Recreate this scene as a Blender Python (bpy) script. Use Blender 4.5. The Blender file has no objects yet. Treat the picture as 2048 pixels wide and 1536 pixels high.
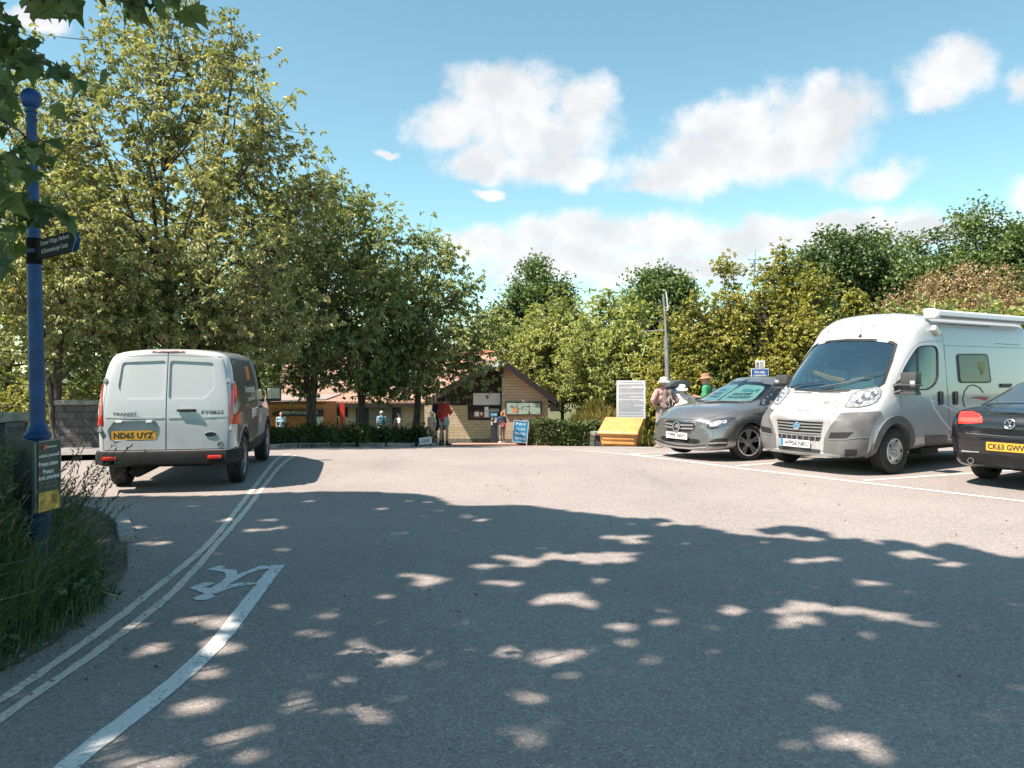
import bpy, bmesh, math, random
import numpy as np
from mathutils import Vector, Matrix
from mathutils.bvhtree import BVHTree

R = math.radians
scene = bpy.context.scene
COL = scene.collection

# ------------------------------------------------------------------ camera, sky, sun, exposure
CAM_H = 1.55            # eye height in metres
FPX = 1538.0            # focal length in pixels of the 2048 wide photo
HZ = 742.0              # row of the horizon in the 2048x1536 photo
cam_d = bpy.data.cameras.new('camera')
cam_d.sensor_width = 36.0
cam_d.lens = FPX / 2048.0 * 36.0
cam_d.shift_y = (HZ - 768.0) / 2048.0
cam_d.clip_start = 0.05
cam_d.clip_end = 3000
cam = bpy.data.objects.new('camera', cam_d)
cam.location = (0, 0, CAM_H)
cam.rotation_euler = (R(90), 0, 0)
COL.objects.link(cam)
scene.camera = cam

SUN_EL = R(56)
SUN_H = Vector((-0.885, -0.466)).normalized()      # horizontal direction towards the sun
SUN = Vector((SUN_H.x * math.cos(SUN_EL), SUN_H.y * math.cos(SUN_EL), math.sin(SUN_EL)))
sl = bpy.data.lights.new('sun', 'SUN')
sl.energy = 3.8
sl.angle = R(0.53)
sl.color = (1.0, 0.86, 0.75)
so = bpy.data.objects.new('sun', sl)
so.rotation_euler = (-SUN).to_track_quat('-Z', 'Y').to_euler()
so.location = (-30, -20, 60)
COL.objects.link(so)

scene.view_settings.view_transform = 'Standard'
scene.view_settings.look = 'None'
scene.view_settings.gamma = 1
scene.view_settings.exposure = 1.52
scene.cycles.use_denoising = True
try:
	scene.cycles.denoiser = 'OPENIMAGEDENOISE'
	scene.cycles.denoising_input_passes = 'RGB_ALBEDO_NORMAL'
except Exception:
	pass
scene.cycles.max_bounces = 8
scene.cycles.diffuse_bounces = 3
scene.cycles.glossy_bounces = 3
scene.cycles.transmission_bounces = 4
scene.cycles.transparent_max_bounces = 12
scene.cycles.sample_clamp_indirect = 4.0


class NT:
	"""small helper to write node trees"""
	def __init__(s, tree):
		s.t = tree
		s.n = tree.nodes
		s.l = tree.links

	def node(s, typ, **kw):
		n = s.n.new(typ)
		for k, v in kw.items():
			setattr(n, k, v)
		return n

	def set(s, sock, v):
		if hasattr(v, 'is_output') or isinstance(v, bpy.types.NodeSocket):
			s.l.new(v, sock)
		else:
			sock.default_value = v

	def math(s, op, a, b=None, c=None, clamp=False):
		n = s.node('ShaderNodeMath', operation=op)
		n.use_clamp = clamp
		s.set(n.inputs[0], a)
		if b is not None:
			s.set(n.inputs[1], b)
		if c is not None:
			s.set(n.inputs[2], c)
		return n.outputs[0]

	def vmath(s, op, a, b=None):
		n = s.node('ShaderNodeVectorMath', operation=op)
		s.set(n.inputs[0], a)
		if b is not None:
			s.set(n.inputs[1], b)
		return n.outputs['Value'] if op in ('LENGTH', 'DOT_PRODUCT', 'DISTANCE') else n.outputs[0]

	def mix(s, f, a, b, blend='MIX'):
		n = s.node('ShaderNodeMix', data_type='RGBA', blend_type=blend)
		s.set(n.inputs[0], f)
		s.set(n.inputs[6], a)
		s.set(n.inputs[7], b)
		return n.outputs[2]

	def noise(s, vec, scale, detail=4, rough=0.55, dist=0.0, out=0):
		n = s.node('ShaderNodeTexNoise')
		if vec is not None:
			s.l.new(vec, n.inputs['Vector'])
		n.inputs['Scale'].default_value = scale
		n.inputs['Detail'].default_value = detail
		n.inputs['Roughness'].default_value = rough
		n.inputs['Distortion'].default_value = dist
		return n.outputs[out]

	def remap(s, v, a, b, c=0.0, d=1.0, smooth=True):
		n = s.node('ShaderNodeMapRange')
		n.interpolation_type = 'SMOOTHSTEP' if smooth else 'LINEAR'
		s.set(n.inputs[0], v)
		n.inputs[1].default_value = a
		n.inputs[2].default_value = b
		n.inputs[3].default_value = c
		n.inputs[4].default_value = d
		return n.outputs[0]

	def ramp(s, fac, stops):
		n = s.node('ShaderNodeValToRGB')
		cr = n.color_ramp
		while len(cr.elements) < len(stops):
			cr.elements.new(0.5)
		for e, (p, c) in zip(cr.elements, stops):
			e.position = p
			e.color = (c[0], c[1], c[2], 1)
		s.set(n.inputs[0], fac)
		return n.outputs[0]


# ---- world: Nishita sky with cumulus clouds placed by direction (azimuth, elevation)
world = bpy.data.worlds.new('World')
scene.world = world
world.use_nodes = True
w = NT(world.node_tree)
w.n.clear()
sky = w.node('ShaderNodeTexSky')
sky.sky_type = 'NISHITA'
sky.sun_disc = False
sky.sun_elevation = SUN_EL
sky.sun_rotation = math.atan2(SUN_H.x, SUN_H.y)
sky.altitude = 10
sky.air_density = 1.0
sky.dust_density = 0.25
sky.ozone_density = 1.0
tc = w.node('ShaderNodeTexCoord')
sep = w.node('ShaderNodeSeparateXYZ')
w.l.new(tc.outputs['Generated'], sep.inputs[0])
az = w.math('ARCTAN2', sep.outputs[0], sep.outputs[1])
el = w.math('ARCSINE', sep.outputs[2])
cmb = w.node('ShaderNodeCombineXYZ')
w.l.new(az, cmb.inputs[0])
w.l.new(el, cmb.inputs[1])
ae = cmb.outputs[0]
warp = w.noise(ae, 7.0, 5, 0.62, out=1)
warp = w.vmath('SUBTRACT', warp, (0.5, 0.5, 0.5))
wsc = w.node('ShaderNodeVectorMath', operation='SCALE')
w.l.new(warp, wsc.inputs[0])
wsc.inputs[3].default_value = 0.075
aew = w.vmath('ADD', ae, wsc.outputs[0])


def px_dir(u, v):
	a = math.atan((u - 1024) / FPX)
	e = math.atan((HZ - v) / FPX * math.cos(a))
	return a, e


CLOUDS = [(1010, 190, 115, 75), (905, 258, 95, 55), (1060, 268, 165, 75), (1165, 205, 75, 60), (965, 325, 85, 40),
		  (1110, 335, 110, 40), (1480, 235, 120, 62), (1640, 245, 130, 75), (1450, 310, 190, 62), (1330, 345, 130, 52),
		  (1580, 320, 150, 60), (1760, 365, 90, 38), (1280, 372, 70, 26),
		  (1895, 150, 88, 60), (1880, 195, 60, 35), (2055, 155, 55, 45), (985, 500, 100, 50), (1130, 462, 140, 44), (1120, 520, 220, 52),
		  (1300, 480, 190, 54), (1480, 480, 170, 46), (1660, 470, 170, 42), (1850, 465, 160, 38), (1280, 540, 300, 32),
		  (1560, 455, 26, 20), (2060, 400, 60, 40), (80, 40, 70, 26), (-150, 330, 90, 40), (2500, 300, 260, 110), (3100, 350, 300, 100),
		  (-900, 250, 400, 110), (-2400, 100, 700, 160), (975, 383, 40, 14), (770, 303, 24, 12)]


def cloud_field(vec):
	f = None
	for (u, v, ru, rv) in CLOUDS:
		a, e = px_dir(u, v)
		ra = max(0.010, abs(px_dir(u + ru, v)[0] - px_dir(u - ru, v)[0]) / 2)
		re = max(0.006, abs(px_dir(u, v - rv)[1] - px_dir(u, v + rv)[1]) / 2)
		d = w.vmath('SUBTRACT', vec, (a, e, 0))
		d = w.vmath('MULTIPLY', d, (1 / ra, 1 / re, 0))
		q = w.math('SUBTRACT', 1.25, w.vmath('LENGTH', d))
		f = q if f is None else w.math('SMOOTH_MAX', f, q, 0.25)
	return f


cf = cloud_field(aew)
fine = w.noise(ae, 15.0, 9, 0.62)
cov = w.math('ADD', cf, w.math('MULTIPLY', w.math('SUBTRACT', fine, 0.5), 1.6))
alpha = w.remap(cov, 0.0, 0.78)
# lighting of the cloud mass: compare the density towards the sun with the local one
ae2 = w.vmath('ADD', ae, (-0.018, 0.026, 0))
fine2 = w.noise(ae2, 9.0, 4, 0.5)
fine1 = w.noise(ae, 9.0, 4, 0.5)
lit = w.math('SUBTRACT', fine1, fine2)
lit = w.math('ADD', w.math('MULTIPLY', lit, 3.4), 0.56)
core = w.remap(cf, 0.15, 1.0, 0.16, -0.30)
lit = w.math('ADD', lit, core, clamp=True)
ccol = w.mix(lit, (0.68, 0.685, 0.70, 1), (0.93, 0.905, 0.90, 1))
CLOUD_GAIN = 4.7
SKY_TINT = (0.73, 0.90, 0.75, 1)
skc = w.mix(1.0, sky.outputs[0], SKY_TINT, 'MULTIPLY')
cg = w.node('ShaderNodeVectorMath', operation='SCALE')
w.l.new(ccol, cg.inputs[0])
cg.inputs[3].default_value = CLOUD_GAIN
final = w.mix(w.math('MULTIPLY', alpha, 0.94), skc, cg.outputs[0])
bg = w.node('ShaderNodeBackground')
w.l.new(final, bg.inputs[0])
bg.inputs[1].default_value = 0.092
wo = w.node('ShaderNodeOutputWorld')
w.l.new(bg.outputs[0], wo.inputs[0])


# ------------------------------------------------------------------ helpers: ground, pixels, tags
def gz(x, y):
	"""height of the tarmac: level, then falling away beyond a crest about 15 m off"""
	t = (y - 15.0) / 0.9
	sp = 0.9 * (math.log1p(math.exp(t)) if t < 30 else t)
	return -0.088 * min(sp, 60)


def gza(x, y):
	t = np.clip((np.asarray(y, float) - 15.0) / 0.9, -60, 200)
	sp = 0.9 * np.logaddexp(0, t)
	return -0.088 * np.minimum(sp, 60)


def pix(u, v, d):
	return Vector(((u - 1024) / FPX * d, d, CAM_H - (v - HZ) / FPX * d))


def pg(u, v):
	"""photo pixel to the point of the ground it shows"""
	k, q = (u - 1024) / FPX, (v - HZ) / FPX
	lo, hi = 1.0, 60.0
	for _ in range(60):
		m = (lo + hi) / 2
		if CAM_H - q * m > gz(k * m, m):
			lo = m
		else:
			hi = m
	return Vector((k * lo, lo, gz(k * lo, lo)))


def tag(o, label=None, cat=None, group=None, kind=None):
	if label:
		o['label'] = label
	if cat:
		o['category'] = cat
	if group:
		o['group'] = group
	if kind:
		o['kind'] = kind
	return o


def empty(name, loc=(0, 0, 0), rz=0.0, parent=None):
	o = bpy.data.objects.new(name, None)
	o.empty_display_size = 0.2
	COL.objects.link(o)
	o.location = loc
	o.rotation_euler = (0, 0, rz)
	if parent is not None:
		o.parent = parent
	return o


def thing(name, label, cat, loc=(0, 0, 0), rz=0.0, group=None):
	return tag(empty(name, loc, rz), label, cat, group)


def link(name, me, mat=None, parent=None):
	o = bpy.data.objects.new(name, me)
	COL.objects.link(o)
	if mat is not None:
		for m in (mat if isinstance(mat, (list, tuple)) else [mat]):
			me.materials.append(m)
	if parent is not None:
		o.parent = parent
	return o


def np_mesh(name, V, loops, counts, smooth=False):
	"""fast mesh from numpy arrays: V (n,3), flat loop indices, loops per face"""
	me = bpy.data.meshes.new(name)
	V = np.ascontiguousarray(V, dtype=np.float32)
	me.vertices.add(len(V))
	me.vertices.foreach_set('co', V.ravel())
	loops = np.asarray(loops, np.int32)
	counts = np.asarray(counts, np.int32)
	me.loops.add(len(loops))
	me.loops.foreach_set('vertex_index', loops)
	me.polygons.add(len(counts))
	st = np.concatenate(([0], np.cumsum(counts)[:-1])).astype(np.int32)
	me.polygons.foreach_set('loop_start', st)
	me.polygons.foreach_set('loop_total', counts)
	if smooth:
		me.polygons.foreach_set('use_smooth', np.ones(len(counts), bool))
	me.update(calc_edges=True)
	return me


class MB:
	"""collects simple solids into one mesh"""
	def __init__(s):
		s.v = []
		s.f = []
		s.mi = []
		s.m = 0

	def add(s, vs, fs):
		o = len(s.v)
		s.v.extend([tuple(p) for p in vs])
		for f in fs:
			s.f.append(tuple(i + o for i in f))
			s.mi.append(s.m)
		return s

	def box(s, c, size, rz=0.0, rot=None):
		hx, hy, hz = size[0] / 2, size[1] / 2, size[2] / 2
		M = rot if rot is not None else Matrix.Rotation(rz, 3, 'Z')
		c = Vector(c)
		vs = [c + M @ Vector((sx * hx, sy * hy, sz * hz)) for sz in (-1, 1) for sx, sy in ((-1, -1), (1, -1), (1, 1), (-1, 1))]
		return s.add(vs, [(3, 2, 1, 0), (4, 5, 6, 7), (0, 1, 5, 4), (1, 2, 6, 5), (2, 3, 7, 6), (3, 0, 4, 7)])

	def tube(s, pts, rad, n=8, caps=True):
		pts = [Vector(p) for p in pts]
		if not isinstance(rad, (list, tuple)):
			rad = [rad] * len(pts)
		up = None
		vs = []
		for i, p in enumerate(pts):
			t = (pts[min(i + 1, len(pts) - 1)] - pts[max(i - 1, 0)])
			if t.length < 1e-9:
				t = Vector((0, 0, 1))
			t.normalize()
			if up is None:
				up = Vector((0, 0, 1)) if abs(t.z) < 0.9 else Vector((1, 0, 0))
			a = t.cross(up)
			if a.length < 1e-6:
				a = t.cross(Vector((0.3, 1, 0.2)))
			a.normalize()
			b = t.cross(a)
			up = -b if False else a.cross(t)
			for k in range(n):
				g = 2 * math.pi * k / n
				vs.append(p + (a * math.cos(g) + b * math.sin(g)) * rad[i])
		fs = []
		for i in range(len(pts) - 1):
			for k in range(n):
				k2 = (k + 1) % n
				fs.append((i * n + k, i * n + k2, (i + 1) * n + k2, (i + 1) * n + k))
		if caps:
			fs.append(tuple(range(n - 1, -1, -1)))
			fs.append(tuple((len(pts) - 1) * n + k for k in range(n)))
		return s.add(vs, fs)

	def lathe(s, prof, o=(0, 0, 0), axis='Z', n=24, rot=None, cap=True):
		"""profile of (radius, height) turned about an axis"""
		o = Vector(o)
		vs = []
		for (r, h) in prof:
			for k in range(n):
				g = 2 * math.pi * k / n
				p = Vector((r * math.cos(g), r * math.sin(g), h))
				if axis == 'Y':
					p = Vector((p.x, p.z, -p.y))
				elif axis == 'X':
					p = Vector((p.z, p.x, p.y))
				if rot is not None:
					p = rot @ p
				vs.append(o + p)
		fs = []
		m = len(prof)
		for i in range(m - 1):
			for k in range(n):
				k2 = (k + 1) % n
				fs.append((i * n + k, i * n + k2, (i + 1) * n + k2, (i + 1) * n + k))
		if cap and prof[0][0] > 1e-6:
			fs.append(tuple(range(n - 1, -1, -1)))
		if cap and prof[-1][0] > 1e-6:
			fs.append(tuple((m - 1) * n + k for k in range(n)))
		return s.add(vs, fs)

	def ball(s, c, r, n=12, m=8, rot=None):
		r = (r, r, r) if not isinstance(r, (tuple, list)) else r
		c = Vector(c)
		vs = []
		for i in range(m + 1):
			a = math.pi * i / m
			for k in range(n):
				g = 2 * math.pi * k / n
				p = Vector((r[0] * math.sin(a) * math.cos(g), r[1] * math.sin(a) * math.sin(g), -r[2] * math.cos(a)))
				if rot is not None:
					p = rot @ p
				vs.append(c + p)
		fs = []
		for i in range(m):
			for k in range(n):
				k2 = (k + 1) % n
				fs.append((i * n + k, i * n + k2, (i + 1) * n + k2, (i + 1) * n + k))
		return s.add(vs, fs)

	def prism(s, poly, M, depth):
		"""poly (a,b) in the local XY of matrix M, thickened along its Z from 0 to depth"""
		n = len(poly)
		vs = [M @ Vector((a, b, 0)) for a, b in poly] + [M @ Vector((a, b, depth)) for a, b in poly]
		fs = [tuple(range(n - 1, -1, -1)), tuple(range(n, 2 * n))]
		for k in range(n):
			k2 = (k + 1) % n
			fs.append((k, k2, n + k2, n + k))
		return s.add(vs, fs)

	def mesh(s, name, smooth=False, angle=None, merge=True, bevel=0.0):
		me = bpy.data.meshes.new(name)
		me.from_pydata(s.v, [], s.f)
		me.polygons.foreach_set('material_index', s.mi)
		bm = bmesh.new()
		bm.from_mesh(me)
		if merge:
			bmesh.ops.remove_doubles(bm, verts=bm.verts, dist=1e-5)
		if bevel > 0:
			es = [e for e in bm.edges if len(e.link_faces) == 2 and e.calc_face_angle(0) > 0.6]
			bmesh.ops.bevel(bm, geom=es, offset=bevel, segments=2, affect='EDGES', profile=0.6, clamp_overlap=True)
		bmesh.ops.recalc_face_normals(bm, faces=bm.faces)
		if smooth:
			for f in bm.faces:
				f.smooth = True
			for e in bm.edges:
				if len(e.link_faces) == 2 and e.calc_face_angle(0) > (angle or R(38)):
					e.smooth = False
		bm.to_mesh(me)
		bm.free()
		me.update()
		return me

	def obj(s, name, mat, parent=None, smooth=False, angle=None, bevel=0.0, merge=True):
		return link(name, s.mesh(name, smooth, angle, merge, bevel), mat, parent)


# ------------------------------------------------------------------ materials
MATS = {}


def pmat(name, col, rough=0.6, metal=0.0, spec=0.5, coat=0.0, var=0.0, vscale=6.0, bump=0.0, bscale=60.0, emit=None, alpha=None):
	"""principled material with a procedural variation of colour and surface"""
	if name in MATS:
		return MATS[name]
	m = bpy.data.materials.new(name)
	m.use_nodes = True
	t = NT(m.node_tree)
	b = t.n['Principled BSDF']
	c = (col[0], col[1], col[2], 1)
	tcn = t.node('ShaderNodeTexCoord')
	vec = tcn.outputs['Object']
	if var > 0:
		nz = t.noise(vec, vscale, 6, 0.6)
		f = t.remap(nz, 0.3, 0.7)
		lo = tuple(max(0, x * (1 - var)) for x in col) + (1,)
		hi = tuple(min(1, x * (1 + var)) for x in col) + (1,)
		t.l.new(t.mix(f, lo, hi), b.inputs['Base Color'])
	else:
		b.inputs['Base Color'].default_value = c
	b.inputs['Roughness'].default_value = rough
	b.inputs['Metallic'].default_value = metal
	b.inputs['Specular IOR Level'].default_value = spec
	b.inputs['Coat Weight'].default_value = coat
	b.inputs['Coat Roughness'].default_value = 0.06
	if bump > 0:
		bn = t.node('ShaderNodeBump')
		bn.inputs['Strength'].default_value = 1.0
		bn.inputs['Distance'].default_value = bump
		t.l.new(t.noise(vec, bscale, 4, 0.6), bn.inputs['Height'])
		t.l.new(bn.outputs[0], b.inputs['Normal'])
	MATS[name] = m
	return m


def leaf_mat(name, dark, light, accent=None, trans=0.35, rough=0.45, tint2=None):
	"""leaf surface: colour per leaf from the stored tint, partly translucent"""
	m = bpy.data.materials.new(name)
	m.use_nodes = True
	t = NT(m.node_tree)
	t.n.clear()
	at = t.node('ShaderNodeAttribute', attribute_name='tint')
	stops = [(0.0, dark), (0.62, light)]
	if accent:
		stops += [(0.93, light), (1.0, accent)]
	col = t.ramp(at.outputs['Fac'], stops)
	p = t.node('ShaderNodeBsdfPrincipled')
	t.l.new(col, p.inputs['Base Color'])
	p.inputs['Roughness'].default_value = rough
	p.inputs['Specular IOR Level'].default_value = 0.5
	tr = t.node('ShaderNodeBsdfTranslucent')
	tcol = t.mix(1.0, col, tint2 or (1.25, 1.35, 0.6, 1), 'MULTIPLY')
	t.l.new(tcol, tr.inputs['Color'])
	mx = t.node('ShaderNodeMixShader')
	mx.inputs[0].default_value = trans
	t.l.new(p.outputs[0], mx.inputs[1])
	t.l.new(tr.outputs[0], mx.inputs[2])
	out = t.node('ShaderNodeOutputMaterial')
	t.l.new(mx.outputs[0], out.inputs[0])
	return m


def bark_mat(name, a, b):
	m = bpy.data.materials.new(name)
	m.use_nodes = True
	t = NT(m.node_tree)
	p = t.n['Principled BSDF']
	tcn = t.node('ShaderNodeTexCoord')
	mp = t.node('ShaderNodeMapping')
	mp.inputs['Scale'].default_value = (6, 6, 1.2)
	t.l.new(tcn.outputs['Object'], mp.inputs[0])
	nz = t.noise(mp.outputs[0], 3.0, 6, 0.65)
	t.l.new(t.ramp(t.remap(nz, 0.3, 0.7), [(0, a), (1, b)]), p.inputs['Base Color'])
	p.inputs['Roughness'].default_value = 0.9
	bn = t.node('ShaderNodeBump')
	bn.inputs['Distance'].default_value = 0.02
	t.l.new(nz, bn.inputs['Height'])
	t.l.new(bn.outputs[0], p.inputs['Normal'])
	return m


def stone_mat(name, c1, c2, mortar, scale=(1, 1, 1), bw=0.45, bh=0.13, msize=0.012, off=0.5, bump=0.02, squash=1.0):
	"""coursed stone: brick pattern on the wall's own generated plane (x+y along, z up)"""
	m = bpy.data.materials.new(name)
	m.use_nodes = True
	t = NT(m.node_tree)
	p = t.n['Principled BSDF']
	tcn = t.node('ShaderNodeTexCoord')
	sp = t.node('ShaderNodeSeparateXYZ')
	t.l.new(tcn.outputs['Object'], sp.inputs[0])
	along = t.math('ADD', sp.outputs[0], sp.outputs[1])
	cb = t.node('ShaderNodeCombineXYZ')
	t.l.new(along, cb.inputs[0])
	t.l.new(sp.outputs[2], cb.inputs[1])
	dn = t.noise(cb.outputs[0], 3.0, 3, 0.5, out=1)
	dn = t.vmath('SUBTRACT', dn, (0.5, 0.5, 0.5))
	ds = t.node('ShaderNodeVectorMath', operation='SCALE')
	t.l.new(dn, ds.inputs[0])
	ds.inputs[3].default_value = 0.035
	vec = t.vmath('ADD', cb.outputs[0], ds.outputs[0])
	br = t.node('ShaderNodeTexBrick')
	br.offset = off
	br.squash = squash
	t.l.new(vec, br.inputs['Vector'])
	br.inputs['Scale'].default_value = 1.0
	br.inputs['Brick Width'].default_value = bw
	br.inputs['Row Height'].default_value = bh
	br.inputs['Mortar Size'].default_value = msize
	br.inputs['Mortar Smooth'].default_value = 0.3
	br.inputs['Bias'].default_value = 0.0
	br.inputs['Color1'].default_value = (*c1, 1)
	br.inputs['Color2'].default_value = (*c2, 1)
	br.inputs['Mortar'].default_value = (*mortar, 1)
	nz = t.noise(tcn.outputs['Object'], 9.0, 6, 0.65)
	col = t.mix(0.55, br.outputs['Color'], t.ramp(nz, [(0.25, tuple(x * 0.78 for x in c1)), (0.75, tuple(min(1, x * 1.25) for x in c2))]))
	t.l.new(col, p.inputs['Base Color'])
	p.inputs['Roughness'].default_value = 0.92
	bn = t.node('ShaderNodeBump')
	bn.inputs['Distance'].default_value = bump
	hgt = t.math('SUBTRACT', t.math('MULTIPLY', nz, 0.6), br.outputs['Fac'])
	t.l.new(hgt, bn.inputs['Height'])
	t.l.new(bn.outputs[0], p.inputs['Normal'])
	return m


def glass_mat(name, tint=(0.75, 0.9, 0.9), refl=(1, 1, 1), base=0.06, dark=0.0):
	m = bpy.data.materials.new(name)
	m.use_nodes = True
	t = NT(m.node_tree)
	t.n.clear()
	tr = t.node('ShaderNodeBsdfTransparent')
	tr.inputs[0].default_value = (*tint, 1)
	gl = t.node('ShaderNodeBsdfGlossy')
	gl.inputs['Roughness'].default_value = 0.015
	gl.inputs['Color'].default_value = (*refl, 1)
	fr = t.node('ShaderNodeLayerWeight')
	fr.inputs[0].default_value = 0.5
	f = t.math('ADD', t.math('MULTIPLY', t.math('POWER', fr.outputs['Facing'], 3.5), 0.85), base, clamp=True)
	mx = t.node('ShaderNodeMixShader')
	t.l.new(f, mx.inputs[0])
	t.l.new(tr.outputs[0], mx.inputs[1])
	t.l.new(gl.outputs[0], mx.inputs[2])
	out = t.node('ShaderNodeOutputMaterial')
	t.l.new(mx.outputs[0], out.inputs[0])
	return m


M_BLACK = pmat('black_plastic', (0.018, 0.018, 0.02), 0.5)
M_DARK = pmat('dark_trim', (0.03, 0.032, 0.035), 0.6, var=0.15)
M_WHITE = pmat('white_print', (0.80, 0.80, 0.78), 0.6)
M_CHROME = pmat('chrome', (0.75, 0.76, 0.78), 0.15, metal=1.0)
M_GALV = pmat('galvanised_steel', (0.36, 0.37, 0.38), 0.5, metal=0.6, var=0.2, vscale=4)
M_PRINT = pmat('dark_print', (0.03, 0.03, 0.035), 0.6)


# ------------------------------------------------------------------ lettering
def text_tris(s, bold=0.0, spacing=1.0):
	"""letters as flat triangles; returns verts in a unit box (0..1, 0..1), faces, aspect"""
	cu = bpy.data.curves.new('lettering', 'FONT')
	cu.body = s
	cu.size = 1.0
	cu.offset = bold
	cu.space_character = spacing
	cu.resolution_u = 2
	o = bpy.data.objects.new('lettering_tmp', cu)
	COL.objects.link(o)
	dg = bpy.context.evaluated_depsgraph_get()
	me = bpy.data.meshes.new_from_object(o.evaluated_get(dg))
	vs = [v.co.copy() for v in me.vertices]
	fs = [tuple(p.vertices) for p in me.polygons]
	bpy.data.objects.remove(o)
	bpy.data.curves.remove(cu)
	bpy.data.meshes.remove(me)
	x0, x1 = min(v.x for v in vs), max(v.x for v in vs)
	y0, y1 = min(v.y for v in vs), max(v.y for v in vs)
	out = [((v.x - x0) / (x1 - x0), (v.y - y0) / (y1 - y0)) for v in vs]
	return out, fs, (x1 - x0) / (y1 - y0)


def text_plane(mb, s, O, A, B, wd, ht, bold=0.0, spacing=1.0):
	"""add letters to mb on a plane: centre O, unit axes A (along) and B (up), fitted to wd x ht"""
	vs, fs, asp = text_tris(s, bold, spacing)
	O, A, B = Vector(O), Vector(A), Vector(B)
	if wd is None:
		wd = ht * asp
	if ht is None:
		ht = wd / asp
	return mb.add([O + A * ((a - 0.5) * wd) + B * ((b - 0.5) * ht) for a, b in vs], fs)


# ------------------------------------------------------------------ ground, tarmac, markings
def grid_mesh(name, xs, ys, zf, keep=None):
	X, Y = np.meshgrid(xs, ys)
	Z = zf(X, Y)
	V = np.stack([X, Y, Z], -1).reshape(-1, 3)
	nx, ny = len(xs), len(ys)
	i = np.arange(nx - 1)[None, :] + np.arange(ny - 1)[:, None] * nx
	q = np.stack([i, i + 1, i + nx + 1, i + nx], -1).reshape(-1, 4)
	if keep is not None:
		c = V[q].mean(1)
		q = q[keep(c[:, 0], c[:, 1])]
		used = np.unique(q)
		mp = -np.ones(len(V), int)
		mp[used] = np.arange(len(used))
		V, q = V[used], mp[q]
	return np_mesh(name, V, q.ravel(), np.full(len(q), 4), smooth=True)


def vnoise(x, y, s=1.0, seed=0):
	"""cheap smooth noise, -1..1"""
	x = np.asarray(x, float) * s
	y = np.asarray(y, float) * s
	r = np.random.RandomState(seed)
	out = 0
	for k in range(5):
		a, b, c, d = r.uniform(-1.8, 1.8, 4)
		out = out + np.sin(a * x + b * y + r.uniform(0, 6)) * np.cos(c * x - d * y + r.uniform(0, 6))
	return out / 3.2


def in_poly(px, py, poly):
	px = np.asarray(px)
	py = np.asarray(py)
	c = np.zeros(px.shape, bool)
	n = len(poly)
	j = n - 1
	for i in range(n):
		xi, yi = poly[i][0], poly[i][1]
		xj, yj = poly[j][0], poly[j][1]
		t = ((yi > py) != (yj > py)) & (px < (xj - xi) * (py - yi) / ((yj - yi) or 1e-9) + xi)
		c ^= t
		j = i
	return c


def asphalt():
	m = bpy.data.materials.new('asphalt')
	m.use_nodes = True
	t = NT(m.node_tree)
	p = t.n['Principled BSDF']
	tcn = t.node('ShaderNodeTexCoord')
	v = tcn.outputs['Object']
	big = t.noise(v, 0.35, 5, 0.6)
	mid = t.noise(v, 3.0, 5, 0.65)
	fine = t.noise(v, 55.0, 3, 0.7)
	def cells(sc):
		vo = t.node('ShaderNodeTexVoronoi')
		t.l.new(v, vo.inputs['Vector'])
		vo.inputs['Scale'].default_value = sc
		sx = t.node('ShaderNodeSeparateXYZ')
		t.l.new(vo.outputs['Color'], sx.inputs[0])
		return sx.outputs[0]
	g1, g2 = cells(70.0), cells(150.0)
	grain = t.math('ADD', t.math('MULTIPLY', g1, 0.6), t.math('MULTIPLY', g2, 0.4))
	col = t.ramp(t.remap(big, 0.3, 0.7), [(0, (0.270, 0.240, 0.222)), (1, (0.332, 0.296, 0.273))])
	col = t.mix(t.math('MULTIPLY', t.remap(mid, 0.35, 0.75), 0.30), col, (0.225, 0.21, 0.20, 1))
	col = t.mix(t.remap(grain, 0.45, 0.10, 0, 0.45), col, (0.085, 0.085, 0.088, 1))
	col = t.mix(t.remap(grain, 0.58, 0.92, 0, 0.38), col, (0.54, 0.505, 0.475, 1))
	col = t.mix(t.remap(g2, 0.965, 0.985, 0, 0.5), col, (0.75, 0.71, 0.66, 1))
	tyre = t.noise(t.vmath('MULTIPLY', v, (1.0, 0.12, 1)), 1.1, 3, 0.5)
	col = t.mix(t.remap(tyre, 0.55, 0.75, 0, 0.22), col, (0.13, 0.125, 0.122, 1))
	spot = t.noise(v, 9.0, 2, 0.5)
	col = t.mix(t.remap(spot, 0.70, 0.80, 0, 0.30), col, (0.16, 0.155, 0.15, 1))
	t.l.new(col, p.inputs['Base Color'])
	p.inputs['Roughness'].default_value = 0.85
	p.inputs['Specular IOR Level'].default_value = 0.35
	bn = t.node('ShaderNodeBump')
	bn.inputs['Distance'].default_value = 0.006
	t.l.new(t.math('ADD', fine, t.math('MULTIPLY', grain, 0.5)), bn.inputs['Height'])
	t.l.new(bn.outputs[0], p.inputs['Normal'])
	return m


def soil_mat(name, a, b, c, sc=6.0, bump=0.02):
	m = bpy.data.materials.new(name)
	m.use_nodes = True
	t = NT(m.node_tree)
	p = t.n['Principled BSDF']
	tcn = t.node('ShaderNodeTexCoord')
	v = tcn.outputs['Object']
	n1 = t.noise(v, sc * 0.25, 5, 0.6)
	n2 = t.noise(v, sc * 5, 4, 0.7)
	col = t.ramp(t.remap(n1, 0.3, 0.7), [(0, a), (1, b)])
	col = t.mix(t.remap(n2, 0.45, 0.7), col, (*c, 1))
	t.l.new(col, p.inputs['Base Color'])
	p.inputs['Roughness'].default_value = 0.95
	bn = t.node('ShaderNodeBump')
	bn.inputs['Distance'].default_value = bump
	t.l.new(n2, bn.inputs['Height'])
	t.l.new(bn.outputs[0], p.inputs['Normal'])
	return m


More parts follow.
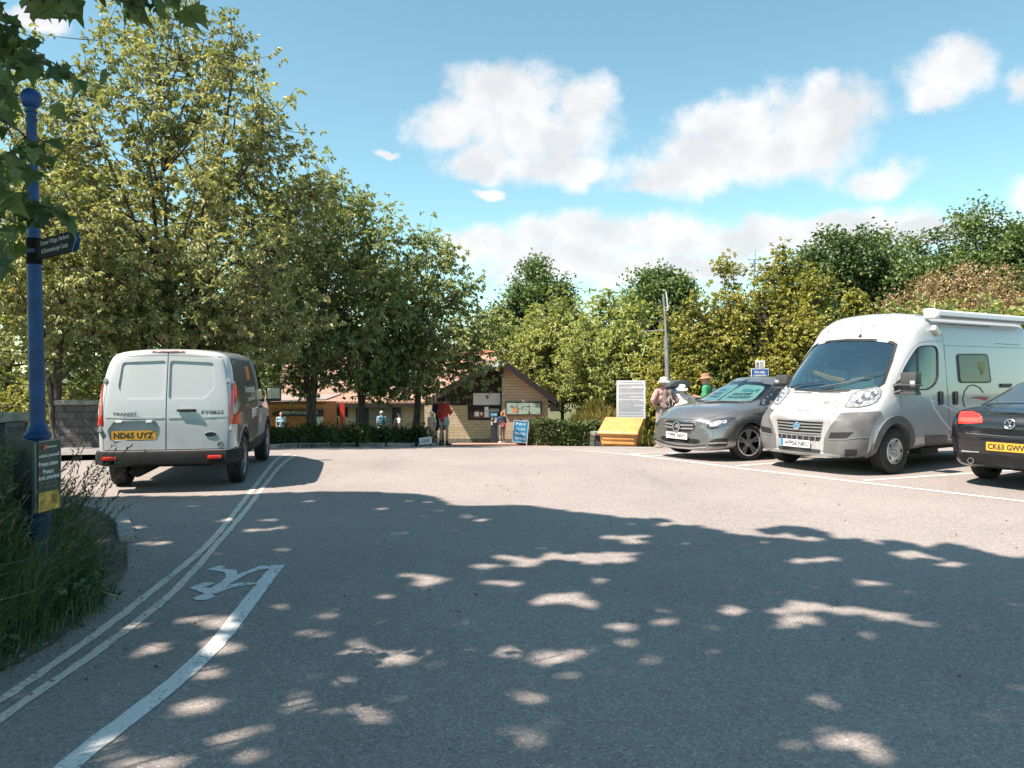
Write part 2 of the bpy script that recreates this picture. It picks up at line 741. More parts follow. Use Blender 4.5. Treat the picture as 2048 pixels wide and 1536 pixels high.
def paint_mat(name, col, worn=0.35):
	"""road paint, worn through to the aggregate"""
	m = bpy.data.materials.new(name)
	m.use_nodes = True
	t = NT(m.node_tree)
	p = t.n['Principled BSDF']
	tcn = t.node('ShaderNodeTexCoord')
	v = tcn.outputs['Object']
	n1 = t.noise(v, 45.0, 4, 0.7)
	n2 = t.noise(v, 3.0, 4, 0.6)
	k = t.math('ADD', n1, t.math('MULTIPLY', t.math('SUBTRACT', n2, 0.5), 0.5))
	c = t.mix(t.remap(k, 0.50, 0.30, 0, 1.0), (*col, 1), (0.20, 0.19, 0.185, 1))
	c = t.mix(t.math('MULTIPLY', t.remap(n2, 0.4, 0.7), worn), c, (*[x * 0.62 for x in col], 1))
	t.l.new(c, p.inputs['Base Color'])
	p.inputs['Roughness'].default_value = 0.75
	bn = t.node('ShaderNodeBump')
	bn.inputs['Distance'].default_value = 0.003
	t.l.new(n1, bn.inputs['Height'])
	t.l.new(bn.outputs[0], p.inputs['Normal'])
	return m


M_ASPH = asphalt()
M_SOIL = soil_mat('bare_earth', (0.09, 0.075, 0.055), (0.16, 0.135, 0.10), (0.21, 0.18, 0.14))
M_FIELD = soil_mat('field_grass', (0.045, 0.07, 0.022), (0.10, 0.12, 0.04), (0.16, 0.15, 0.06), 3.0)
M_YEL = paint_mat('yellow_line_paint', (0.74, 0.64, 0.55))
M_WPAINT = paint_mat('white_line_paint', (0.74, 0.74, 0.72), 0.22)
M_BAY = paint_mat('bay_line_paint', (0.80, 0.77, 0.72), 0.15)
M_PINK = stone_mat('pink_paving', (0.42, 0.22, 0.15), (0.50, 0.28, 0.20), (0.30, 0.2, 0.15), bw=0.2, bh=0.1, msize=0.006)
M_CONC = pmat('pavement_concrete', (0.22, 0.21, 0.20), 0.9, var=0.25, vscale=3, bump=0.006)


def ground_z(X, Y):
	far = np.clip((np.hypot(X, Y - 20) - 60) / 200, 0, 1)
	z = gza(X, Y) - 0.07
	left = np.clip((-X - 9.0) / 4.0, 0, 1) * np.clip((22 - Y) / 5, 0, 1) * 0.25
	right = np.clip((X - 6.0) / 8.0, 0, 1) * np.clip((Y - 24) / 8, 0, 1) * 1.6
	field = np.clip((Y - 28.0) / 7, 0, 1) ** 1.2 * np.clip((X - 2.3) / 1.5, 0, 1) * 1.55
	return z + left + np.maximum(right, field) + far * 2.0


gx = np.concatenate([np.linspace(-1500, -60, 14), np.linspace(-55, 55, 111), np.linspace(60, 1500, 14)])
gy = np.concatenate([np.linspace(-600, -40, 8), np.linspace(-36, 90, 127), np.linspace(95, 2000, 16)])
tag(link('ground', grid_mesh('ground', gx, gy, ground_z), M_FIELD), kind='structure')

FAR_EDGE = [(-30, 12.9), (-8.2, 13.2), (-6.9, 13.6), (-5.6, 15.2), (-5.35, 16.5), (-5.45, 19.0), (-5.1, 20.8), (-4.0, 22.0), (-2.5, 22.6), (-2.2, 23.4),
			(1.0, 24.2), (3.0, 22.8), (4.2, 21.4), (7.0, 20.5), (45, 20.5)]
ROAD = [(45, -16), (-30, -16)] + FAR_EDGE


def poly_sheet(name, poly, zoff, mat, step=0.5, kind='structure', zf=None):
	"""flat polygon cut into a fine net and laid on the ground"""
	bm = bmesh.new()
	vs = [bm.verts.new((p[0], p[1], 0)) for p in poly]
	bm.faces.new(vs)
	x0, x1 = min(p[0] for p in poly), max(p[0] for p in poly)
	y0, y1 = min(p[1] for p in poly), max(p[1] for p in poly)
	for axis, a, b in ((0, x0, x1), (1, y0, y1)):
		n = int((b - a) / step)
		for k in range(1, n + 1):
			co = [0, 0, 0]
			no = [0, 0, 0]
			co[axis] = a + k * step
			no[axis] = 1
			if axis == 0 and (n > 60):
				pass
			bmesh.ops.bisect_plane(bm, geom=bm.verts[:] + bm.edges[:] + bm.faces[:], plane_co=co, plane_no=no)
	for v in bm.verts:
		v.co.z = (zf or gz)(v.co.x, v.co.y) + zoff
	bmesh.ops.recalc_face_normals(bm, faces=bm.faces)
	for f in bm.faces:
		if f.normal.z < 0:
			f.normal_flip()
		f.smooth = True
	me = bpy.data.meshes.new(name)
	bm.to_mesh(me)
	bm.free()
	o = link(name, me, mat)
	if kind:
		tag(o, kind=kind)
	return o


# the road is only bent across y, so cutting it across y is enough
def road_sheet():
	bm = bmesh.new()
	bm.faces.new([bm.verts.new((p[0], p[1], 0)) for p in ROAD])
	for y in np.arange(11.0, 24.5, 0.3):
		bmesh.ops.bisect_plane(bm, geom=bm.verts[:] + bm.edges[:] + bm.faces[:], plane_co=(0, y, 0), plane_no=(0, 1, 0))
	for v in bm.verts:
		v.co.z = gz(v.co.x, v.co.y)
	for f in bm.faces:
		f.normal_update()
		if f.normal.z < 0:
			f.normal_flip()
		f.smooth = True
	me = bpy.data.meshes.new('road')
	bm.to_mesh(me)
	bm.free()
	return me


tag(link('road', road_sheet(), M_ASPH), kind='structure')
poly_sheet('path', [(-2.4, 22.9), (-2.6, 26), (-2.9, 40.6), (3.2, 40.6), (1.2, 27.5), (1.2, 24.0), (1.0, 24.1), (-2.2, 23.3)], 0.006, M_PINK, 0.6)


def densify(pts, step=0.15):
	out = []
	P = [Vector((p[0], p[1])) for p in pts]
	# catmull-rom through the points
	for i in range(len(P) - 1):
		p0, p1, p2, p3 = P[max(i - 1, 0)], P[i], P[i + 1], P[min(i + 2, len(P) - 1)]
		n = max(1, int((p2 - p1).length / step))
		for k in range(n):
			t = k / n
			out.append(0.5 * ((2 * p1) + (p2 - p0) * t + (2 * p0 - 5 * p1 + 4 * p2 - p3) * t * t + (3 * p1 - p0 - 3 * p2 + p3) * t ** 3))
	out.append(P[-1])
	return out


def ribbon(mb, pts, width, zoff, rough_edge=0.0, seed=0, curve=True):
	rnd = random.Random(seed)
	P = densify(pts, 0.08) if curve else densify([pts[0], pts[-1]], 0.25)
	vs = []
	for i, p in enumerate(P):
		t = P[min(i + 1, len(P) - 1)] - P[max(i - 1, 0)]
		t.normalize()
		n = Vector((-t.y, t.x))
		for s in (-1, 1):
			q = p + n * s * (width / 2 + rnd.uniform(-1, 1) * rough_edge)
			vs.append((q.x, q.y, gz(q.x, q.y) + zoff))
	mb.add(vs, [(2 * i, 2 * i + 2, 2 * i + 3, 2 * i + 1) for i in range(len(P) - 1)])


def pgl(L):
	return [pg(u, v).to_2d() for u, v in L]


mb = MB()
ribbon(mb, pgl([(-260, 1560), (-120, 1475), (0, 1401), (110, 1327), (200, 1263), (300, 1186), (400, 1104), (450, 1050), (500, 986), (531, 945), (556, 917), (578, 908)]), 0.062, 0.004, 0.006, 1)
ribbon(mb, pgl([(-260, 1607), (-120, 1517), (0, 1438), (110, 1362), (200, 1299), (340, 1190), (440, 1082), (500, 1010), (533, 966), (562, 931), (590, 911)]), 0.060, 0.004, 0.006, 2)
tag(mb.obj('road_marking_yellow', M_YEL), kind='structure')
mb = MB()
ribbon(mb, pgl([(60, 1610), (176, 1500), (300, 1405), (395, 1325), (450, 1268), (505, 1196), (556, 1131)]), 0.105, 0.004, 0.005, 3)
zx = lambda L: [(300 + a * 0.15625, 1100 + b * 0.15625) for a, b in L]
fig = zx([(720, 255), (890, 205), (985, 212), (910, 240), (1105, 262), (1122, 318), (1400, 210), (1440, 205), (1530, 214), (1570, 222), (1535, 245), (1400, 258), (1250, 310),
		  (1080, 405), (1000, 452), (1150, 425), (1320, 418), (1355, 435), (1310, 447), (1060, 485), (950, 530), (850, 562), (720, 578), (690, 558), (600, 528), (500, 490), (690, 425), (750, 418), (830, 432),
		  (690, 480), (770, 497), (870, 440), (960, 370), (972, 320), (950, 290), (840, 270)])
head = zx([(545, 625), (620, 592), (700, 568), (780, 572), (835, 584), (800, 615), (720, 645), (600, 648)])
for L in (fig, head):
	G = [pg(u, v) for u, v in L]
	mb.add([(p.x, p.y, p.z + 0.004) for p in G], [tuple(range(len(G)))])
tag(mb.obj('road_marking_white', M_WPAINT), kind='structure')
mb = MB()


def bay(a, b, wd):
	p, q = pg(*a).to_2d(), pg(*b).to_2d()
	ribbon(mb, [p, q], wd, 0.004, 0.003, 7, curve=False)


bay((1150, 901.5), (1472, 936), 0.075)
bay((1472, 936), (2500, 1056), 0.075)
bay((1472, 932), (1640, 920), 0.075)
bay((1727, 961), (2300, 924), 0.075)
bay((1100, 900.5), (1312, 894.7), 0.09)
bay((1175, 901.5), (1270, 900.5), 0.09)
bay((1270, 907.6), (1346, 904.8), 0.08)
bay((1264, 908), (1280, 912.5), 0.14)
bay((1345, 905.5), (1366, 912), 0.14)
bay((1280, 912.5), (1400, 909.5), 0.07)
tag(mb.obj('road_marking_bay', M_BAY), kind='structure')

# kerb of concrete blocks round the planting bed, pavement on the left
M_KERB = pmat('kerb_stone', (0.30, 0.285, 0.265), 0.9, var=0.3, vscale=5, bump=0.008)


def kerb_run(name, pts, h, wd, block=0.9, gap=0.012):
	mb = MB()
	P = densify(pts, 0.05)
	acc = [0.0]
	for i in range(1, len(P)):
		acc.append(acc[-1] + (P[i] - P[i - 1]).length)
	rnd = random.Random(4)
	s = 0.0
	while s < acc[-1] - block * 0.5:
		e = min(s + block, acc[-1])
		idx = [i for i in range(len(P)) if s + gap <= acc[i] <= e - gap]
		if len(idx) >= 2:
			vs = []
			dz = rnd.uniform(-0.008, 0.008)
			idx = idx[::max(1, len(idx) // 5)] + ([idx[-1]] if len(idx) > 5 else [])
			for i in idx:
				t = (P[min(i + 1, len(P) - 1)] - P[max(i - 1, 0)]).normalized()
				n = Vector((-t.y, t.x))
				for sd, zz in ((-1, -0.05), (-1, h - 0.012), (-0.85, h), (1, h), (1, -0.05)):
					q = P[i] + n * sd * wd / 2
					vs.append((q.x, q.y, gz(q.x, q.y) + zz + dz))
			m = len(idx)
			fs = []
			for k in range(m - 1):
				for j in range(5):
					fs.append((k * 5 + j, k * 5 + (j + 1) % 5, k * 5 + 5 + (j + 1) % 5, k * 5 + 5 + j))
			fs += [(0, 1, 2, 3, 4), tuple((m - 1) * 5 + j for j in (4, 3, 2, 1, 0))]
			mb.add(vs, fs)
		s = e
	return tag(mb.obj(name, M_KERB), kind='structure')


kerb_run('kerb', [(-7.0, 13.55), (-5.6, 15.2), (-5.35, 16.5), (-5.45, 19.0), (-5.1, 20.8), (-4.0, 22.0), (-2.5, 22.6), (-2.25, 23.3)], 0.11, 0.13)
poly_sheet('pavement', [(-9.2, 13.25), (-7.0, 13.65), (-6.3, 14.4), (-6.0, 16.2), (-13.5, 16.2), (-13.5, 13.25)], 0.09, M_CONC, 0.6)
mb = MB()
# earth bed inside the kerb
poly_sheet('planting_bed', [(-6.2, 14.5), (-5.52, 15.3), (-5.27, 16.5), (-5.35, 19.0), (-5.0, 20.7), (-3.9, 22.05), (-2.4, 22.7), (-2.3, 25.8), (-7, 26.5), (-16, 26), (-16, 16.3), (-6.1, 16.3)], 0.085, M_SOIL, 0.6)


# ------------------------------------------------------------------ trees and plants
def leaf_mesh(name, P, D, N, L, W, tint, fold=0.25, curl=0.15):
	"""P base points, D unit directions, N unit normals, L lengths, W widths: one folded quad pair per leaf"""
	n = len(P)
	S = np.cross(D, N)
	S /= np.linalg.norm(S, axis=1, keepdims=True) + 1e-9
	L = L[:, None]
	W = W[:, None]
	mid = P + D * L * 0.48 + N * L * 0.06
	V = np.empty((n, 4, 3))
	V[:, 0] = P
	V[:, 1] = mid + S * W * 0.5 + N * W * fold
	V[:, 2] = P + D * L - N * L * curl
	V[:, 3] = mid - S * W * 0.5 + N * W * fold
	idx = np.arange(n * 4).reshape(n, 4)
	tr = idx[:, [0, 1, 2, 0, 2, 3]].reshape(-1)
	me = np_mesh(name, V.reshape(-1, 3), tr, np.full(n * 2, 3))
	a = me.attributes.new('tint', 'FLOAT', 'POINT')
	a.data.foreach_set('value', np.repeat(tint, 4).astype(np.float32))
	return me


def tubes_mesh(name, paths, n=5):
	"""paths: list of (points (k,3), radii (k,)) -> one mesh of tapering tubes"""
	VV, LL, CC = [], [], []
	off = 0
	ang = np.arange(n) * 2 * np.pi / n
	for P, r in paths:
		P = np.asarray(P, float)
		r = np.asarray(r, float)
		T = np.gradient(P, axis=0)
		T /= np.linalg.norm(T, axis=1, keepdims=True) + 1e-9
		ref = np.where(np.abs(T[:, 2:3]) > 0.95, np.array([[1.0, 0, 0]]), np.array([[0, 0, 1.0]]))
		A = np.cross(T, ref)
		A /= np.linalg.norm(A, axis=1, keepdims=True) + 1e-9
		B = np.cross(T, A)
		V = P[:, None, :] + (A[:, None, :] * np.cos(ang)[None, :, None] + B[:, None, :] * np.sin(ang)[None, :, None]) * r[:, None, None]
		k = len(P)
		VV.append(V.reshape(-1, 3))
		i = np.arange(k - 1)[:, None] * n + np.arange(n)[None, :]
		j = np.arange(k - 1)[:, None] * n + (np.arange(n)[None, :] + 1) % n
		q = np.stack([i, j, j + n, i + n], -1).reshape(-1, 4) + off
		LL.append(q.ravel())
		CC.append(np.full(len(q), 4))
		off += k * n
	return np_mesh(name, np.concatenate(VV), np.concatenate(LL), np.concatenate(CC), smooth=True)


def bez(p0, p1, p2, k):
	t = np.linspace(0, 1, k)[:, None]
	return (1 - t) ** 2 * p0 + 2 * t * (1 - t) * p1 + t * t * p2


def clump_noise(P, s, seed):
	r = np.random.RandomState(seed)
	out = np.zeros(len(P))
	for k in range(6):
		a = r.normal(0, 1, 3) * s
		out += np.sin(P @ a + r.uniform(0, 6.28)) * np.sin(P @ (r.normal(0, 1, 3) * s) + r.uniform(0, 6.28))
	return out / 2.2


SUNV = np.array(SUN)


def make_tree(name, label, cat, base, H, prof, mat, bark, seed=1, trunk_h=1.8, trunk_r=0.14, n_limb=26, n_twig=420, per=60,
			  leaf=(0.11, 0.05), whorl=True, droop=0.25, up=0.55, gap=0.25, gscale=0.9, stems=1, group=None, spread=0.20, keep=None, off=(0, 0),
			  sprig=0, ztop=None, lean=(0, 0), tint_bias=0.0, hollow=0.45, twig_r=0.008, trunk_name='trunk'):
	"""a tapering trunk with rising limbs and twigs; leaves sit in tufts along the twigs inside an uneven envelope.
	prof: list of (height above base, radius)."""
	rs = np.random.RandomState(seed)
	root = thing(name, label, cat, base, 0, group)
	ph = np.array([p[0] for p in prof], float)
	pr = np.array([p[1] for p in prof], float)
	env = lambda z: np.interp(z, ph, pr, left=0, right=0)
	ctr = lambda z: np.stack([lean[0] * z / H + off[0] * np.clip(z / H, 0, 1), lean[1] * z / H + off[1] * np.clip(z / H, 0, 1)], -1)
	paths = []
	skel, srad = [], []
	# stems
	for s in range(stems):
		k = 14
		z = np.linspace(-0.15, H * (0.9 if s == 0 else rs.uniform(0.55, 0.72)), k)
		a = 2 * np.pi * s / max(stems, 1) + rs.uniform(0, 1)
		sp = (0 if stems == 1 else 0.45) * np.clip((z - trunk_h * 0.55) / H, 0, 1) * pr.max()
		wob = np.cumsum(rs.normal(0, 0.03, (k, 2)), axis=0)
		c = ctr(z)
		P = np.stack([c[:, 0] + wob[:, 0] + np.cos(a) * sp, c[:, 1] + wob[:, 1] + np.sin(a) * sp, z], -1)
		r = trunk_r * (1.0 if s == 0 else 0.75) * np.clip(1.0 - z / z[-1] * 0.98, 0.02, 1.2) ** 0.9
		r[0] *= 1.35
		r[1] *= 1.1
		paths.append((P, r))
		t = np.linspace(0, k - 1, 40)
		i = np.clip(t.astype(int), 0, k - 2)
		f = (t - i)[:, None]
		Q = P[i] * (1 - f) + P[i + 1] * f
		skel.append(Q[Q[:, 2] > trunk_h])
		trunkP = P if s == 0 else trunkP
	# limbs
	for i in range(n_limb):
		z0 = trunk_h + (H * 0.72 - trunk_h) * (i / n_limb) ** 0.9
		a = i * 2.39996 + rs.uniform(-0.4, 0.4)
		z1 = min(z0 + up * rs.uniform(0.6, 1.3) * (0.25 * H) + 0.2, H * 0.985)
		rr = env(np.array([z1]))[0] * rs.uniform(0.72, 1.0)
		s = rs.randint(stems)
		Pst = paths[s][0]
		j = np.argmin(np.abs(Pst[:, 2] - z0))
		p0 = Pst[j].copy()
		c1 = ctr(np.array([z1]))[0]
		p2 = np.array([c1[0] + np.cos(a) * rr, c1[1] + np.sin(a) * rr, z1])
		p1 = p0 * 0.45 + p2 * 0.55 + np.array([0, 0, -0.10 * rr + 0.02])
		B = bez(p0, p1, p2, 9)
		B[1:-1] += rs.normal(0, 0.03, (7, 3))
		r0 = trunk_r * 0.42 * max(0.25, 1 - p0[2] / H)
		paths.append((B, np.linspace(r0, 0.008, 9)))
		skel.append(B[2:])
	SK = np.concatenate(skel)
	# twig tips inside the envelope
	z = rs.uniform(ph[0], ph[-1], n_twig * 6)
	wgt = env(z) ** 2
	z = z[rs.uniform(0, wgt.max(), len(z)) < wgt + 0.03 * wgt.max()]
	q = rs.uniform(hollow ** 2, 1, len(z)) ** 0.5
	a = rs.uniform(0, 2 * np.pi, len(z))
	c = ctr(z)
	wave = 1 + 0.13 * np.sin(a * 3 + z * 1.3 + seed) + 0.08 * np.sin(a * 7 - z * 2.1 + seed * 2)
	T = np.stack([c[:, 0] + np.cos(a) * q * env(z) * wave, c[:, 1] + np.sin(a) * q * env(z) * wave, z], -1)
	keepm = clump_noise(T, gscale, seed + 5) > -0.9 + gap * 2
	T = T[keepm][:n_twig]
	if sprig:
		zs = rs.uniform(ph[0] + 0.55 * (ph[-1] - ph[0]), ph[-1], sprig)
		as_ = rs.uniform(0, 2 * np.pi, sprig)
		rsp = env(zs) * rs.uniform(1.0, 1.25, sprig)
		cs = ctr(zs)
		T = np.concatenate([T, np.stack([cs[:, 0] + np.cos(as_) * rsp, cs[:, 1] + np.sin(as_) * rsp, zs + rs.uniform(0, 0.5, sprig)], -1)])
	LP, LD, LT = [], [], []
	for t in T:
		d2 = ((SK - t) ** 2).sum(1) + np.clip(SK[:, 2] - t[2] + 0.15, 0, 9) ** 2 * 3
		b = SK[np.argmin(d2)]
		ln = np.linalg.norm(t - b)
		m = (b + t) / 2 + np.array([0, 0, -0.08 * ln]) + rs.normal(0, 0.04, 3)
		B = bez(b, m, t, 5)
		paths.append((B, np.linspace(min(twig_r * 1.6, 0.006 + 0.006 * ln), 0.003, 5)))
		dirn = t - m
		dirn /= np.linalg.norm(dirn) + 1e-9
		# tufts along the outer part of the twig: rings of drooping leaves round each bud
		whorl = whorl and mat not in (L_SYC, L_HEDGE, L_COPPER)
		ring = 7 if whorl else 1
		nn_ = max(1, per // ring)
		f = 1 - rs.uniform(0, 1, nn_) ** 1.5 * min(0.8, 0.8 / max(ln, 0.35))
		f[0] = 1.0
		node = (1 - f[:, None]) ** 2 * b + 2 * f[:, None] * (1 - f[:, None]) * m + f[:, None] ** 2 * t
		node = node + rs.normal(0, spread, (nn_, 3)) * np.array([1, 1, 0.8])
		nt = nn_ * ring
		base_p = np.repeat(node, ring, 0) + rs.normal(0, 0.012 if whorl else 0, (nt, 3))
		outw = node - (b + t) / 2
		outw /= np.linalg.norm(outw, axis=1, keepdims=True) + 1e-6
		dd = rs.normal(0, 0.75 if whorl else 1, (nt, 3)) * np.array([1, 1, 0.6 if whorl else 1]) + np.repeat(outw, ring, 0) * (0.55 if whorl else 0.8) + dirn * 0.25
		dd[:, 2] -= droop
		LP.append(base_p)
		LD.append(dd)
		LT.append(np.full(nt, 0.5 + 0.28 * clump_noise(t[None], 1.3, seed + 9)[0] + rs.normal(0, 0.10)))
	LP = np.concatenate(LP)
	LD = np.concatenate(LD)
	LT = np.concatenate(LT)
	LD /= np.linalg.norm(LD, axis=1, keepdims=True) + 1e-9
	n = len(LP)
	if keep is not None:
		k = keep(LP + np.array(base))
		LP, LD, LT = LP[k], LD[k], LT[k]
		n = len(LP)
	N = rs.normal(0, 0.45, (n, 3)) + np.array([0, 0, 1.0]) + SUNV * 0.35
	N -= LD * (N * LD).sum(1, keepdims=True)
	N /= np.linalg.norm(N, axis=1, keepdims=True) + 1e-9
	sz = rs.uniform(0.7, 1.25, n)
	tint = np.clip(LT + rs.normal(0, 0.14, n) + tint_bias, 0, 0.92)
	acc = rs.uniform(0, 1, n) < 0.02
	tint[acc] = 1.0
	me = leaf_mesh('crown', LP, LD, N, leaf[0] * sz, leaf[1] * sz, tint)
	link('crown', me, mat, root)
	tm = tubes_mesh(trunk_name, paths, 6)
	link(trunk_name, tm, bark, root)
	return root


BARK1 = bark_mat('grey_bark', (0.035, 0.028, 0.022), (0.13, 0.105, 0.085))
BARK2 = bark_mat('pale_bark', (0.07, 0.058, 0.045), (0.20, 0.17, 0.14))
L_CHERRY = leaf_mat('cherry_leaf', (0.088, 0.132, 0.056), (0.42, 0.42, 0.21), (0.55, 0.39, 0.16), 0.28)
L_CHERRY2 = leaf_mat('cherry_leaf_green', (0.066, 0.118, 0.050), (0.31, 0.35, 0.155), (0.50, 0.33, 0.12), 0.3)
L_YELLOW = leaf_mat('golden_bush_leaf', (0.060, 0.095, 0.024), (0.36, 0.345, 0.09), (0.54, 0.41, 0.09), 0.26)
L_OLIVE = leaf_mat('olive_bush_leaf', (0.085, 0.135, 0.046), (0.39, 0.42, 0.16), None, 0.28)
L_SYC = leaf_mat('sycamore_leaf', (0.032, 0.064, 0.028), (0.14, 0.20, 0.07), None, 0.22)
L_COPPER = leaf_mat('copper_leaf', (0.125, 0.106, 0.044), (0.375, 0.256, 0.138), (0.600, 0.450, 0.300), 0.2)
L_HEDGE = leaf_mat('hedge_leaf', (0.030, 0.055, 0.018), (0.105, 0.145, 0.040), (0.450, 0.420, 0.320), 0.25)
L_NEAR = leaf_mat('maple_leaf', (0.030, 0.062, 0.026), (0.095, 0.145, 0.050), (0.21, 0.22, 0.07), 0.45)


def at(u, d):
	x = (u - 1024) / FPX * d
	return (x, d, gz(x, d))


def pxm(d):
	return FPX / d


def prof_px(d, base_z, L):
	"""[(row, half width in px)] -> [(height above base, radius)] sorted upwards"""
	return sorted([(CAM_H + (HZ - v) / FPX * d - base_z, hw / FPX * d) for v, hw in L])


def tree_px(name, label, u, d, L, mat, **kw):
	b = at(u, d)
	if 'dz' in kw:
		b = (b[0], b[1], b[2] + kw.pop('dz'))
	P = prof_px(d, b[2], L)
	kw.setdefault('cat', 'tree')
	return make_tree(name, label, kw.pop('cat'), b, P[-1][0] + 0.05, P, mat, kw.pop('bark', BARK1), **kw)


# the row of trees on the left
tree_px('cherry_tree', 'tallest broad cherry tree rising above the white van', 348, 19.0,
		[(8, 14), (50, 85), (120, 145), (200, 225), (290, 268), (420, 292), (540, 310), (640, 300), (700, 250), (760, 120)], L_CHERRY,
		seed=11, trunk_h=1.3, trunk_r=0.19, n_limb=44, n_twig=1550, per=52, leaf=(0.135, 0.054), up=0.95, gap=0.28, gscale=1.15, sprig=70, stems=3, hollow=0.2, droop=0.5, spread=0.15, off=(0.1, 0))
tree_px('cherry_tree', 'slender leaning tree with forked trunk behind the blue fingerpost', 122, 16.0,
		[(215, 20), (270, 80), (360, 120), (470, 150), (560, 165), (640, 160), (700, 140), (745, 70)], L_CHERRY,
		seed=23, trunk_h=1.6, trunk_r=0.105, n_limb=20, n_twig=360, per=46, leaf=(0.115, 0.048), up=0.85, gap=0.22, sprig=8, stems=2, hollow=0.2, droop=0.45, spread=0.15, off=(-0.5, 0))
tree_px('cherry_tree', 'dark green tree on a forked trunk in front of the timber kiosk', 622, 23.5,
		[(322, 10), (370, 70), (430, 115), (520, 150), (620, 165), (700, 160), (760, 130), (805, 60)], L_CHERRY2,
		seed=31, trunk_h=2.0, trunk_r=0.17, n_limb=30, n_twig=620, per=46, leaf=(0.145, 0.06), up=0.75, gap=0.2, sprig=34, stems=2, hollow=0.2, droop=0.5, spread=0.17)
tree_px('cherry_tree', 'tree with two close stems right of the kiosk sign', 722, 25.5,
		[(392, 10), (430, 60), (500, 105), (590, 135), (680, 145), (750, 130), (800, 60)], L_CHERRY2,
		seed=37, trunk_h=2.0, trunk_r=0.15, n_limb=28, n_twig=560, per=42, leaf=(0.15, 0.062), up=0.75, gap=0.2, sprig=34, stems=2, hollow=0.2, droop=0.5, spread=0.17)
tree_px('cherry_tree', 'tree with low boughs hanging over the stone building front', 832, 27.0,
		[(452, 8), (500, 45), (560, 90), (640, 130), (710, 155), (760, 160), (792, 100)], L_CHERRY2,
		seed=43, trunk_h=1.9, trunk_r=0.15, n_limb=28, n_twig=560, per=42, leaf=(0.15, 0.062), up=0.7, gap=0.2, sprig=30, stems=1, hollow=0.2, droop=0.5, spread=0.17, off=(0.6, 0), keep=lambda P: ~((np.abs(1024 + P[:, 0] / P[:, 1] * FPX - 884) < 26) & (HZ - (P[:, 2] - CAM_H) / P[:, 1] * FPX > 782)))
# trees filling in behind them
for i, (u, d, top, hw, lab) in enumerate([(20, 27, 300, 190, 'leafy background tree seen through the branches at the left edge'), (205, 30, 360, 180, 'leafy background tree behind the slender forked tree'),
										  (425, 46, 330, 190, 'leafy background tree behind the right half of the tallest cherry'), (560, 48, 430, 130, 'narrow background tree behind the forked tree by the kiosk')]):
	tree_px('background_tree', lab, u, d, [(top, 15), (top + 60, hw * 0.5), (top + 180, hw * 0.85), (640, hw), (740, hw), (810, hw * 0.8)], L_OLIVE,
			seed=51 + i, trunk_h=1.5, trunk_r=0.16, n_limb=22, n_twig=430, per=34, leaf=(0.19, 0.085), gap=0.1, hollow=0.1, spread=0.3, group='background trees on the left')
for i, (u, d, top, hw) in enumerate([(-60, 17.5, 770, 120), (60, 18.5, 765, 110), (190, 17.5, 768, 90)]):
	tree_px('shrub', ['yellow green bush over the dark wall at the left edge', 'yellow green bush between fingerpost and slender tree', 'yellow green bush over the pale wall coping beside the van'][i], u, d,
			[(top, 20), (top + 15, hw * 0.7), (top + 50, hw), (900, hw * 0.9)], L_YELLOW, cat='bush', seed=71 + i, trunk_h=0.3, trunk_r=0.03, n_limb=14, n_twig=150, per=34,
			leaf=(0.10, 0.05), gap=0.05, hollow=0.1, trunk_name='stem')

# middle distance, right of the building
tree_px('sycamore_tree', 'round dark sycamore above the gable of the stone building', 1062, 56.0,
		[(508, 15), (530, 45), (570, 75), (610, 85), (660, 80), (720, 60), (780, 30)], L_SYC, seed=81, trunk_h=3, trunk_r=0.3, n_limb=26, n_twig=430, per=74, leaf=(0.24, 0.18), gap=0.2, gscale=0.55, spread=0.34, hollow=0.2, droop=0.1)
tree_px('sycamore_tree', 'dark sycamore behind the grey mast', 1315, 52.0,
		[(535, 12), (555, 45), (590, 68), (640, 76), (720, 70), (780, 50)], L_SYC, seed=83, trunk_h=3, trunk_r=0.3, n_limb=26, n_twig=430, per=74, leaf=(0.24, 0.18), gap=0.15, gscale=0.55, spread=0.34, hollow=0.2, droop=0.1)
tree_px('sycamore_tree', 'dark round sycamore behind the front of the motorhome', 1700, 46.0,
		[(446, 20), (470, 65), (520, 102), (580, 120), (650, 125), (740, 120), (800, 90)], L_SYC, seed=87, trunk_h=3, trunk_r=0.35, n_limb=34, n_twig=760, per=80, leaf=(0.22, 0.17), gap=0.12, gscale=0.6, spread=0.34, hollow=0.3, droop=0.1)
tree_px('sycamore_tree', 'tallest dark sycamore above the motorhome awning', 1950, 48.0,
		[(402, 15), (430, 60), (470, 100), (540, 135), (620, 145), (740, 150), (800, 90)], L_SYC, seed=89, trunk_h=3, trunk_r=0.35, n_limb=34, n_twig=820, per=80, leaf=(0.22, 0.17), gap=0.12, gscale=0.6, spread=0.34, hollow=0.3, droop=0.1, tint_bias=0.08)
tree_px('sycamore_tree', 'sycamore cut off by the right edge of the view', 2125, 46.0,
		[(440, 15), (480, 60), (540, 95), (640, 110), (740, 100)], L_SYC, seed=93, trunk_h=3, trunk_r=0.35, n_limb=26, n_twig=430, per=70, leaf=(0.22, 0.17), gap=0.12, gscale=0.6, spread=0.34, hollow=0.3, tint_bias=0.15)
tree_px('copper_tree', 'low domed copper brown tree behind the motorhome roof', 1945, 33.0,
		[(532, 30), (545, 100), (575, 165), (620, 205), (700, 220), (800, 200)], L_COPPER, seed=95, trunk_h=1.2, trunk_r=0.2, n_limb=30, n_twig=720, per=46, leaf=(0.14, 0.07), gap=0.02, spread=0.22, hollow=0.35)
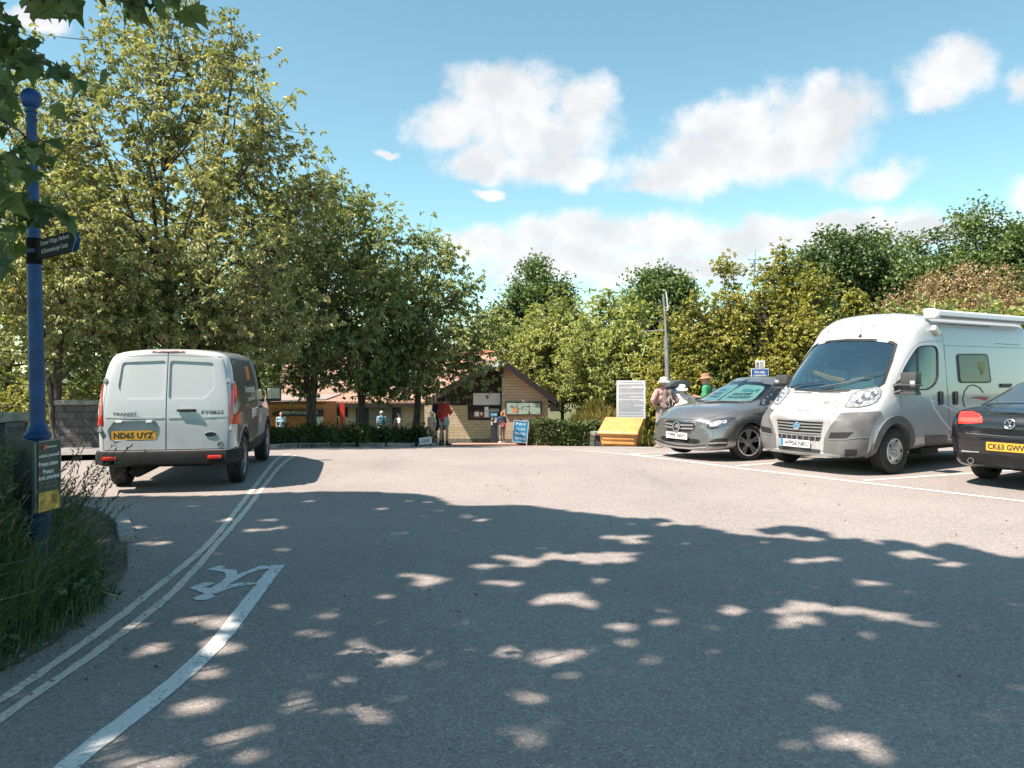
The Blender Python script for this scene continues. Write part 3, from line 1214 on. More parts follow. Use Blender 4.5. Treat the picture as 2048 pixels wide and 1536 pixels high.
for i, (u, d, top, hw, mat, lab) in enumerate([
		(1125, 44, 588, 75, L_OLIVE, 'olive tree right of the gable below the round sycamore'), (1205, 40, 585, 80, L_OLIVE, 'tallest olive tree behind the white notice board'),
		(1180, 43, 640, 75, L_OLIVE, 'low spreading tree standing in the meadow behind the hedge'), (1265, 34, 610, 75, L_OLIVE, 'olive tree immediately left of the grey mast'),
		(985, 48, 600, 60, L_OLIVE, 'pale green tree behind the left slope of the gable roof'), (1075, 46, 610, 60, L_OLIVE, 'small pale tree behind the apex of the gable')]):
	tree_px('field_tree', lab, u, d, [(top, 12), (top + 25, hw * 0.55), (top + 70, hw * 0.9), (700, hw), (765, hw * 0.95), (800, hw * 0.5)], mat,
			seed=101 + i, trunk_h=0.8, trunk_r=0.13, n_limb=24, n_twig=430, per=40, leaf=(0.20, 0.09), gap=0.24, gscale=0.75, spread=0.26, hollow=0.2, group='trees in the meadow', sprig=12)
for i, (u, d, top, hw, lab) in enumerate([
		(1340, 27.0, 650, 75, 'lowest golden bush behind the people in hats'), (1405, 27.0, 585, 90, 'golden tree behind the man in the green shirt'),
		(1455, 27.5, 522, 75, 'golden tree with a tall pointed leader behind the bay sign'), (1530, 26.5, 545, 90, 'broad golden tree behind the roof of the grey car'),
		(1565, 28.5, 496, 60, 'tallest golden tree, thin pointed top left of the sycamore'), (1625, 26.0, 530, 95, 'golden tree behind the motorhome windscreen'), (1715, 25.0, 600, 75, 'golden bush behind the motorhome cab roof')]):
	tree_px('golden_tree', lab, u, d, [(top, 8), (top + 40, hw * 0.35), (top + 80, hw * 0.6), (top + 140, hw * 0.95), (740, hw), (800, hw), (870, hw * 0.85)], L_YELLOW,
			seed=121 + i, trunk_h=0.5, trunk_r=0.10, n_limb=26, n_twig=600, per=50, leaf=(0.125, 0.065), gap=0.30, gscale=0.75, spread=0.15, hollow=0.2, up=0.9, group='golden trees behind the parking bays', sprig=22)
# further hedge line closing the right and left horizon
for i, (u, d) in enumerate([(1850, 30), (2010, 27), (2150, 25), (-120, 30), (-250, 26)]):
	tree_px('background_tree', ['leafy tree behind the middle of the motorhome', 'leafy tree behind the rear of the motorhome', 'leafy tree beyond the right edge of the view', 'leafy tree beyond the left edge of the view', 'leafy tree far out to the left'][i], u, d,
			[(600, 30), (630, 110), (740, 130), (830, 110)], L_OLIVE, seed=141 + i, trunk_h=0.8, trunk_r=0.13, n_limb=20, n_twig=330, per=34, leaf=(0.19, 0.09), gap=0.05, spread=0.28, hollow=0.2)


# ------------------------------------------------------------------ the big maple whose shade lies over the foreground
SHADE_V = [(-1500, 1000), (150, 992), (420, 992), (560, 986), (650, 983), (760, 985), (850, 990), (905, 1008), (1050, 1012), (1100, 1018), (1150, 1024), (1250, 1036), (1330, 1038), (1400, 1052), (1440, 1058), (1500, 1050), (1560, 1046),
		   (1610, 1054), (1680, 1072), (1730, 1082), (1790, 1080), (1850, 1096), (1900, 1086), (1960, 1104), (2000, 1114), (2060, 1112), (2300, 1150), (2800, 1200)]
SH = [pg(u, v) for u, v in SHADE_V]
SH_POLY = [(p.x, p.y) for p in SH] + [(8.5, 5.5), (3.6, 2.3), (-4.4, 2.3), (-10.5, 5.0)]
DAP = [(830, 1152, 30, 8), (892, 1160, 40, 12), (970, 1132, 30, 8), (1055, 1122, 60, 12), (1095, 1113, 40, 8), (1190, 1118, 68, 15), (1010, 1165, 42, 7), (1110, 1198, 52, 11), (1175, 1208, 18, 7), (770, 1195, 16, 6), (630, 1270, 22, 9),
	   (735, 1295, 30, 13), (780, 1305, 22, 10), (835, 1303, 18, 7), (690, 1308, 13, 5), (790, 1325, 25, 7), (1030, 1300, 22, 16), (1100, 1313, 42, 18), (1170, 1300, 16, 7), (1250, 1285, 20, 6), (1600, 1215, 55, 14), (1690, 1220, 40, 10),
	   (1780, 1235, 32, 9), (1850, 1245, 22, 5), (1600, 1243, 42, 8), (1480, 1222, 25, 8), (1830, 1110, 40, 9), (1650, 1118, 28, 5), (1600, 1122, 25, 4), (1650, 1075, 50, 8), (1560, 1068, 30, 8), (1250, 1075, 45, 8), (1260, 1082, 30, 5),
	   (580, 1410, 20, 7), (645, 1420, 20, 6), (718, 1413, 18, 7), (455, 1475, 32, 11), (520, 1460, 20, 8), (390, 1410, 25, 5), (685, 1365, 20, 6), (295, 1295, 42, 6), (400, 1240, 60, 7), (440, 1252, 40, 7), (450, 1295, 30, 8),
	   (1050, 1467, 18, 9), (1665, 1480, 30, 16), (1760, 1500, 25, 14), (1640, 1398, 18, 5), (1240, 1255, 24, 5), (740, 1440, 13, 6), (300, 1525, 60, 8), (205, 1500, 30, 6), (440, 1345, 30, 6), (1350, 1048, 40, 5), (1200, 1160, 14, 4),
	   (270, 1055, 16, 4), (310, 1085, 35, 5), (450, 1040, 12, 4), (520, 1060, 30, 4), (560, 1055, 14, 4), (765, 1018, 12, 3), (540, 1040, 20, 3), (965, 1040, 15, 3), (200, 1085, 30, 5), (1500, 1065, 40, 4), (1900, 1130, 30, 5), (1745, 1165, 22, 4)]
rs = np.random.RandomState(7)
DG = []
for u, v, a, b in DAP:
	# a big fleck is a cluster of smaller overlapping gaps
	for k in range(1 if a < 22 else 2 + int(a / 11)):
		f = 1.0 if a < 22 else rs.uniform(0.22, 0.48)
		uu, vv = (u, v) if a < 22 else (u + a * rs.uniform(-0.85, 0.85), v + b * rs.uniform(-0.7, 0.7))
		c = pg(uu, vv)
		rx = (pg(uu + a * f, vv) - c).length
		ry = ((pg(uu, vv - b * max(f, .5)) - c).length + (pg(uu, vv + b * max(f, .5)) - c).length) / 2
		DG.append((c.x, c.y, max(0.03, rx * 0.74), max(0.04, ry * 0.68)))
for k in range(55):
	y = rs.uniform(2.8, 10)
	DG.append((rs.uniform(-0.75, 0.75) * y, y, rs.uniform(0.008, 0.035), rs.uniform(0.01, 0.045)))
DG = np.array(DG)
OFFH = np.array([SUN_H.x, SUN_H.y]) / math.tan(SUN_EL)


def shade_keep(P, grow=0.0):
	"""leaves whose shadow falls inside the shade and not inside one of its gaps"""
	g = P[:, :2] - OFFH * P[:, 2:3]
	edge = vnoise(g[:, 0], g[:, 1], 2.4, 3) * 0.26 + vnoise(g[:, 0], g[:, 1], 7.0, 4) * 0.10
	ok = in_poly(g[:, 0], g[:, 1] + 0.04 + edge * 0.6, SH_POLY)
	for cx, cy, ax, ay in DG:
		ok &= ((g[:, 0] - cx) / (ax + grow)) ** 2 + ((g[:, 1] - cy) / (ay + grow)) ** 2 > 1
	return ok


n = 190000
gx_, gy_ = rs.uniform(-14, 10.5, n), rs.uniform(-3, 11, n)
hh = rs.uniform(6.2, 11.5, n)
G = np.stack([gx_, gy_], -1)
P = np.concatenate([G + OFFH * hh[:, None], hh[:, None]], -1)
ok = in_poly(gx_, gy_, SH_POLY)
P = P[ok]
P = P[shade_keep(P, 0.05)]
n = len(P)
D = rs.normal(0, 1, (n, 3))
D[:, 2] = D[:, 2] * 0.35 - 0.25
D /= np.linalg.norm(D, axis=1, keepdims=True)
N = rs.normal(0, 0.35, (n, 3)) + np.array([0, 0, 0.8]) + SUNV * 0.6
N -= D * (N * D).sum(1, keepdims=True)
N /= np.linalg.norm(N, axis=1, keepdims=True)
Lf = rs.uniform(0.13, 0.21, n)
maple = thing('maple_tree', 'big maple whose lobed leaves hang into the top left corner', 'tree', (-9.2, -0.8, -0.05))
mo = np.array(maple.location)
link('crown', leaf_mesh('crown', P - D * Lf[:, None] * 0.5 - mo, D, N, Lf, Lf * 0.95, np.clip(rs.normal(0.45, 0.2, n), 0, 0.9), 0.05, 0.05), L_NEAR, maple)
paths = []
trk = np.array([[0, 0, -0.1], [0.05, 0.05, 1.2], [0.0, 0.1, 2.6], [0.15, 0.1, 4.2], [0.1, 0.2, 6.0], [0.3, 0.3, 8.0], [0.3, 0.2, 10.5]])
paths.append((trk, np.array([0.42, 0.33, 0.30, 0.27, 0.21, 0.14, 0.05])))
for k in range(46):
	j = rs.randint(n)
	t = P[j] - mo
	b = trk[3 + k % 3] + rs.normal(0, 0.1, 3)
	ln = np.linalg.norm(t - b)
	B = bez(b, b * 0.5 + t * 0.5 + np.array([0, 0, 0.12 * ln]), t, 12)
	B[2:-1] += rs.normal(0, 0.07, (9, 3))
	paths.append((B, np.linspace(0.055, 0.008, 12)))
link('trunk', tubes_mesh('trunk', paths, 7), BARK1, maple)

# the near sprays: lobed leaves on twigs
LOBE = [(0, 0), (0.10, -0.02), (0.36, -0.02), (0.27, 0.14), (0.40, 0.20), (0.52, 0.36), (0.36, 0.36), (0.30, 0.42), (0.24, 0.62), (0.14, 0.68), (0.08, 0.80), (0, 1.0)]
LOBE = LOBE + [(-a, b) for a, b in LOBE[-2:0:-1]]
LOBE = np.array(LOBE)


def maple_leaves(P, D, N, S, tint):
	n, m = len(P), len(LOBE)
	X = np.cross(D, N)
	X /= np.linalg.norm(X, axis=1, keepdims=True) + 1e-9
	a, b = LOBE[:, 0], LOBE[:, 1]
	zc = 0.35 * np.abs(a) - 0.32 * b ** 2 + 0.04 * np.sin(a * 22)
	V = P[:, None] + S[:, None, None] * (X[:, None] * a[None, :, None] + D[:, None] * b[None, :, None] + N[:, None] * zc[None, :, None])
	V = np.concatenate([V, (P + S[:, None] * (D * 0.38 - N * 0.02))[:, None]], 1)
	f = []
	for k in range(m):
		f += [m, k, (k + 1) % m]
	L = (np.array(f)[None, :] + (np.arange(n) * (m + 1))[:, None]).ravel()
	me = np_mesh('leaf_spray', V.reshape(-1, 3), L, np.full(n * m, 3))
	at_ = me.attributes.new('tint', 'FLOAT', 'POINT')
	at_.data.foreach_set('value', np.repeat(tint, m + 1).astype(np.float32))
	return me


SPR = [  # rows of (u, v) of each twig in the photo, its distance, leaves along it
	([(-120, -20), (-20, 30), (45, 95), (95, 120), (150, 150)], 3.3, 30),
	([(-120, 60), (-30, 90), (30, 130), (70, 160)], 3.6, 26),
	([(-100, 120), (-30, 150), (10, 176), (40, 170)], 3.0, 14),
	([(-80, -60), (30, -35), (90, -25), (130, 10)], 3.0, 18),
	([(120, -60), (200, -40), (240, -22)], 3.4, 7),
	([(240, -50), (300, -30), (350, -22), (378, -12)], 3.2, 18),
	([(-120, 170), (-30, 220), (40, 262), (75, 300), (90, 320)], 2.9, 22),
	([(-120, 250), (-40, 290), (20, 320), (60, 345)], 3.3, 20),
	([(-120, 330), (-30, 365), (50, 400), (125, 425)], 3.1, 26),
	([(-120, 400), (-30, 420), (30, 445), (60, 455)], 3.5, 18),
	([(-100, 430), (-40, 470), (0, 500), (15, 520)], 2.8, 9)]
LP, LD, LN, LS = [], [], [], []
tw = []
for L, d, cnt in SPR:
	K = np.array([pix(u, v, d + 0.25 * math.sin(k * 2.1 + d * 7)) for k, (u, v) in enumerate(L)])
	t = np.linspace(0, len(K) - 1, 24)
	i = np.clip(t.astype(int), 0, len(K) - 2)
	f = (t - i)[:, None]
	Q = K[i] * (1 - f) + K[i + 1] * f
	tw.append((Q - mo, np.linspace(0.007, 0.002, 24)))
	for k in range(int(cnt * 1.7)):
		s = rs.uniform(0.12, 1.0) if k else 1.0
		q = Q[min(23, int(s * 23))]
		tip = q + rs.normal(0, 0.035, 3) + np.array([0, 0, -0.01])
		dd = np.array([rs.normal(0.25, 0.6), rs.normal(-0.15, 0.5), -rs.uniform(0.25, 1.0)])
		dd /= np.linalg.norm(dd)
		nn = np.array([rs.normal(-0.1, 0.55), -rs.uniform(0.15, 0.9), rs.uniform(0.2, 0.9)])
		nn -= dd * nn.dot(dd)
		nn /= np.linalg.norm(nn)
		pet = tip + np.array([rs.normal(0, 0.03), rs.normal(0, 0.03), -0.02])
		cc = pet + dd * 0.06
		cu, cv = 1024 + cc[0] / cc[1] * FPX, HZ - (cc[2] - CAM_H) / cc[1] * FPX
		if 25 < cu < 120 and 160 < cv < 262 or cu > 60 and 325 < cv < 390 or 45 < cu and cv > 455:
			continue
		tw.append((np.array([q, (q + pet) / 2 + np.array([0, 0, 0.006]), pet]) - mo, np.array([0.0022, 0.0016, 0.0014])))
		LP.append(pet)
		LD.append(dd)
		LN.append(nn)
		LS.append(rs.uniform(0.06, 0.118))
for K in tw[::1]:
	pass
LP, LD, LN, LS = map(np.array, (LP, LD, LN, LS))
link('leaf_spray', maple_leaves(LP - mo, LD, LN, LS, np.clip(rs.normal(0.5, 0.25, len(LP)), 0, 0.93)), L_NEAR, maple)
# twigs run back to the crown
for L, d, cnt in SPR:
	a = np.array(pix(L[0][0], L[0][1], d)) - mo
	b = np.array([2.2, 1.0, 5.2]) + rs.normal(0, 0.4, 3)
	tw.append((bez(b, (a + b) / 2 + np.array([0, 0, 0.5]), a, 8), np.linspace(0.02, 0.007, 8)))
tw.append((bez(trk[3], np.array([1.2, 0.6, 5.6]), np.array([2.2, 1.0, 5.2]), 8), np.linspace(0.08, 0.03, 8)))
link('twig', tubes_mesh('twig', tw, 5), BARK1, maple)


# ------------------------------------------------------------------ the verge on the left: earth, setts, tall grass
VERGE = [(-2.75, 2.2), (-2.66, 3.6), (-2.60, 4.4), (-2.78, 5.3), (-3.0, 6.0), (-3.45, 6.9), (-3.75, 7.45), (-4.15, 8.0), (-4.75, 8.55), (-5.6, 8.8), (-7.5, 9.0), (-14, 9.2), (-14, 2.0)]


def verge_z(x, y):
	x = np.asarray(x, float)
	y = np.asarray(y, float)
	b = -2.66 - 0.62 * np.clip(y - 4.8, 0, 9)
	s = np.clip((b - x) / 1.3, 0, 1)
	return gza(x, y) + 0.012 + 0.36 * s * s * (3 - 2 * s) + 0.02 * vnoise(x, y, 2.0, 2) * np.clip(s * 4, 0, 1)


poly_sheet('verge', VERGE, 0.0, M_SOIL, 0.22, zf=lambda x, y: float(verge_z(x, y)))

# stone setts along the verge edge
sett_px = [(168, 1020), (188, 1024), (208, 1031), (224, 1038), (238, 1047), (246, 1058), (250, 1070), (252, 1083)]
M_SETT = pmat('stone_sett', (0.36, 0.35, 0.33), 0.85, var=0.3, vscale=9, bump=0.006)
SP = densify([pg(u, v) for u, v in sett_px], 0.02)
acc = 0
last = SP[0]
k0 = 0
rnd = random.Random(3)
idx = [0]
for i in range(1, len(SP)):
	if (SP[i] - SP[idx[-1]]).length > 0.235:
		idx.append(i)
nset = 0
for i in idx:
	p = SP[i]
	t = (SP[min(i + 1, len(SP) - 1)] - SP[max(i - 1, 0)]).normalized()
	m = MB()
	m.box((0, 0, 0), (0.215, 0.13 + rnd.uniform(-0.01, 0.01), 0.12))
	o = m.obj('stone_sett', M_SETT, smooth=True, bevel=0.012)
	o.location = (p.x, p.y, float(gz(p.x, p.y)) + 0.012)
	o.rotation_euler = (rnd.uniform(-0.06, 0.06), rnd.uniform(-0.06, 0.06), math.atan2(t.y, t.x) + rnd.uniform(-0.08, 0.08))
	tag(o, 'pale stone sett in the short curved row edging the grassy verge', 'kerb stone', 'stone setts along the verge')

# tall grass: thin bent blades, seed heads, broad weeds
rs = np.random.RandomState(19)


def gb(y):
	"""right hand edge of the grass"""
	return -2.54 - 0.62 * np.clip(np.asarray(y) - 5.0, 0, 1.5) - 0.85 * np.clip(np.asarray(y) - 6.5, 0, 9)


def grass(n, poly, h0, h1, wid, seed, dens=None, lean=0.45, ed=True):
	r = np.random.RandomState(seed)
	x0, x1 = min(p[0] for p in poly), max(p[0] for p in poly)
	y0, y1 = min(p[1] for p in poly), max(p[1] for p in poly)
	X, Y = r.uniform(x0, x1, n * 3), r.uniform(y0, y1, n * 3)
	ok = in_poly(X, Y, poly)
	if dens is not None:
		ok &= r.uniform(0, 1, n * 3) < dens(X, Y)
	X, Y = X[ok][:n], Y[ok][:n]
	n = len(X)
	Hh = r.uniform(h0, h1, n) * (0.85 + 0.30 * vnoise(X, Y, 2.2, seed))
	edge = np.clip((gb(Y) + 0.04 - X) / 0.5, 0.14 if ed else 1, 1)
	Hh = np.clip(Hh * edge, 0.04, 2)
	a = r.uniform(0, 2 * np.pi, n)
	le = np.abs(r.normal(0, lean, n)) + 0.08
	wv = np.array([0.35, -0.1])
	dx, dy = np.cos(a) * le + wv[0] * 0.5, np.sin(a) * le + wv[1]
	Z = verge_z(X, Y)
	S = np.stack([-np.sin(a + 0.8), np.cos(a + 0.8)], -1)
	V = np.empty((n, 9, 3))
	ts = [0, 0.3, 0.6, 0.85, 1.0]
	for k, t in enumerate(ts):
		cx = X + dx * Hh * t ** 2
		cy = Y + dy * Hh * t ** 2
		cz = Z + Hh * (t - 0.32 * le * t ** 3)
		w_ = wid * (1 - 0.75 * t) * r.uniform(0.7, 1.3, n)
		if k < 4:
			V[:, 2 * k] = np.stack([cx - S[:, 0] * w_, cy - S[:, 1] * w_, cz], -1)
			V[:, 2 * k + 1] = np.stack([cx + S[:, 0] * w_, cy + S[:, 1] * w_, cz], -1)
		else:
			V[:, 8] = np.stack([cx, cy, cz], -1)
	b = np.array([0, 1, 3, 0, 3, 2, 2, 3, 5, 2, 5, 4, 4, 5, 7, 4, 7, 6, 6, 7, 8])
	L = (b[None] + (np.arange(n) * 9)[:, None]).ravel()
	tint = np.clip(r.normal(0.42, 0.2, n) + 0.2 * vnoise(X, Y, 1.5, seed + 3), 0, 0.92)
	tint[r.uniform(0, 1, n) < 0.05] = 1.0
	return V.reshape(-1, 3), L, np.full(n * 7, 3), np.repeat(tint, 9), (X + dx * Hh, Y + dy * Hh, Z + Hh * (1 - 0.32 * le))


L_GRASS = leaf_mat('verge_grass', (0.040, 0.085, 0.040), (0.125, 0.19, 0.085), (0.30, 0.29, 0.16), 0.3, 0.5)
GP = [(-2.60, 2.6), (-2.58, 4.4), (-2.60, 5.1), (-3.25, 6.5), (-4.4, 7.6), (-6.0, 8.2), (-8.5, 8.4), (-8.5, 2.6)]
dens = lambda X, Y: np.clip((gb(Y) + 0.10 - X) / 0.5, 0.10, 1)
parts_ = [grass(44000, GP, 0.42, 0.90, 0.0048, 5, dens), grass(9000, GP, 0.30, 0.7, 0.011, 6, dens, 0.7), grass(2200, [(-3.6, 3.9), (-2.74, 3.9), (-2.72, 4.5), (-3.7, 4.72)], 0.50, 0.74, 0.0042, 8, None, 0.35, False)]
V = np.concatenate([p[0] for p in parts_])
L = np.concatenate([parts_[0][1], parts_[1][1] + len(parts_[0][0]), parts_[2][1] + len(parts_[0][0]) + len(parts_[1][0])])
C = np.concatenate([p[2] for p in parts_])
T = np.concatenate([p[3] for p in parts_])
me = np_mesh('grass', V, L, C)
me.attributes.new('tint', 'FLOAT', 'POINT').data.foreach_set('value', T.astype(np.float32))
tag(link('grass', me, L_GRASS), 'tall dark green grass growing round the foot of the fingerpost', 'grass', kind='stuff')
# flowering grass stems with drooping seed heads
r = np.random.RandomState(31)
stems = []
sv, sd, sn, sl_, st = [], [], [], [], []
for k in range(430):
	if k < 170:
		x, y = r.uniform(-3.45, -2.75), r.uniform(4.2, 5.6)
	else:
		x, y = r.uniform(-6.0, -2.75), r.uniform(3.2, 6.8)
	if x > float(gb(y)) - 0.15:
		continue
	z = float(verge_z(x, y))
	h = r.uniform(0.6, 0.98) * (0.7 if x > -2.95 else 1.0)
	a = r.uniform(0, 6.28)
	l = r.uniform(0.15, 0.5)
	top = np.array([x + math.cos(a) * l * h * 0.6 + 0.18 * h, y + math.sin(a) * l * h * 0.6, z + h])
	b = np.array([x, y, z])
	B = bez(b, np.array([x, y, z + h * 0.75]), top, 7)
	stems.append((B, np.linspace(0.0018, 0.0010, 7)))
	for q in range(9):
		f = 0.70 + 0.30 * q / 8
		i = f * 6
		i0 = min(5, int(i))
		p = B[i0] * (1 - (i - i0)) + B[i0 + 1] * (i - i0)
		d = (B[6] - B[5]) / np.linalg.norm(B[6] - B[5]) + r.normal(0, 0.35, 3)
		sv.append(p)
		sd.append(d / np.linalg.norm(d))
		nn = r.normal(0, 1, 3)
		sn.append(nn)
		sl_.append(r.uniform(0.025, 0.05))
		st.append(r.uniform(0.2, 0.9))
sv, sd, sn, sl_, st = map(np.array, (sv, sd, sn, sl_, st))
sn -= sd * (sn * sd).sum(1, keepdims=True)
sn /= np.linalg.norm(sn, axis=1, keepdims=True)
L_SEED = leaf_mat('grass_seed_head', (0.06, 0.075, 0.04), (0.15, 0.15, 0.085), None, 0.25)
m1 = leaf_mesh('seed_heads', sv, sd, sn, sl_, sl_ * 0.28, st)
m2 = tubes_mesh('flower_stems', stems, 3)
tag(link('seed_heads', m1, L_SEED), 'feathery grass seed heads over the verge', 'grass', kind='stuff')
tag(link('flower_stems', m2, pmat('grass_stem', (0.07, 0.10, 0.04), 0.6, var=0.3)), 'thin upright stems of the flowering verge grass', 'grass', kind='stuff')
# low weeds with broad leaves among the grass
n = 11000
X, Y = r.uniform(-8, -2.7, n), r.uniform(2.8, 7.6, n)
ok = in_poly(X, Y, GP) & (X < gb(Y) - 0.08)
X, Y = X[ok], Y[ok]
n = len(X)
edge = np.clip((gb(Y) + 0.04 - X) / 0.8, 0.12, 1)
Z = verge_z(X, Y) + r.uniform(0.05, 0.75, n) * edge
D = r.normal(0, 1, (n, 3))
D[:, 2] -= 0.2
D /= np.linalg.norm(D, axis=1, keepdims=True)
N = r.normal(0, 0.5, (n, 3)) + np.array([0.1, -0.2, 1])
N -= D * (N * D).sum(1, keepdims=True)
N /= np.linalg.norm(N, axis=1, keepdims=True)
L_WEED = leaf_mat('weed_leaf', (0.036, 0.075, 0.034), (0.10, 0.16, 0.065), None, 0.3)
tag(link('weeds', leaf_mesh('weeds', np.stack([X, Y, Z], -1), D, N, r.uniform(0.05, 0.11, n), r.uniform(0.025, 0.05, n), np.clip(r.normal(0.4, 0.25, n), 0, 1)), L_WEED), 'leafy weeds mixed into the verge grass', 'weeds', kind='stuff')
# crumbs of earth and leaf litter on the dirt by the kerb setts
V_, F_ = MB(), None
for k in range(420):
	t = r.uniform(0, 1)
	if k % 2:
		x, y = r.uniform(-4.2, -2.75), r.uniform(3.6, 8.2)
		if not in_poly(x, y, VERGE):
			continue
	else:
		y = r.uniform(3.4, 8.0)
		x = -2.66 - 0.42 * max(0, y - 4.8) + r.normal(0.0, 0.07)
	s = r.uniform(0.004, 0.016)
	z = max(float(verge_z(x, y)) if in_poly(x, y, VERGE) else -9, gz(x, y))
	V_.ball((x, y, z + s * 0.3), (s * r.uniform(0.8, 1.6), s, s * 0.6), 5, 3)
tag(V_.obj('gravel', pmat('grit', (0.17, 0.15, 0.125), 0.95, var=0.4, vscale=8)), 'crumbs of earth and small stones at the verge edge', 'gravel', kind='stuff')
# a scatter of fallen leaves and bits on the tarmac, thickest towards the verge
n = 240
Y = r.uniform(2.8, 13, n)
X = np.where(r.uniform(0, 1, n) < 0.6, gb(Y) + np.abs(r.normal(0.15, 0.5, n)), r.uniform(-3, 6, n))
D = r.normal(0, 1, (n, 3)) * np.array([1, 1, 0.08])
D /= np.linalg.norm(D, axis=1, keepdims=True)
N = r.normal(0, 0.2, (n, 3)) + np.array([0, 0, 1])
N -= D * (N * D).sum(1, keepdims=True)
N /= np.linalg.norm(N, axis=1, keepdims=True)
L_LIT = leaf_mat('leaf_litter', (0.05, 0.04, 0.025), (0.24, 0.17, 0.08), (0.5, 0.45, 0.36), 0.1)
sz = r.uniform(0.012, 0.04, n)
tag(link('leaf_litter', leaf_mesh('leaf_litter', np.stack([X, Y, gza(X, Y) + 0.012], -1), D, N, sz, sz * 0.6, np.clip(r.normal(0.5, 0.3, n), 0, 1)), L_LIT), 'scatter of small dry fallen leaves on the tarmac', 'leaf litter', kind='stuff')


# ------------------------------------------------------------------ fingerpost, poster box
M_BLUE = pmat('blue_post_paint', (0.008, 0.048, 0.155), 0.42, spec=0.3, coat=0.0, var=0.25, vscale=9, bump=0.0015, bscale=35)
px, py = -3.06, 5.0
pz = float(verge_z(px, py))
post = thing('fingerpost', 'blue iron fingerpost with ball finial and one black pointing arm', 'signpost', (px, py, pz))
top = 1.55 + (742 - 236) / FPX * 5.0 - pz
m = MB()
zf = 1.55 - (862 - 742) / FPX * 5.0 - pz      # height of the wide ring above the base
m.lathe([(0.0680, -0.1), (0.0680, zf - 0.05), (0.0784, zf - 0.045), (0.0800, zf - 0.02), (0.0624, zf + 0.0), (0.0592, zf + 0.025), (0.0496, zf + 0.045), (0.0475, zf + 0.07),
		 (0.0455, zf + 0.6), (0.0425, zf + 1.15)], n=28)
m.lathe([(0.0430, zf + 1.15), (0.0480, zf + 1.16), (0.0480, zf + 1.18), (0.0390, zf + 1.19), (0.0330, top - 0.10), (0.0310, top - 0.03), (0.0368, top - 0.02), (0.0368, top), (0.0288, top + 0.005), (0.0320, top + 0.03), (0.0384, top + 0.035), (0.0384, top + 0.045), (0.0288, top + 0.05), (0.0320, top + 0.065)], n=28)
m.obj('post', M_BLUE, post, smooth=True)
m = MB()
m.ball((0, 0, top + 0.125), (0.064, 0.064, 0.069), 24, 14)
m.obj('finial', M_BLUE, post, smooth=True)
# lean of the whole post as in the photo
post.rotation_euler = (0, R(-1.2), 0)
# arm: pointing right and away from the viewer
arm_dir = Vector((0.79, -0.61, 0)).normalized()
az0 = 1.55 + (742 - 503) / FPX * 5.0 - pz
nrm = Vector((arm_dir.y, -arm_dir.x, 0))
m = MB()
aw, ah = 0.64, 0.125
Mx = Matrix(((arm_dir.x, 0, nrm.x, 0), (arm_dir.y, 0, nrm.y, 0), (0, 1, 0, az0), (0, 0, 0, 1)))
Mx = Matrix.Translation((0, 0, 0)) @ Mx
m.prism([(0.0, -ah / 2), (aw - 0.05, -ah / 2), (aw, 0), (aw - 0.05, ah / 2), (0.0, ah / 2)], Mx @ Matrix.Translation((0, 0, -0.011)), 0.022)
arm = m.obj('pointing_arm', pmat('black_enamel', (0.005, 0.005, 0.006), 0.7, spec=0.12), post, bevel=0.003)
m = MB()
m.prism([(aw - 0.055, -ah / 2 - 0.004), (aw - 0.047, -ah / 2 - 0.004), (aw + 0.008, 0), (aw - 0.047, ah / 2 + 0.004), (aw - 0.055, ah / 2 + 0.004), (aw - 0.004, 0)], Mx @ Matrix.Translation((0, 0, -0.014)), 0.028)
m.obj('arm_tip_rim', M_BLUE, arm)
m = MB()
m.tube([(0, 0, az0 - 0.085), (0, 0, az0 + 0.085)], 0.046, 24)
m.obj('arm_collar', MATS['black_enamel'], arm, smooth=True)
m = MB()
Ot = Vector((0, 0, az0)) + arm_dir * 0.34 + nrm * 0.0125
text_plane(m, 'Craster Village, Harbour', Ot + Vector((0, 0, 0.030)), arm_dir, Vector((0, 0, 1)), 0.42, 0.036)
text_plane(m, '& Dunstanburgh Castle', Ot + Vector((0, 0, -0.022)), arm_dir, Vector((0, 0, 1)), 0.38, 0.036)
m.obj('arm_lettering', pmat('silver_lettering', (0.42, 0.42, 0.42), 0.5), arm)

# board wrapped round the foot of the post: a green poster face and a plain side
bx = thing('poster_box', 'dark green poster board with white writing wrapped round the foot of the fingerpost', 'poster', (px - 0.02, py - 0.22, pz))
p0, p1, p2 = pix(27, 884, 4.92) - bx.location, pix(70, 884, 4.62) - bx.location, pix(121, 874, 4.86) - bx.location
M_POST = pmat('poster_green', (0.028, 0.052, 0.045), 0.5, var=0.12)
zb = 1.55 - (1020 - HZ) / FPX * 4.75 - pz
def panel(a, b, thick, mb, z0, z1, out=0.0):
	a, b = Vector((a.x, a.y, 0)), Vector((b.x, b.y, 0))
	t = (b - a).normalized()
	n = Vector((t.y, -t.x, 0))
	a2, b2 = a + n * out, b + n * out
	mb.add([(*(a2 + n * k).xy, z) for k in (0, -thick) for z in (z0, z1)] + [(*(b2 + n * k).xy, z) for k in (0, -thick) for z in (z0, z1)],
		   [(0, 4, 5, 1), (2, 3, 7, 6), (0, 1, 3, 2), (4, 6, 7, 5), (1, 5, 7, 3), (0, 2, 6, 4)])
	return t, n
zt = p1.z
m = MB()
panel(p0, p1, 0.02, m, zb, zt)
m.obj('side_panel', pmat('board_black', (0.012, 0.013, 0.012), 0.5), bx)
m = MB()
t, nn = panel(p1, p2, 0.02, m, zb, zt, 0.0)
front = m.obj('poster_face', M_POST, bx)
m = MB()
pp1, pp2 = Vector((p1.x, p1.y, 0)), Vector((p2.x, p2.y, 0))
wdt = (pp2 - pp1).length
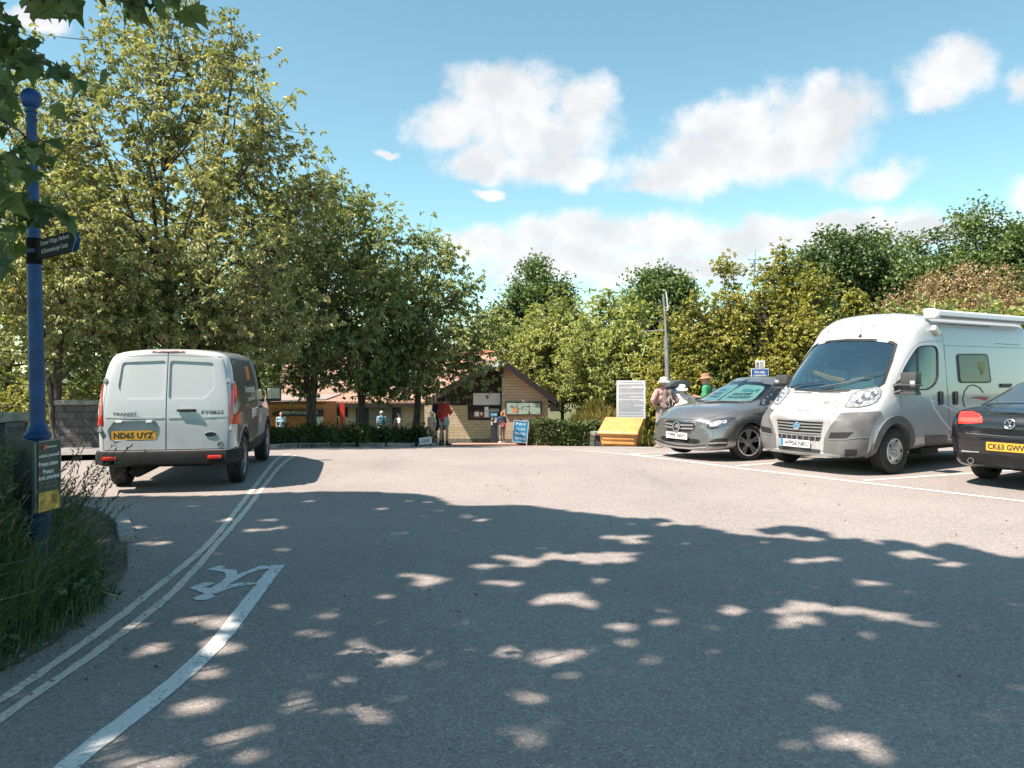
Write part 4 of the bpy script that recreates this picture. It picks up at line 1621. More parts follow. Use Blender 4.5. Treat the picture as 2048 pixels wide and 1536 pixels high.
for a, b, z0, z1 in ((0, 0.006, zb, zt), (wdt - 0.006, wdt, zb, zt), (0, wdt, zt - 0.006, zt)):
	panel(pp1 + t * a, pp1 + t * b, 0.006, m, z0, z1, 0.004)
m.obj('poster_frame', pmat('poster_frame_metal', (0.25, 0.27, 0.27), 0.4, metal=0.7), front)
m = MB()
fc = pp1 + t * wdt / 2 + nn * 0.003
Zv = Vector((0, 0, 1))
for s_, dz, ww in (('Protect yourself', 0.094, 0.88), ('Protect others', 0.142, 0.74), ('Protect', 0.190, 0.42), ('Northumberland', 0.225, 0.86), ('Northumberland', 0.040, 0.40)):
	text_plane(m, s_, (fc.x + (t.x * 0.03 if dz < 0.05 else 0), fc.y + (t.y * 0.03 if dz < 0.05 else 0), zt - dz), t, Zv, wdt * ww, 0.028 if dz > 0.05 else 0.013, bold=0.015)
m.obj('poster_lettering', M_WHITE, front)
m = MB()
q = pp1 + t * wdt * 0.34 + nn * 0.003
for k in range(3):
	m.prism([(-0.012, -0.013), (-0.004, -0.013), (0.002, 0.013), (-0.006, 0.013)], Matrix(((t.x, 0, nn.x, q.x + t.x * 0.008 * k), (t.y, 0, nn.y, q.y + t.y * 0.008 * k), (0, 1, 0, zt - 0.040), (0, 0, 0, 1))), 0.002)
m.obj('poster_emblem', pmat('orange_red', (0.62, 0.10, 0.04), 0.5), front)
m = MB()
panel(pp1 + t * 0.012, pp1 + t * (wdt - 0.012), 0.003, m, zb, zt - 0.315, 0.003)
m.obj('poster_map', pmat('poster_yellow', (0.42, 0.27, 0.05), 0.5, var=0.85, vscale=14), front)
m = MB()
text_plane(m, 'Stay safe, stay', (fc.x, fc.y, zt - 0.262), t, Zv, wdt * 0.7, 0.018)
text_plane(m, 'two metres apart', (fc.x, fc.y, zt - 0.288), t, Zv, wdt * 0.7, 0.018)
m.obj('poster_small_lettering', pmat('poster_olive', (0.20, 0.24, 0.09), 0.5), front)

# ------------------------------------------------------------------ walls on the left
M_RUB = stone_mat('rubble_stone', (0.060, 0.060, 0.060), (0.125, 0.12, 0.115), (0.035, 0.034, 0.033), bw=0.36, bh=0.15, msize=0.02, bump=0.035, off=0.43)
M_COPE = pmat('coping_stone', (0.24, 0.24, 0.20), 0.9, var=0.3, vscale=5, bump=0.01)


def stone_wall(name, label, a, b, h, th, z0, cope=0.09, over=0.05):
	a, b = Vector((*a, 0)), Vector((*b, 0))
	root = thing(name, label, 'wall', (a.x, a.y, z0), math.atan2((b - a).y, (b - a).x))
	L = (b - a).length
	m = MB()
	rn = random.Random(int(L * 100))
	nx, nz = max(2, int(L / 0.22)), max(2, int(h / 0.16))
	for s in (-1, 1):
		vs = []
		for i in range(nx + 1):
			for j in range(nz + 1):
				vs.append((L * i / nx, s * (th / 2 + rn.uniform(-0.018, 0.018) - 0.03 * j / nz), -0.1 + (h - cope + 0.1) * j / nz))
		m.add(vs, [((i * (nz + 1) + j), ((i + 1) * (nz + 1) + j), ((i + 1) * (nz + 1) + j + 1), (i * (nz + 1) + j + 1)) for i in range(nx) for j in range(nz)])
	for e in (0, L):
		m.add([(e, -th / 2, -0.1), (e, th / 2, -0.1), (e, th / 2 - 0.03, h - cope), (e, -th / 2 + 0.03, h - cope)], [(0, 1, 2, 3)])
	m.obj('wall', M_RUB, root, merge=True)
	m = MB()
	n = max(1, round(L / 0.9))
	for i in range(n):
		l = L / n
		m.box(((i + 0.5) * l, rn.uniform(-0.006, 0.006), h - cope / 2 + rn.uniform(-0.006, 0.006)), (l - 0.012, th + over * 2, cope))
	m.obj('coping', M_COPE, root, smooth=True, bevel=0.012)
	return root


stone_wall('stone_wall', 'dark rubble wall with pale flat coping beside the white van', (-9.18, 15.6), (-6.15, 15.9), 0.98, 0.42, -0.02)
stone_wall('stone_wall', 'low dark wall in deep shade behind the fingerpost', (-11.5, 8.9), (-5.55, 8.6), 0.92, 0.40, 0.15)

# ------------------------------------------------------------------ planting bed shrubs
BED = [(572, 20.6, 46, 850), (608, 21.4, 40, 850), (640, 21.2, 38, 850), (676, 22.6, 42, 856), (706, 22.2, 40, 850), (742, 23.4, 42, 852), (770, 23.0, 40, 856), (806, 23.6, 42, 856), (838, 23.2, 30, 852), (548, 19.3, 40, 862)]
SHL = ['first low green shrub beyond the nose of the van', 'low green shrub left of the forked trunk', 'green shrub hiding the foot of the forked trunk', 'shrub right of the forked trunk, below the red door', 'tall shrub below the building window',
	   'shrub in front of the twin stems', 'shrub below the walker with the blue rucksack', 'shrub in front of the tree with low boughs', 'last shrub of the bed beside the group of walkers', 'grassy shrub immediately in front of the van bonnet']
for i, ((u, d, hw, top), lab) in enumerate(zip(BED, SHL)):
	tree_px('shrub', lab, u, d, [(top, 8), (top + 8, hw * 0.6), (top + 22, hw), (896, hw * 1.05), (906, hw * 0.9)], L_HEDGE, cat='shrub', seed=201 + i, trunk_h=0.1, trunk_r=0.02, n_limb=12, n_twig=150, per=26,
			leaf=(0.085, 0.042), gap=-0.1, hollow=0.15, spread=0.10, trunk_name='stem', dz=0.08)
# clipped hedge and the golden shrub over it
def leaf_box(name, label, cat, c, size, rz, n, leaf, mat, seed, top_round=0.15, stemm=True, group=None):
	r = np.random.RandomState(seed)
	root = thing(name, label, cat, c, rz, group)
	hx, hy, h = size[0] / 2, size[1] / 2, size[2]
	U = r.uniform(-1, 1, (n, 3))
	f = r.randint(0, 6, n)
	dep = 1 - np.abs(r.normal(0, 0.10, n))
	P = U * np.array([hx, hy, 0.5]) + np.array([0, 0, 0.5])
	P[f == 0, 1] = -hy * dep[f == 0]
	P[f == 1, 1] = -hy * dep[f == 1]
	P[f == 2, 1] = hy * dep[f == 2]
	P[f == 3, 0] = hx * dep[f == 3] * np.sign(U[f == 3, 0])
	P[(f == 4) | (f == 5), 2] = dep[(f == 4) | (f == 5)]
	P[:, 2] *= h
	bump = 0.09 * np.sin(P[:, 0] * 3.1 + seed) + 0.05 * np.sin(P[:, 0] * 7.3)
	P[:, 2] *= 1 + bump * 0.6
	P[:, 1] *= 1 + bump
	P += r.normal(0, 0.03, (n, 3))
	D = r.normal(0, 1, (n, 3)) + np.array([0, -0.3, 0.4])
	D /= np.linalg.norm(D, axis=1, keepdims=True)
	N = r.normal(0, 0.7, (n, 3)) + np.array([0, -0.4, 0.7])
	N -= D * (N * D).sum(1, keepdims=True)
	N /= np.linalg.norm(N, axis=1, keepdims=True)
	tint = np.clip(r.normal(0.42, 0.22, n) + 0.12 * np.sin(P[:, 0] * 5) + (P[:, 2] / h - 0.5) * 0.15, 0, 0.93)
	tint[r.uniform(0, 1, n) < 0.02] = 1
	sz = r.uniform(0.7, 1.3, n)
	link('foliage', leaf_mesh('foliage', P, D, N, leaf[0] * sz, leaf[1] * sz, tint), mat, root)
	pts = []
	for k in range(int(size[0] * 9)):
		x, y = r.uniform(-hx, hx) * 0.95, r.uniform(-hy, hy) * 0.8
		pts.append((np.array([[x, y, -0.05], [x + r.normal(0, 0.05), y + r.normal(0, 0.05), h * 0.5], [x + r.normal(0, 0.12), y + r.normal(0, 0.08), h * 0.93]]), np.array([0.014, 0.010, 0.004])))
	link('stem', tubes_mesh('stem', pts, 4), BARK1, root)
	return root


hb = at(1122, 25.6)
leaf_box('hedge', 'clipped dark hedge between the folding sign and the yellow bin', 'hedge', (hb[0], hb[1], hb[2] - 0.02), (2.75, 0.8, 0.80), R(-4), 9500, (0.085, 0.045), L_HEDGE, 3)
gb = at(1085, 27.2)
tree_px('shrub', 'golden shrub rising over the left end of the clipped hedge', 1080, 27.0, [(826, 6), (834, 24), (848, 40), (870, 44), (890, 40)], L_YELLOW, cat='shrub', seed=231, trunk_h=0.1, trunk_r=0.02, n_limb=10, n_twig=110, per=26, leaf=(0.08, 0.04), gap=-0.1, hollow=0.1, spread=0.1, trunk_name='stem')
# meadow behind the hedge
r = np.random.RandomState(77)
n = 22000
X, Y = r.uniform(1.4, 9.5, n), r.uniform(28.5, 40, n)
Z = ground_z(X, Y)
Hh = r.uniform(0.35, 0.75, n)
D = r.normal(0, 0.25, (n, 3)) + np.array([0.1, 0, 1])
D /= np.linalg.norm(D, axis=1, keepdims=True)
N = r.normal(0, 1, (n, 3))
N -= D * (N * D).sum(1, keepdims=True)
N /= np.linalg.norm(N, axis=1, keepdims=True)
L_MEAD = leaf_mat('meadow_grass', (0.14, 0.15, 0.04), (0.34, 0.28, 0.09), (0.45, 0.32, 0.10), 0.4)
tag(link('meadow_grass', leaf_mesh('meadow_grass', np.stack([X, Y, Z], -1), D, N, Hh, np.full(n, 0.03), np.clip(r.normal(0.5, 0.3, n) - (Y - 32) * 0.05, 0, 1)), L_MEAD), 'golden long grass of the meadow behind the hedge', 'grass', kind='stuff')
# rough grass on the bank behind the bays
n = 26000
X, Y = r.uniform(3.2, 18, n), r.uniform(20.6, 25, n)
ok = (Y > 22.6 - (X - 3.2) * 0.6) & ((X > 4.25) | (Y > 23.9))
X, Y = X[ok], Y[ok]
n = len(X)
Z = gza(X, Y) - 0.05
D = r.normal(0, 0.4, (n, 3)) + np.array([0.1, 0, 1])
D /= np.linalg.norm(D, axis=1, keepdims=True)
N = r.normal(0, 1, (n, 3))
N -= D * (N * D).sum(1, keepdims=True)
N /= np.linalg.norm(N, axis=1, keepdims=True)
L_BANK = leaf_mat('bank_grass', (0.11, 0.13, 0.03), (0.27, 0.25, 0.08), (0.4, 0.32, 0.14), 0.4)
tag(link('bank_grass', leaf_mesh('bank_grass', np.stack([X, Y, Z], -1), D, N, r.uniform(0.15, 0.5, n) * np.clip((Y - 20.4) / 1.2, 0.3, 1), np.full(n, 0.022), np.clip(r.normal(0.5, 0.3, n), 0, 1)), L_BANK), 'dry rough grass on the bank behind the parking bays', 'grass', kind='stuff')
tag(poly_sheet('bank', [(3.0, 22.9), (4.2, 21.45), (7.0, 20.55), (22, 20.55), (22, 26), (3.0, 26)], -0.015, M_SOIL, 0.8, kind=None), kind='structure')

# rubble stub left of the grit bin
sb = at(1192, 24.3)
stone_wall('stone_wall', 'short broken end of rubble wall between hedge and yellow bin', (sb[0] - 0.12, sb[1]), (sb[0] + 0.75, sb[1] + 0.25), 0.45, 0.4, sb[2], cope=0.12, over=0.0)

# ------------------------------------------------------------------ stone building (gable end, long wing)
M_SAND = stone_mat('sandstone', (0.38, 0.29, 0.19), (0.54, 0.43, 0.30), (0.32, 0.26, 0.19), bw=0.62, bh=0.16, msize=0.010, bump=0.02)
M_TIMB = pmat('dark_timber', (0.013, 0.010, 0.009), 0.7, var=0.35, vscale=5)
M_TILE = stone_mat('clay_tile', (0.36, 0.21, 0.155), (0.46, 0.29, 0.22), (0.16, 0.08, 0.06), bw=0.24, bh=0.28, msize=0.02, bump=0.03)
bd = 41.5
bg0 = gz(0, bd)
bld = thing('stone_building', 'sandstone visitor building with dark gable boards and red tiled roof', 'building', (0, bd, bg0))
X_ = lambda u, d=bd: (u - 1024) / FPX * d
Zp = lambda v, d=bd: CAM_H - (v - HZ) / FPX * d - bg0
xl, xr = X_(893), X_(1096)
xa, za = X_(1003), Zp(716)
zl, ze = Zp(797), Zp(797)
dep = 7.0
# gable end: right half flush, left half set back as a porch
m = MB()
xm = xa + 0.02
rec = 0.7
zr = za - (xr - xa) * (za - ze) / (X_(1112) - xa)
zsl = za - (xa - xl) * 0.52
slope_r = (za - ze) / (X_(1112) - xa)
m.add([(xm, 0, -0.2), (xr, 0, -0.2), (xr, 0, zr - 0.12), (xm, 0, za - 0.16), (xm, dep, -0.2), (xr, dep, -0.2), (xr, dep, zr - 0.12), (xm, dep, za - 0.16)],
	  [(0, 1, 2, 3), (4, 7, 6, 5), (0, 4, 5, 1), (1, 5, 6, 2), (2, 6, 7, 3), (0, 3, 7, 4)])
# low sandstone wall of the porch side
zw = Zp(842)
z_s = Zp(812)
m.box(((X_(846) + X_(933)) / 2, rec + 0.2, z_s / 2 - 0.1), (X_(933) - X_(846), 0.4, z_s + 0.2))
m.box(((X_(933) + xm) / 2 - 0.003, rec + 0.2, zw / 2 - 0.1), (xm - X_(933) - 0.006, 0.396, zw + 0.2))
m.obj('wall', M_SAND, bld)
# plinth
m = MB()
m.box(((xm + xr) / 2, -0.03, 0.06), (xr - xm + 0.06, 0.06, 0.34))
m.box(((X_(846) + xm) / 2 - 0.02, rec - 0.03, 0.02), (xm - X_(846) - 0.06, 0.055, 0.3))
m.obj('plinth', pmat('plinth_stone', (0.16, 0.14, 0.11), 0.9, var=0.3), bld)
# dark upper timber boarding of the porch side
m = MB()
nb = 22
for k in range(nb):
	xx0 = X_(846) + (xm - X_(846)) * k / nb
	xx1 = X_(846) + (xm - X_(846)) * (k + 1) / nb
	zt_ = min(za - (xa - (xx0 + xx1) / 2) * 0.50, za) - 0.14
	zlow = z_s + 0.002 if xx1 < X_(934) else Zp(812)
	if zt_ > zlow:
		m.box(((xx0 + xx1) / 2, rec + 0.17, (zt_ + zlow) / 2), (xx1 - xx0 - 0.012, 0.05 + 0.012 * (k % 2), zt_ - zlow))
m.obj('timber_cladding', M_TIMB, bld)
# porch window: dark frame, glass, notices
m = MB()
wx0, wx1, wz0, wz1 = X_(934), xm - 0.02, zw + 0.002, Zp(812) - 0.002
wy = rec + 0.10
for a, b in ((wx0, wx0 + 0.10), (X_(943) - 0.03, X_(943) + 0.03), (X_(962) - 0.02, X_(962) + 0.02), (wx1 - 0.1, wx1)):
	m.box(((a + b) / 2, wy, (wz0 + wz1) / 2), (b - a, 0.12, wz1 - wz0))
m.box(((wx0 + wx1) / 2, wy, wz0 + 0.05), (wx1 - wx0, 0.14, 0.1))
m.box(((wx0 + wx1) / 2, wy, wz1 - 0.05), (wx1 - wx0, 0.13, 0.1))
win = m.obj('window', M_TIMB, bld)
m = MB()
m.box(((wx0 + wx1) / 2, wy + 0.06, (wz0 + wz1) / 2), (wx1 - wx0 - 0.1, 0.02, wz1 - wz0 - 0.1))
M_WGL = pmat('window_glass', (0.02, 0.024, 0.026), 0.06, spec=0.8)
m.obj('pane', M_WGL, win)
m = MB()
for u0, u1, v0, v1 in ((948, 957, 825, 834), (968, 977, 824, 836), (968, 976, 815, 823), (960, 964, 826, 832)):
	m.box(((X_(u0) + X_(u1)) / 2, wy - 0.02 - 0.045, (Zp(v0) + Zp(v1)) / 2), (X_(u1) - X_(u0), 0.01, abs(Zp(v0) - Zp(v1))))
m.obj('notice', M_WHITE, win)
# pale banner over the window
m = MB()
m.box(((X_(945) + xm) / 2 - 0.05, rec + 0.08, (Zp(787) + Zp(811)) / 2), (xm - X_(945) - 0.1, 0.06, Zp(787) - Zp(811)))
bn = m.obj('banner', pmat('banner_white', (0.62, 0.64, 0.70), 0.5), bld)
# roof: two slopes with thick dark verge boards
m = MB()
fr = -0.55
sR = (xa, za), (X_(1112), ze)
sL = (xa, za), (X_(893) - 0.3, za - (xa - X_(893) + 0.3) * 0.52)
for (a, b) in (sR, sL):
	m.add([(a[0], fr, a[1]), (b[0], fr, b[1]), (b[0], dep, b[1]), (a[0], dep, a[1]), (a[0], fr, a[1] - 0.12), (b[0], fr, b[1] - 0.12), (b[0], dep, b[1] - 0.12), (a[0], dep, a[1] - 0.12)],
		  [(0, 1, 2, 3), (7, 6, 5, 4), (0, 4, 5, 1), (1, 5, 6, 2), (2, 6, 7, 3)])
roof = m.obj('roof', M_TILE, bld)
m = MB()
for (a, b) in (sR, sL):
	y0, y1 = fr - 0.05, fr - 0.003
	m.add([(a[0], y0, a[1] + 0.02), (b[0], y0, b[1] + 0.02), (b[0], y0, b[1] - 0.36), (a[0], y0, a[1] - 0.36), (a[0], y1, a[1] + 0.02), (b[0], y1, b[1] + 0.02), (b[0], y1, b[1] - 0.36), (a[0], y1, a[1] - 0.36)],
		  [(0, 3, 2, 1), (4, 5, 6, 7), (0, 1, 5, 4), (3, 7, 6, 2), (1, 2, 6, 5), (0, 4, 7, 3)])
m.box((X_(1110), (fr + 0.05) / 2, ze - 0.42), (0.55, 0.6, 0.5))
m.box((xa + 0.0, fr + 0.28, za - 0.55), (0.24, 0.5, 0.75))
m.obj('verge_board', M_TIMB, roof)
# small lamp under the apex
m = MB()
m.box((X_(992), fr - 0.12, Zp(729)), (0.32, 0.14, 0.28))
m.obj('flood_lamp', pmat('lamp_face', (0.55, 0.60, 0.62), 0.3), bld, bevel=0.02)
# display case with three lit maps on the gable wall
m = MB()
cx0, cx1, cz1, cz0 = X_(1011), X_(1083), Zp(804), Zp(830)
m.box(((cx0 + cx1) / 2, -0.06, (cz0 + cz1) / 2), (cx1 - cx0, 0.12, cz1 - cz0))
case = m.obj('display_case', M_TIMB, bld)
m = MB()
for k in range(3):
	a, b = cx0 + 0.05 + (cx1 - cx0 - 0.1) * k / 3 + 0.015, cx0 + 0.05 + (cx1 - cx0 - 0.1) * (k + 1) / 3 - 0.015
	m.box(((a + b) / 2, -0.125, (cz0 + cz1) / 2), (b - a, 0.02, cz1 - cz0 - 0.1))
mp = m.obj('display_sheet', pmat('display_green', (0.30, 0.40, 0.35), 0.35, var=0.12, vscale=2), case)
m = MB()
for k in range(22):
	rr = random.Random(k)
	a = cx0 + 0.12 + (cx1 - cx0 - 0.24) * rr.random()
	m.box((a, -0.138, cz0 + 0.12 + (cz1 - cz0 - 0.24) * rr.random()), (0.03 + 0.12 * rr.random(), 0.004, 0.02 + 0.04 * rr.random()))
m.obj('display_print', pmat('display_print_dark', (0.06, 0.13, 0.11), 0.5), mp)
m = MB()
m.box((X_(1030), -0.138, Zp(820)), (0.26, 0.005, 0.28))
m.obj('display_picture', pmat('display_orange', (0.50, 0.22, 0.10), 0.5, var=0.5, vscale=12), mp)

# long wing to the left, its roof showing between the trees
wing = thing('stone_building', 'long low stone wing with pink tiled roof behind the row of trees', 'building', (0, 43.5, gz(0, 43.5)))
g2 = gz(0, 43.5)
X2 = lambda u: (u - 1024) / FPX * 43.5
Z2 = lambda v: CAM_H - (v - HZ) / FPX * 43.5 - g2
m = MB()
m.box(((X2(560) + X2(892)) / 2, 2.5, Z2(806) / 2 - 0.1), (X2(892) - X2(560), 5.0, Z2(806) + 0.2))
m.obj('wall', M_SAND, wing)
m = MB()
ev, rv = Z2(806), Z2(708)
for s in (0, 1):
	y0, y1 = (-0.5, 2.6) if s == 0 else (5.7, 2.6)
	m.add([(X2(552), y0, ev), (X2(992), y0, ev), (X2(992), y1, rv), (X2(552), y1, rv), (X2(552), y0, ev + 0.12), (X2(992), y0, ev + 0.12), (X2(992), y1, rv + 0.12), (X2(552), y1, rv + 0.12)],
		  [(0, 1, 2, 3), (4, 7, 6, 5), (0, 4, 5, 1), (1, 5, 6, 2), (3, 2, 6, 7), (0, 3, 7, 4)])
rf2 = m.obj('roof', M_TILE, wing)
m = MB()
m.tube([(X2(552), 2.6, rv + 0.14), (X2(992), 2.6, rv + 0.14)], 0.12, 8)
m.obj('ridge_tile', pmat('ridge_red', (0.48, 0.17, 0.10), 0.8, var=0.2), rf2)
m = MB()
m.box(((X2(640) + X2(890)) / 2, -0.47, ev - 0.08), (X2(890) - X2(560) + 0.1, 0.05, 0.28))
m.obj('fascia', M_TIMB, rf2)
for u0, u1, v0, v1, mt, nm in ((714, 735, 812, 868, M_DARK, 'door'), (738, 786, 812, 866, pmat('roller_shutter', (0.20, 0.19, 0.155), 0.7, var=0.2), 'shutter'), (786, 800, 812, 880, M_DARK, 'door'), (660, 694, 814, 832, M_WGL, 'window')):
	m = MB()
	if nm == 'shutter':
		for k in range(16):
			z0 = Z2(v1) + (Z2(v0) - Z2(v1)) * k / 16
			m.box(((X2(u0) + X2(u1)) / 2, -0.03 - 0.006 * (k % 2), z0 + (Z2(v0) - Z2(v1)) / 32), (X2(u1) - X2(u0), 0.06, (Z2(v0) - Z2(v1)) / 16 - 0.004))
	else:
		m.box(((X2(u0) + X2(u1)) / 2, -0.02, (Z2(v0) + Z2(v1)) / 2), (X2(u1) - X2(u0), 0.05, Z2(v0) - Z2(v1)))
		for a in (u0, u1):
			m.box((X2(a), -0.035, (Z2(v0) + Z2(v1)) / 2), (0.1, 0.1, Z2(v0) - Z2(v1) + 0.1))
	m.obj(nm, mt, wing)

# timber catering kiosk with its sign
kd = 37.0
kg = gz(0, kd)
XK = lambda u: (u - 1024) / FPX * kd
ZK = lambda v: CAM_H - (v - HZ) / FPX * kd - kg
kio = thing('kiosk', 'orange timber catering hut with a black name board', 'kiosk', (0, kd, kg))
M_CED = pmat('cedar_board', (0.40, 0.155, 0.045), 0.55, var=0.35, vscale=4)
m = MB()
nb = 13
zk1, zk0 = ZK(806), -0.1
for k in range(nb):
	z0 = zk0 + (zk1 - zk0) * k / nb
	m.box(((XK(480) + XK(651)) / 2, 1.2 - 0.012 * (k % 2), z0 + (zk1 - zk0) / nb / 2), (XK(651) - XK(480), 2.4, (zk1 - zk0) / nb - 0.008))
m.obj('wall', M_CED, kio)
m = MB()
m.box((XK(648), -0.03, zk1 / 2), (0.10, 0.05, zk1))
m.box(((XK(480) + XK(651)) / 2, -0.025, ZK(812)), (XK(651) - XK(480), 0.04, 0.10))
m.obj('trim', pmat('cedar_trim', (0.46, 0.22, 0.08), 0.5, var=0.2), kio)
m = MB()
m.add([(XK(470), -0.5, zk1 + 0.02), (XK(658), -0.5, zk1 + 0.14), (XK(658), 2.8, zk1 + 0.30), (XK(470), 2.8, zk1 + 0.18), (XK(470), -0.5, zk1 + 0.10), (XK(658), -0.5, zk1 + 0.22), (XK(658), 2.8, zk1 + 0.38), (XK(470), 2.8, zk1 + 0.26)],
	  [(0, 1, 2, 3), (4, 7, 6, 5), (0, 4, 5, 1), (1, 5, 6, 2), (2, 6, 7, 3), (3, 7, 4, 0)])
m.obj('roof', pmat('felt_roof', (0.30, 0.24, 0.22), 0.9, var=0.15), kio)
m = MB()
sx0, sx1, sz0, sz1 = XK(546), XK(648), ZK(832), ZK(819)
xc_ = (sx0 + sx1) / 2
hz_ = (sz1 - sz0)
m.prism([(sx0, 0), (sx1, 0), (sx1, hz_), (sx0 + 0.5, hz_), (sx0 + 0.32, hz_ * 0.8), (sx0, hz_ * 0.55)], Matrix(((1, 0, 0, 0), (0, 0, -1, -0.06), (0, 1, 0, sz0), (0, 0, 0, 1))), 0.03)
sg = m.obj('name_board', pmat('sign_black', (0.012, 0.012, 0.012), 0.4), kio)
m = MB()
text_plane(m, 'PIPERS PITCH CATERING', ((XK(564) + XK(636)) / 2, -0.094, (sz0 + sz1) / 2 + 0.01), (1, 0, 0), (0, 0, 1), XK(636) - XK(564), 0.15)
m.obj('name_lettering', pmat('sign_cream', (0.72, 0.70, 0.62), 0.5), sg)
# menu board and red door beside it
m = MB()
m.box((XK(640), -0.05, ZK(838) - 0.1), (0.28, 0.03, 0.42))
m.obj('menu_sheet', pmat('menu_pale', (0.48, 0.56, 0.56), 0.5, var=0.3, vscale=9), kio)
rd = thing('door', 'open red door standing right of the timber kiosk', 'door', (XK(679), kd + 0.6, kg))
m = MB()
m.box((0, 0, 0.95), (0.24, 0.06, 2.0))
m.obj('leaf', pmat('red_door_paint', (0.42, 0.035, 0.02), 0.45), rd, bevel=0.008)
m = MB()
m.tube([(0.06, -0.06, 0.95), (0.06, -0.06, 1.1)], 0.012, 8)
m.obj('handle', M_CHROME, rd)

# ------------------------------------------------------------------ pay machines, boards, bin, mast, bay sign
def pay_machine(label, u, d, face=0.0, cap='solar', hgt=1.85, group='ticket machines'):
	b = at(u, d)
	rt = thing('ticket_machine', label, 'ticket machine', b, face, group)
	M_BODY = pmat('machine_navy', (0.012, 0.024, 0.035), 0.4, var=0.1)
	m = MB()
	m.box((0, 0, hgt * 0.26), (0.36, 0.34, hgt * 0.52))
	m.box((0, 0, hgt * 0.70), (0.42, 0.36, hgt * 0.36))
	m.obj('cabinet', M_BODY, rt, smooth=True, bevel=0.015)
	m = MB()
	if cap == 'solar':
		m.prism([(-0.30, -0.05), (0.30, -0.05), (0.26, 0.02), (-0.26, 0.02)], Matrix.Translation((0, 0.03, hgt * 0.95)) @ Matrix.Rotation(R(25), 4, 'X'), 0.05)
		m.box((0, 0.03, hgt * 0.93), (0.56, 0.42, 0.05), rot=Matrix.Rotation(R(14), 3, 'X'))
		m.box((0, 0.0, hgt * 0.895), (0.3, 0.26, 0.06))
	else:
		prof = [(-0.34, 0.0), (-0.30, 0.08), (-0.16, 0.15), (0.05, 0.19), (0.25, 0.18), (0.34, 0.12), (0.34, 0.0)]
		m.prism(prof, Matrix(((1, 0, 0, 0), (0, 0, -1, 0.22), (0, 1, 0, hgt * 0.88), (0, 0, 0, 1))), 0.44)
	m.obj('cap', pmat('machine_cap', (0.06, 0.07, 0.065), 0.4), rt, smooth=True, bevel=0.01)
	m = MB()
	m.box((0, -0.185, hgt * 0.815), (0.36, 0.02, hgt * 0.10))
	pn = m.obj('top_panel', pmat('machine_blue', (0.03, 0.22, 0.36), 0.4), rt)
	m = MB()
	text_plane(m, 'PAY HERE', (0, -0.197, hgt * 0.815), (1, 0, 0), (0, 0, 1), 0.26, 0.06, 0.01)
	m.obj('panel_lettering', M_WHITE, pn)
	m = MB()
	m.box((-0.09, -0.185, hgt * 0.70), (0.06, 0.016, 0.10))
	m.box((0.10, -0.185, hgt * 0.70), (0.10, 0.016, 0.09))
	m.box((-0.12, -0.185, hgt * 0.57), (0.09, 0.016, 0.20))
	m.box((0.05, -0.19, hgt * 0.60), (0.12, 0.02, 0.05))
	m.obj('screen', pmat('machine_pale', (0.45, 0.50, 0.50), 0.4, var=0.3, vscale=20), rt)
	m = MB()
	m.box((0.07, -0.19, hgt * 0.51), (0.14, 0.03, 0.04))
	m.obj('ticket_tray', M_BLACK, rt)
	return rt


pay_machine('navy ticket machine with blue top panel in front of the stone building', 988, 40.6)
pay_machine('dark ticket machine with a rounded cap between the people in sun hats', 1352, 21.6, R(20), 'round', 1.92)

ab = at(1039, 25.2)
abd = thing('folding_sign', 'blue and white folding board standing on the pink path', 'sign', ab, R(8))
M_SILV = pmat('sign_silver', (0.50, 0.52, 0.53), 0.4, metal=0.5)
for s, nm in ((-1, 'front_panel'), (1, 'rear_panel')):
	m = MB()
	tl = 0
	Rm = Matrix.Translation((0.16 if s > 0 else -0.04, 0.16 * s, 0.0)) @ Matrix.Rotation(R(-9.5) * (1 if s < 0 else -1), 4, 'X') @ Matrix.Rotation(R(7) * (1 if s < 0 else -1), 4, 'Y')
	for a, b, c, dd in ((-0.24, 0.42, 0.03, 0.84), (0.24, 0.42, 0.03, 0.84)):
		m.box((a, 0, b), (c, 0.03, dd))
	m.box((0, 0, 0.825), (0.51, 0.03, 0.03))
	m.box((0, 0, 0.13), (0.45, 0.03, 0.03))
	fr_ = m.obj(nm, M_SILV, abd)
	fr_.matrix_local = Rm
	m = MB()
	m.box((0, 0, 0.48), (0.448, 0.012, 0.66))
	m.obj('sheet', pmat('sign_blue', (0.02, 0.20, 0.36), 0.45) if s < 0 else pmat('sign_back', (0.05, 0.06, 0.065), 0.5), fr_)
	if s < 0:
		m = MB()
		for k, tx in enumerate(('We', 'are', 'open', 'Car')):
			text_plane(m, ['PAY', 'ALL DAY', 'PARKING', 'OPEN'][k], (0, -0.0075, 0.72 - 0.155 * k), (1, 0, 0), (0, 0, 1), 0.34, 0.085, 0.01)
		m.obj('sheet_lettering', pmat('sign_sky', (0.62, 0.76, 0.80), 0.5), fr_)

# white notice board on two posts
nb_ = at(1262, 24.2)
ntc = thing('notice_board', 'tall white board full of printed parking rules', 'notice board', nb_, R(2))
zb_ = CAM_H - (838 - HZ) / FPX * 24.2 - nb_[2]
zt_ = CAM_H - (761 - HZ) / FPX * 24.2 - nb_[2]
wb = 58 / FPX * 24.2
m = MB()
m.box((0, 0, (zb_ + zt_) / 2), (wb, 0.03, zt_ - zb_))
brd = m.obj('board', pmat('board_white', (0.78, 0.78, 0.80), 0.45, var=0.04), ntc, bevel=0.004)
m = MB()
for s in (-1, 1):
	m.box((s * wb * 0.36, 0.045, zt_ / 2 - 0.05), (0.06, 0.06, zt_))
m.obj('leg', M_GALV, ntc)
m = MB()
rr = random.Random(9)
text_plane(m, 'Northumberland Parking', (0, -0.017, zt_ - 0.06), (1, 0, 0), (0, 0, 1), wb * 0.72, 0.042, 0.01)
z = zt_ - 0.13
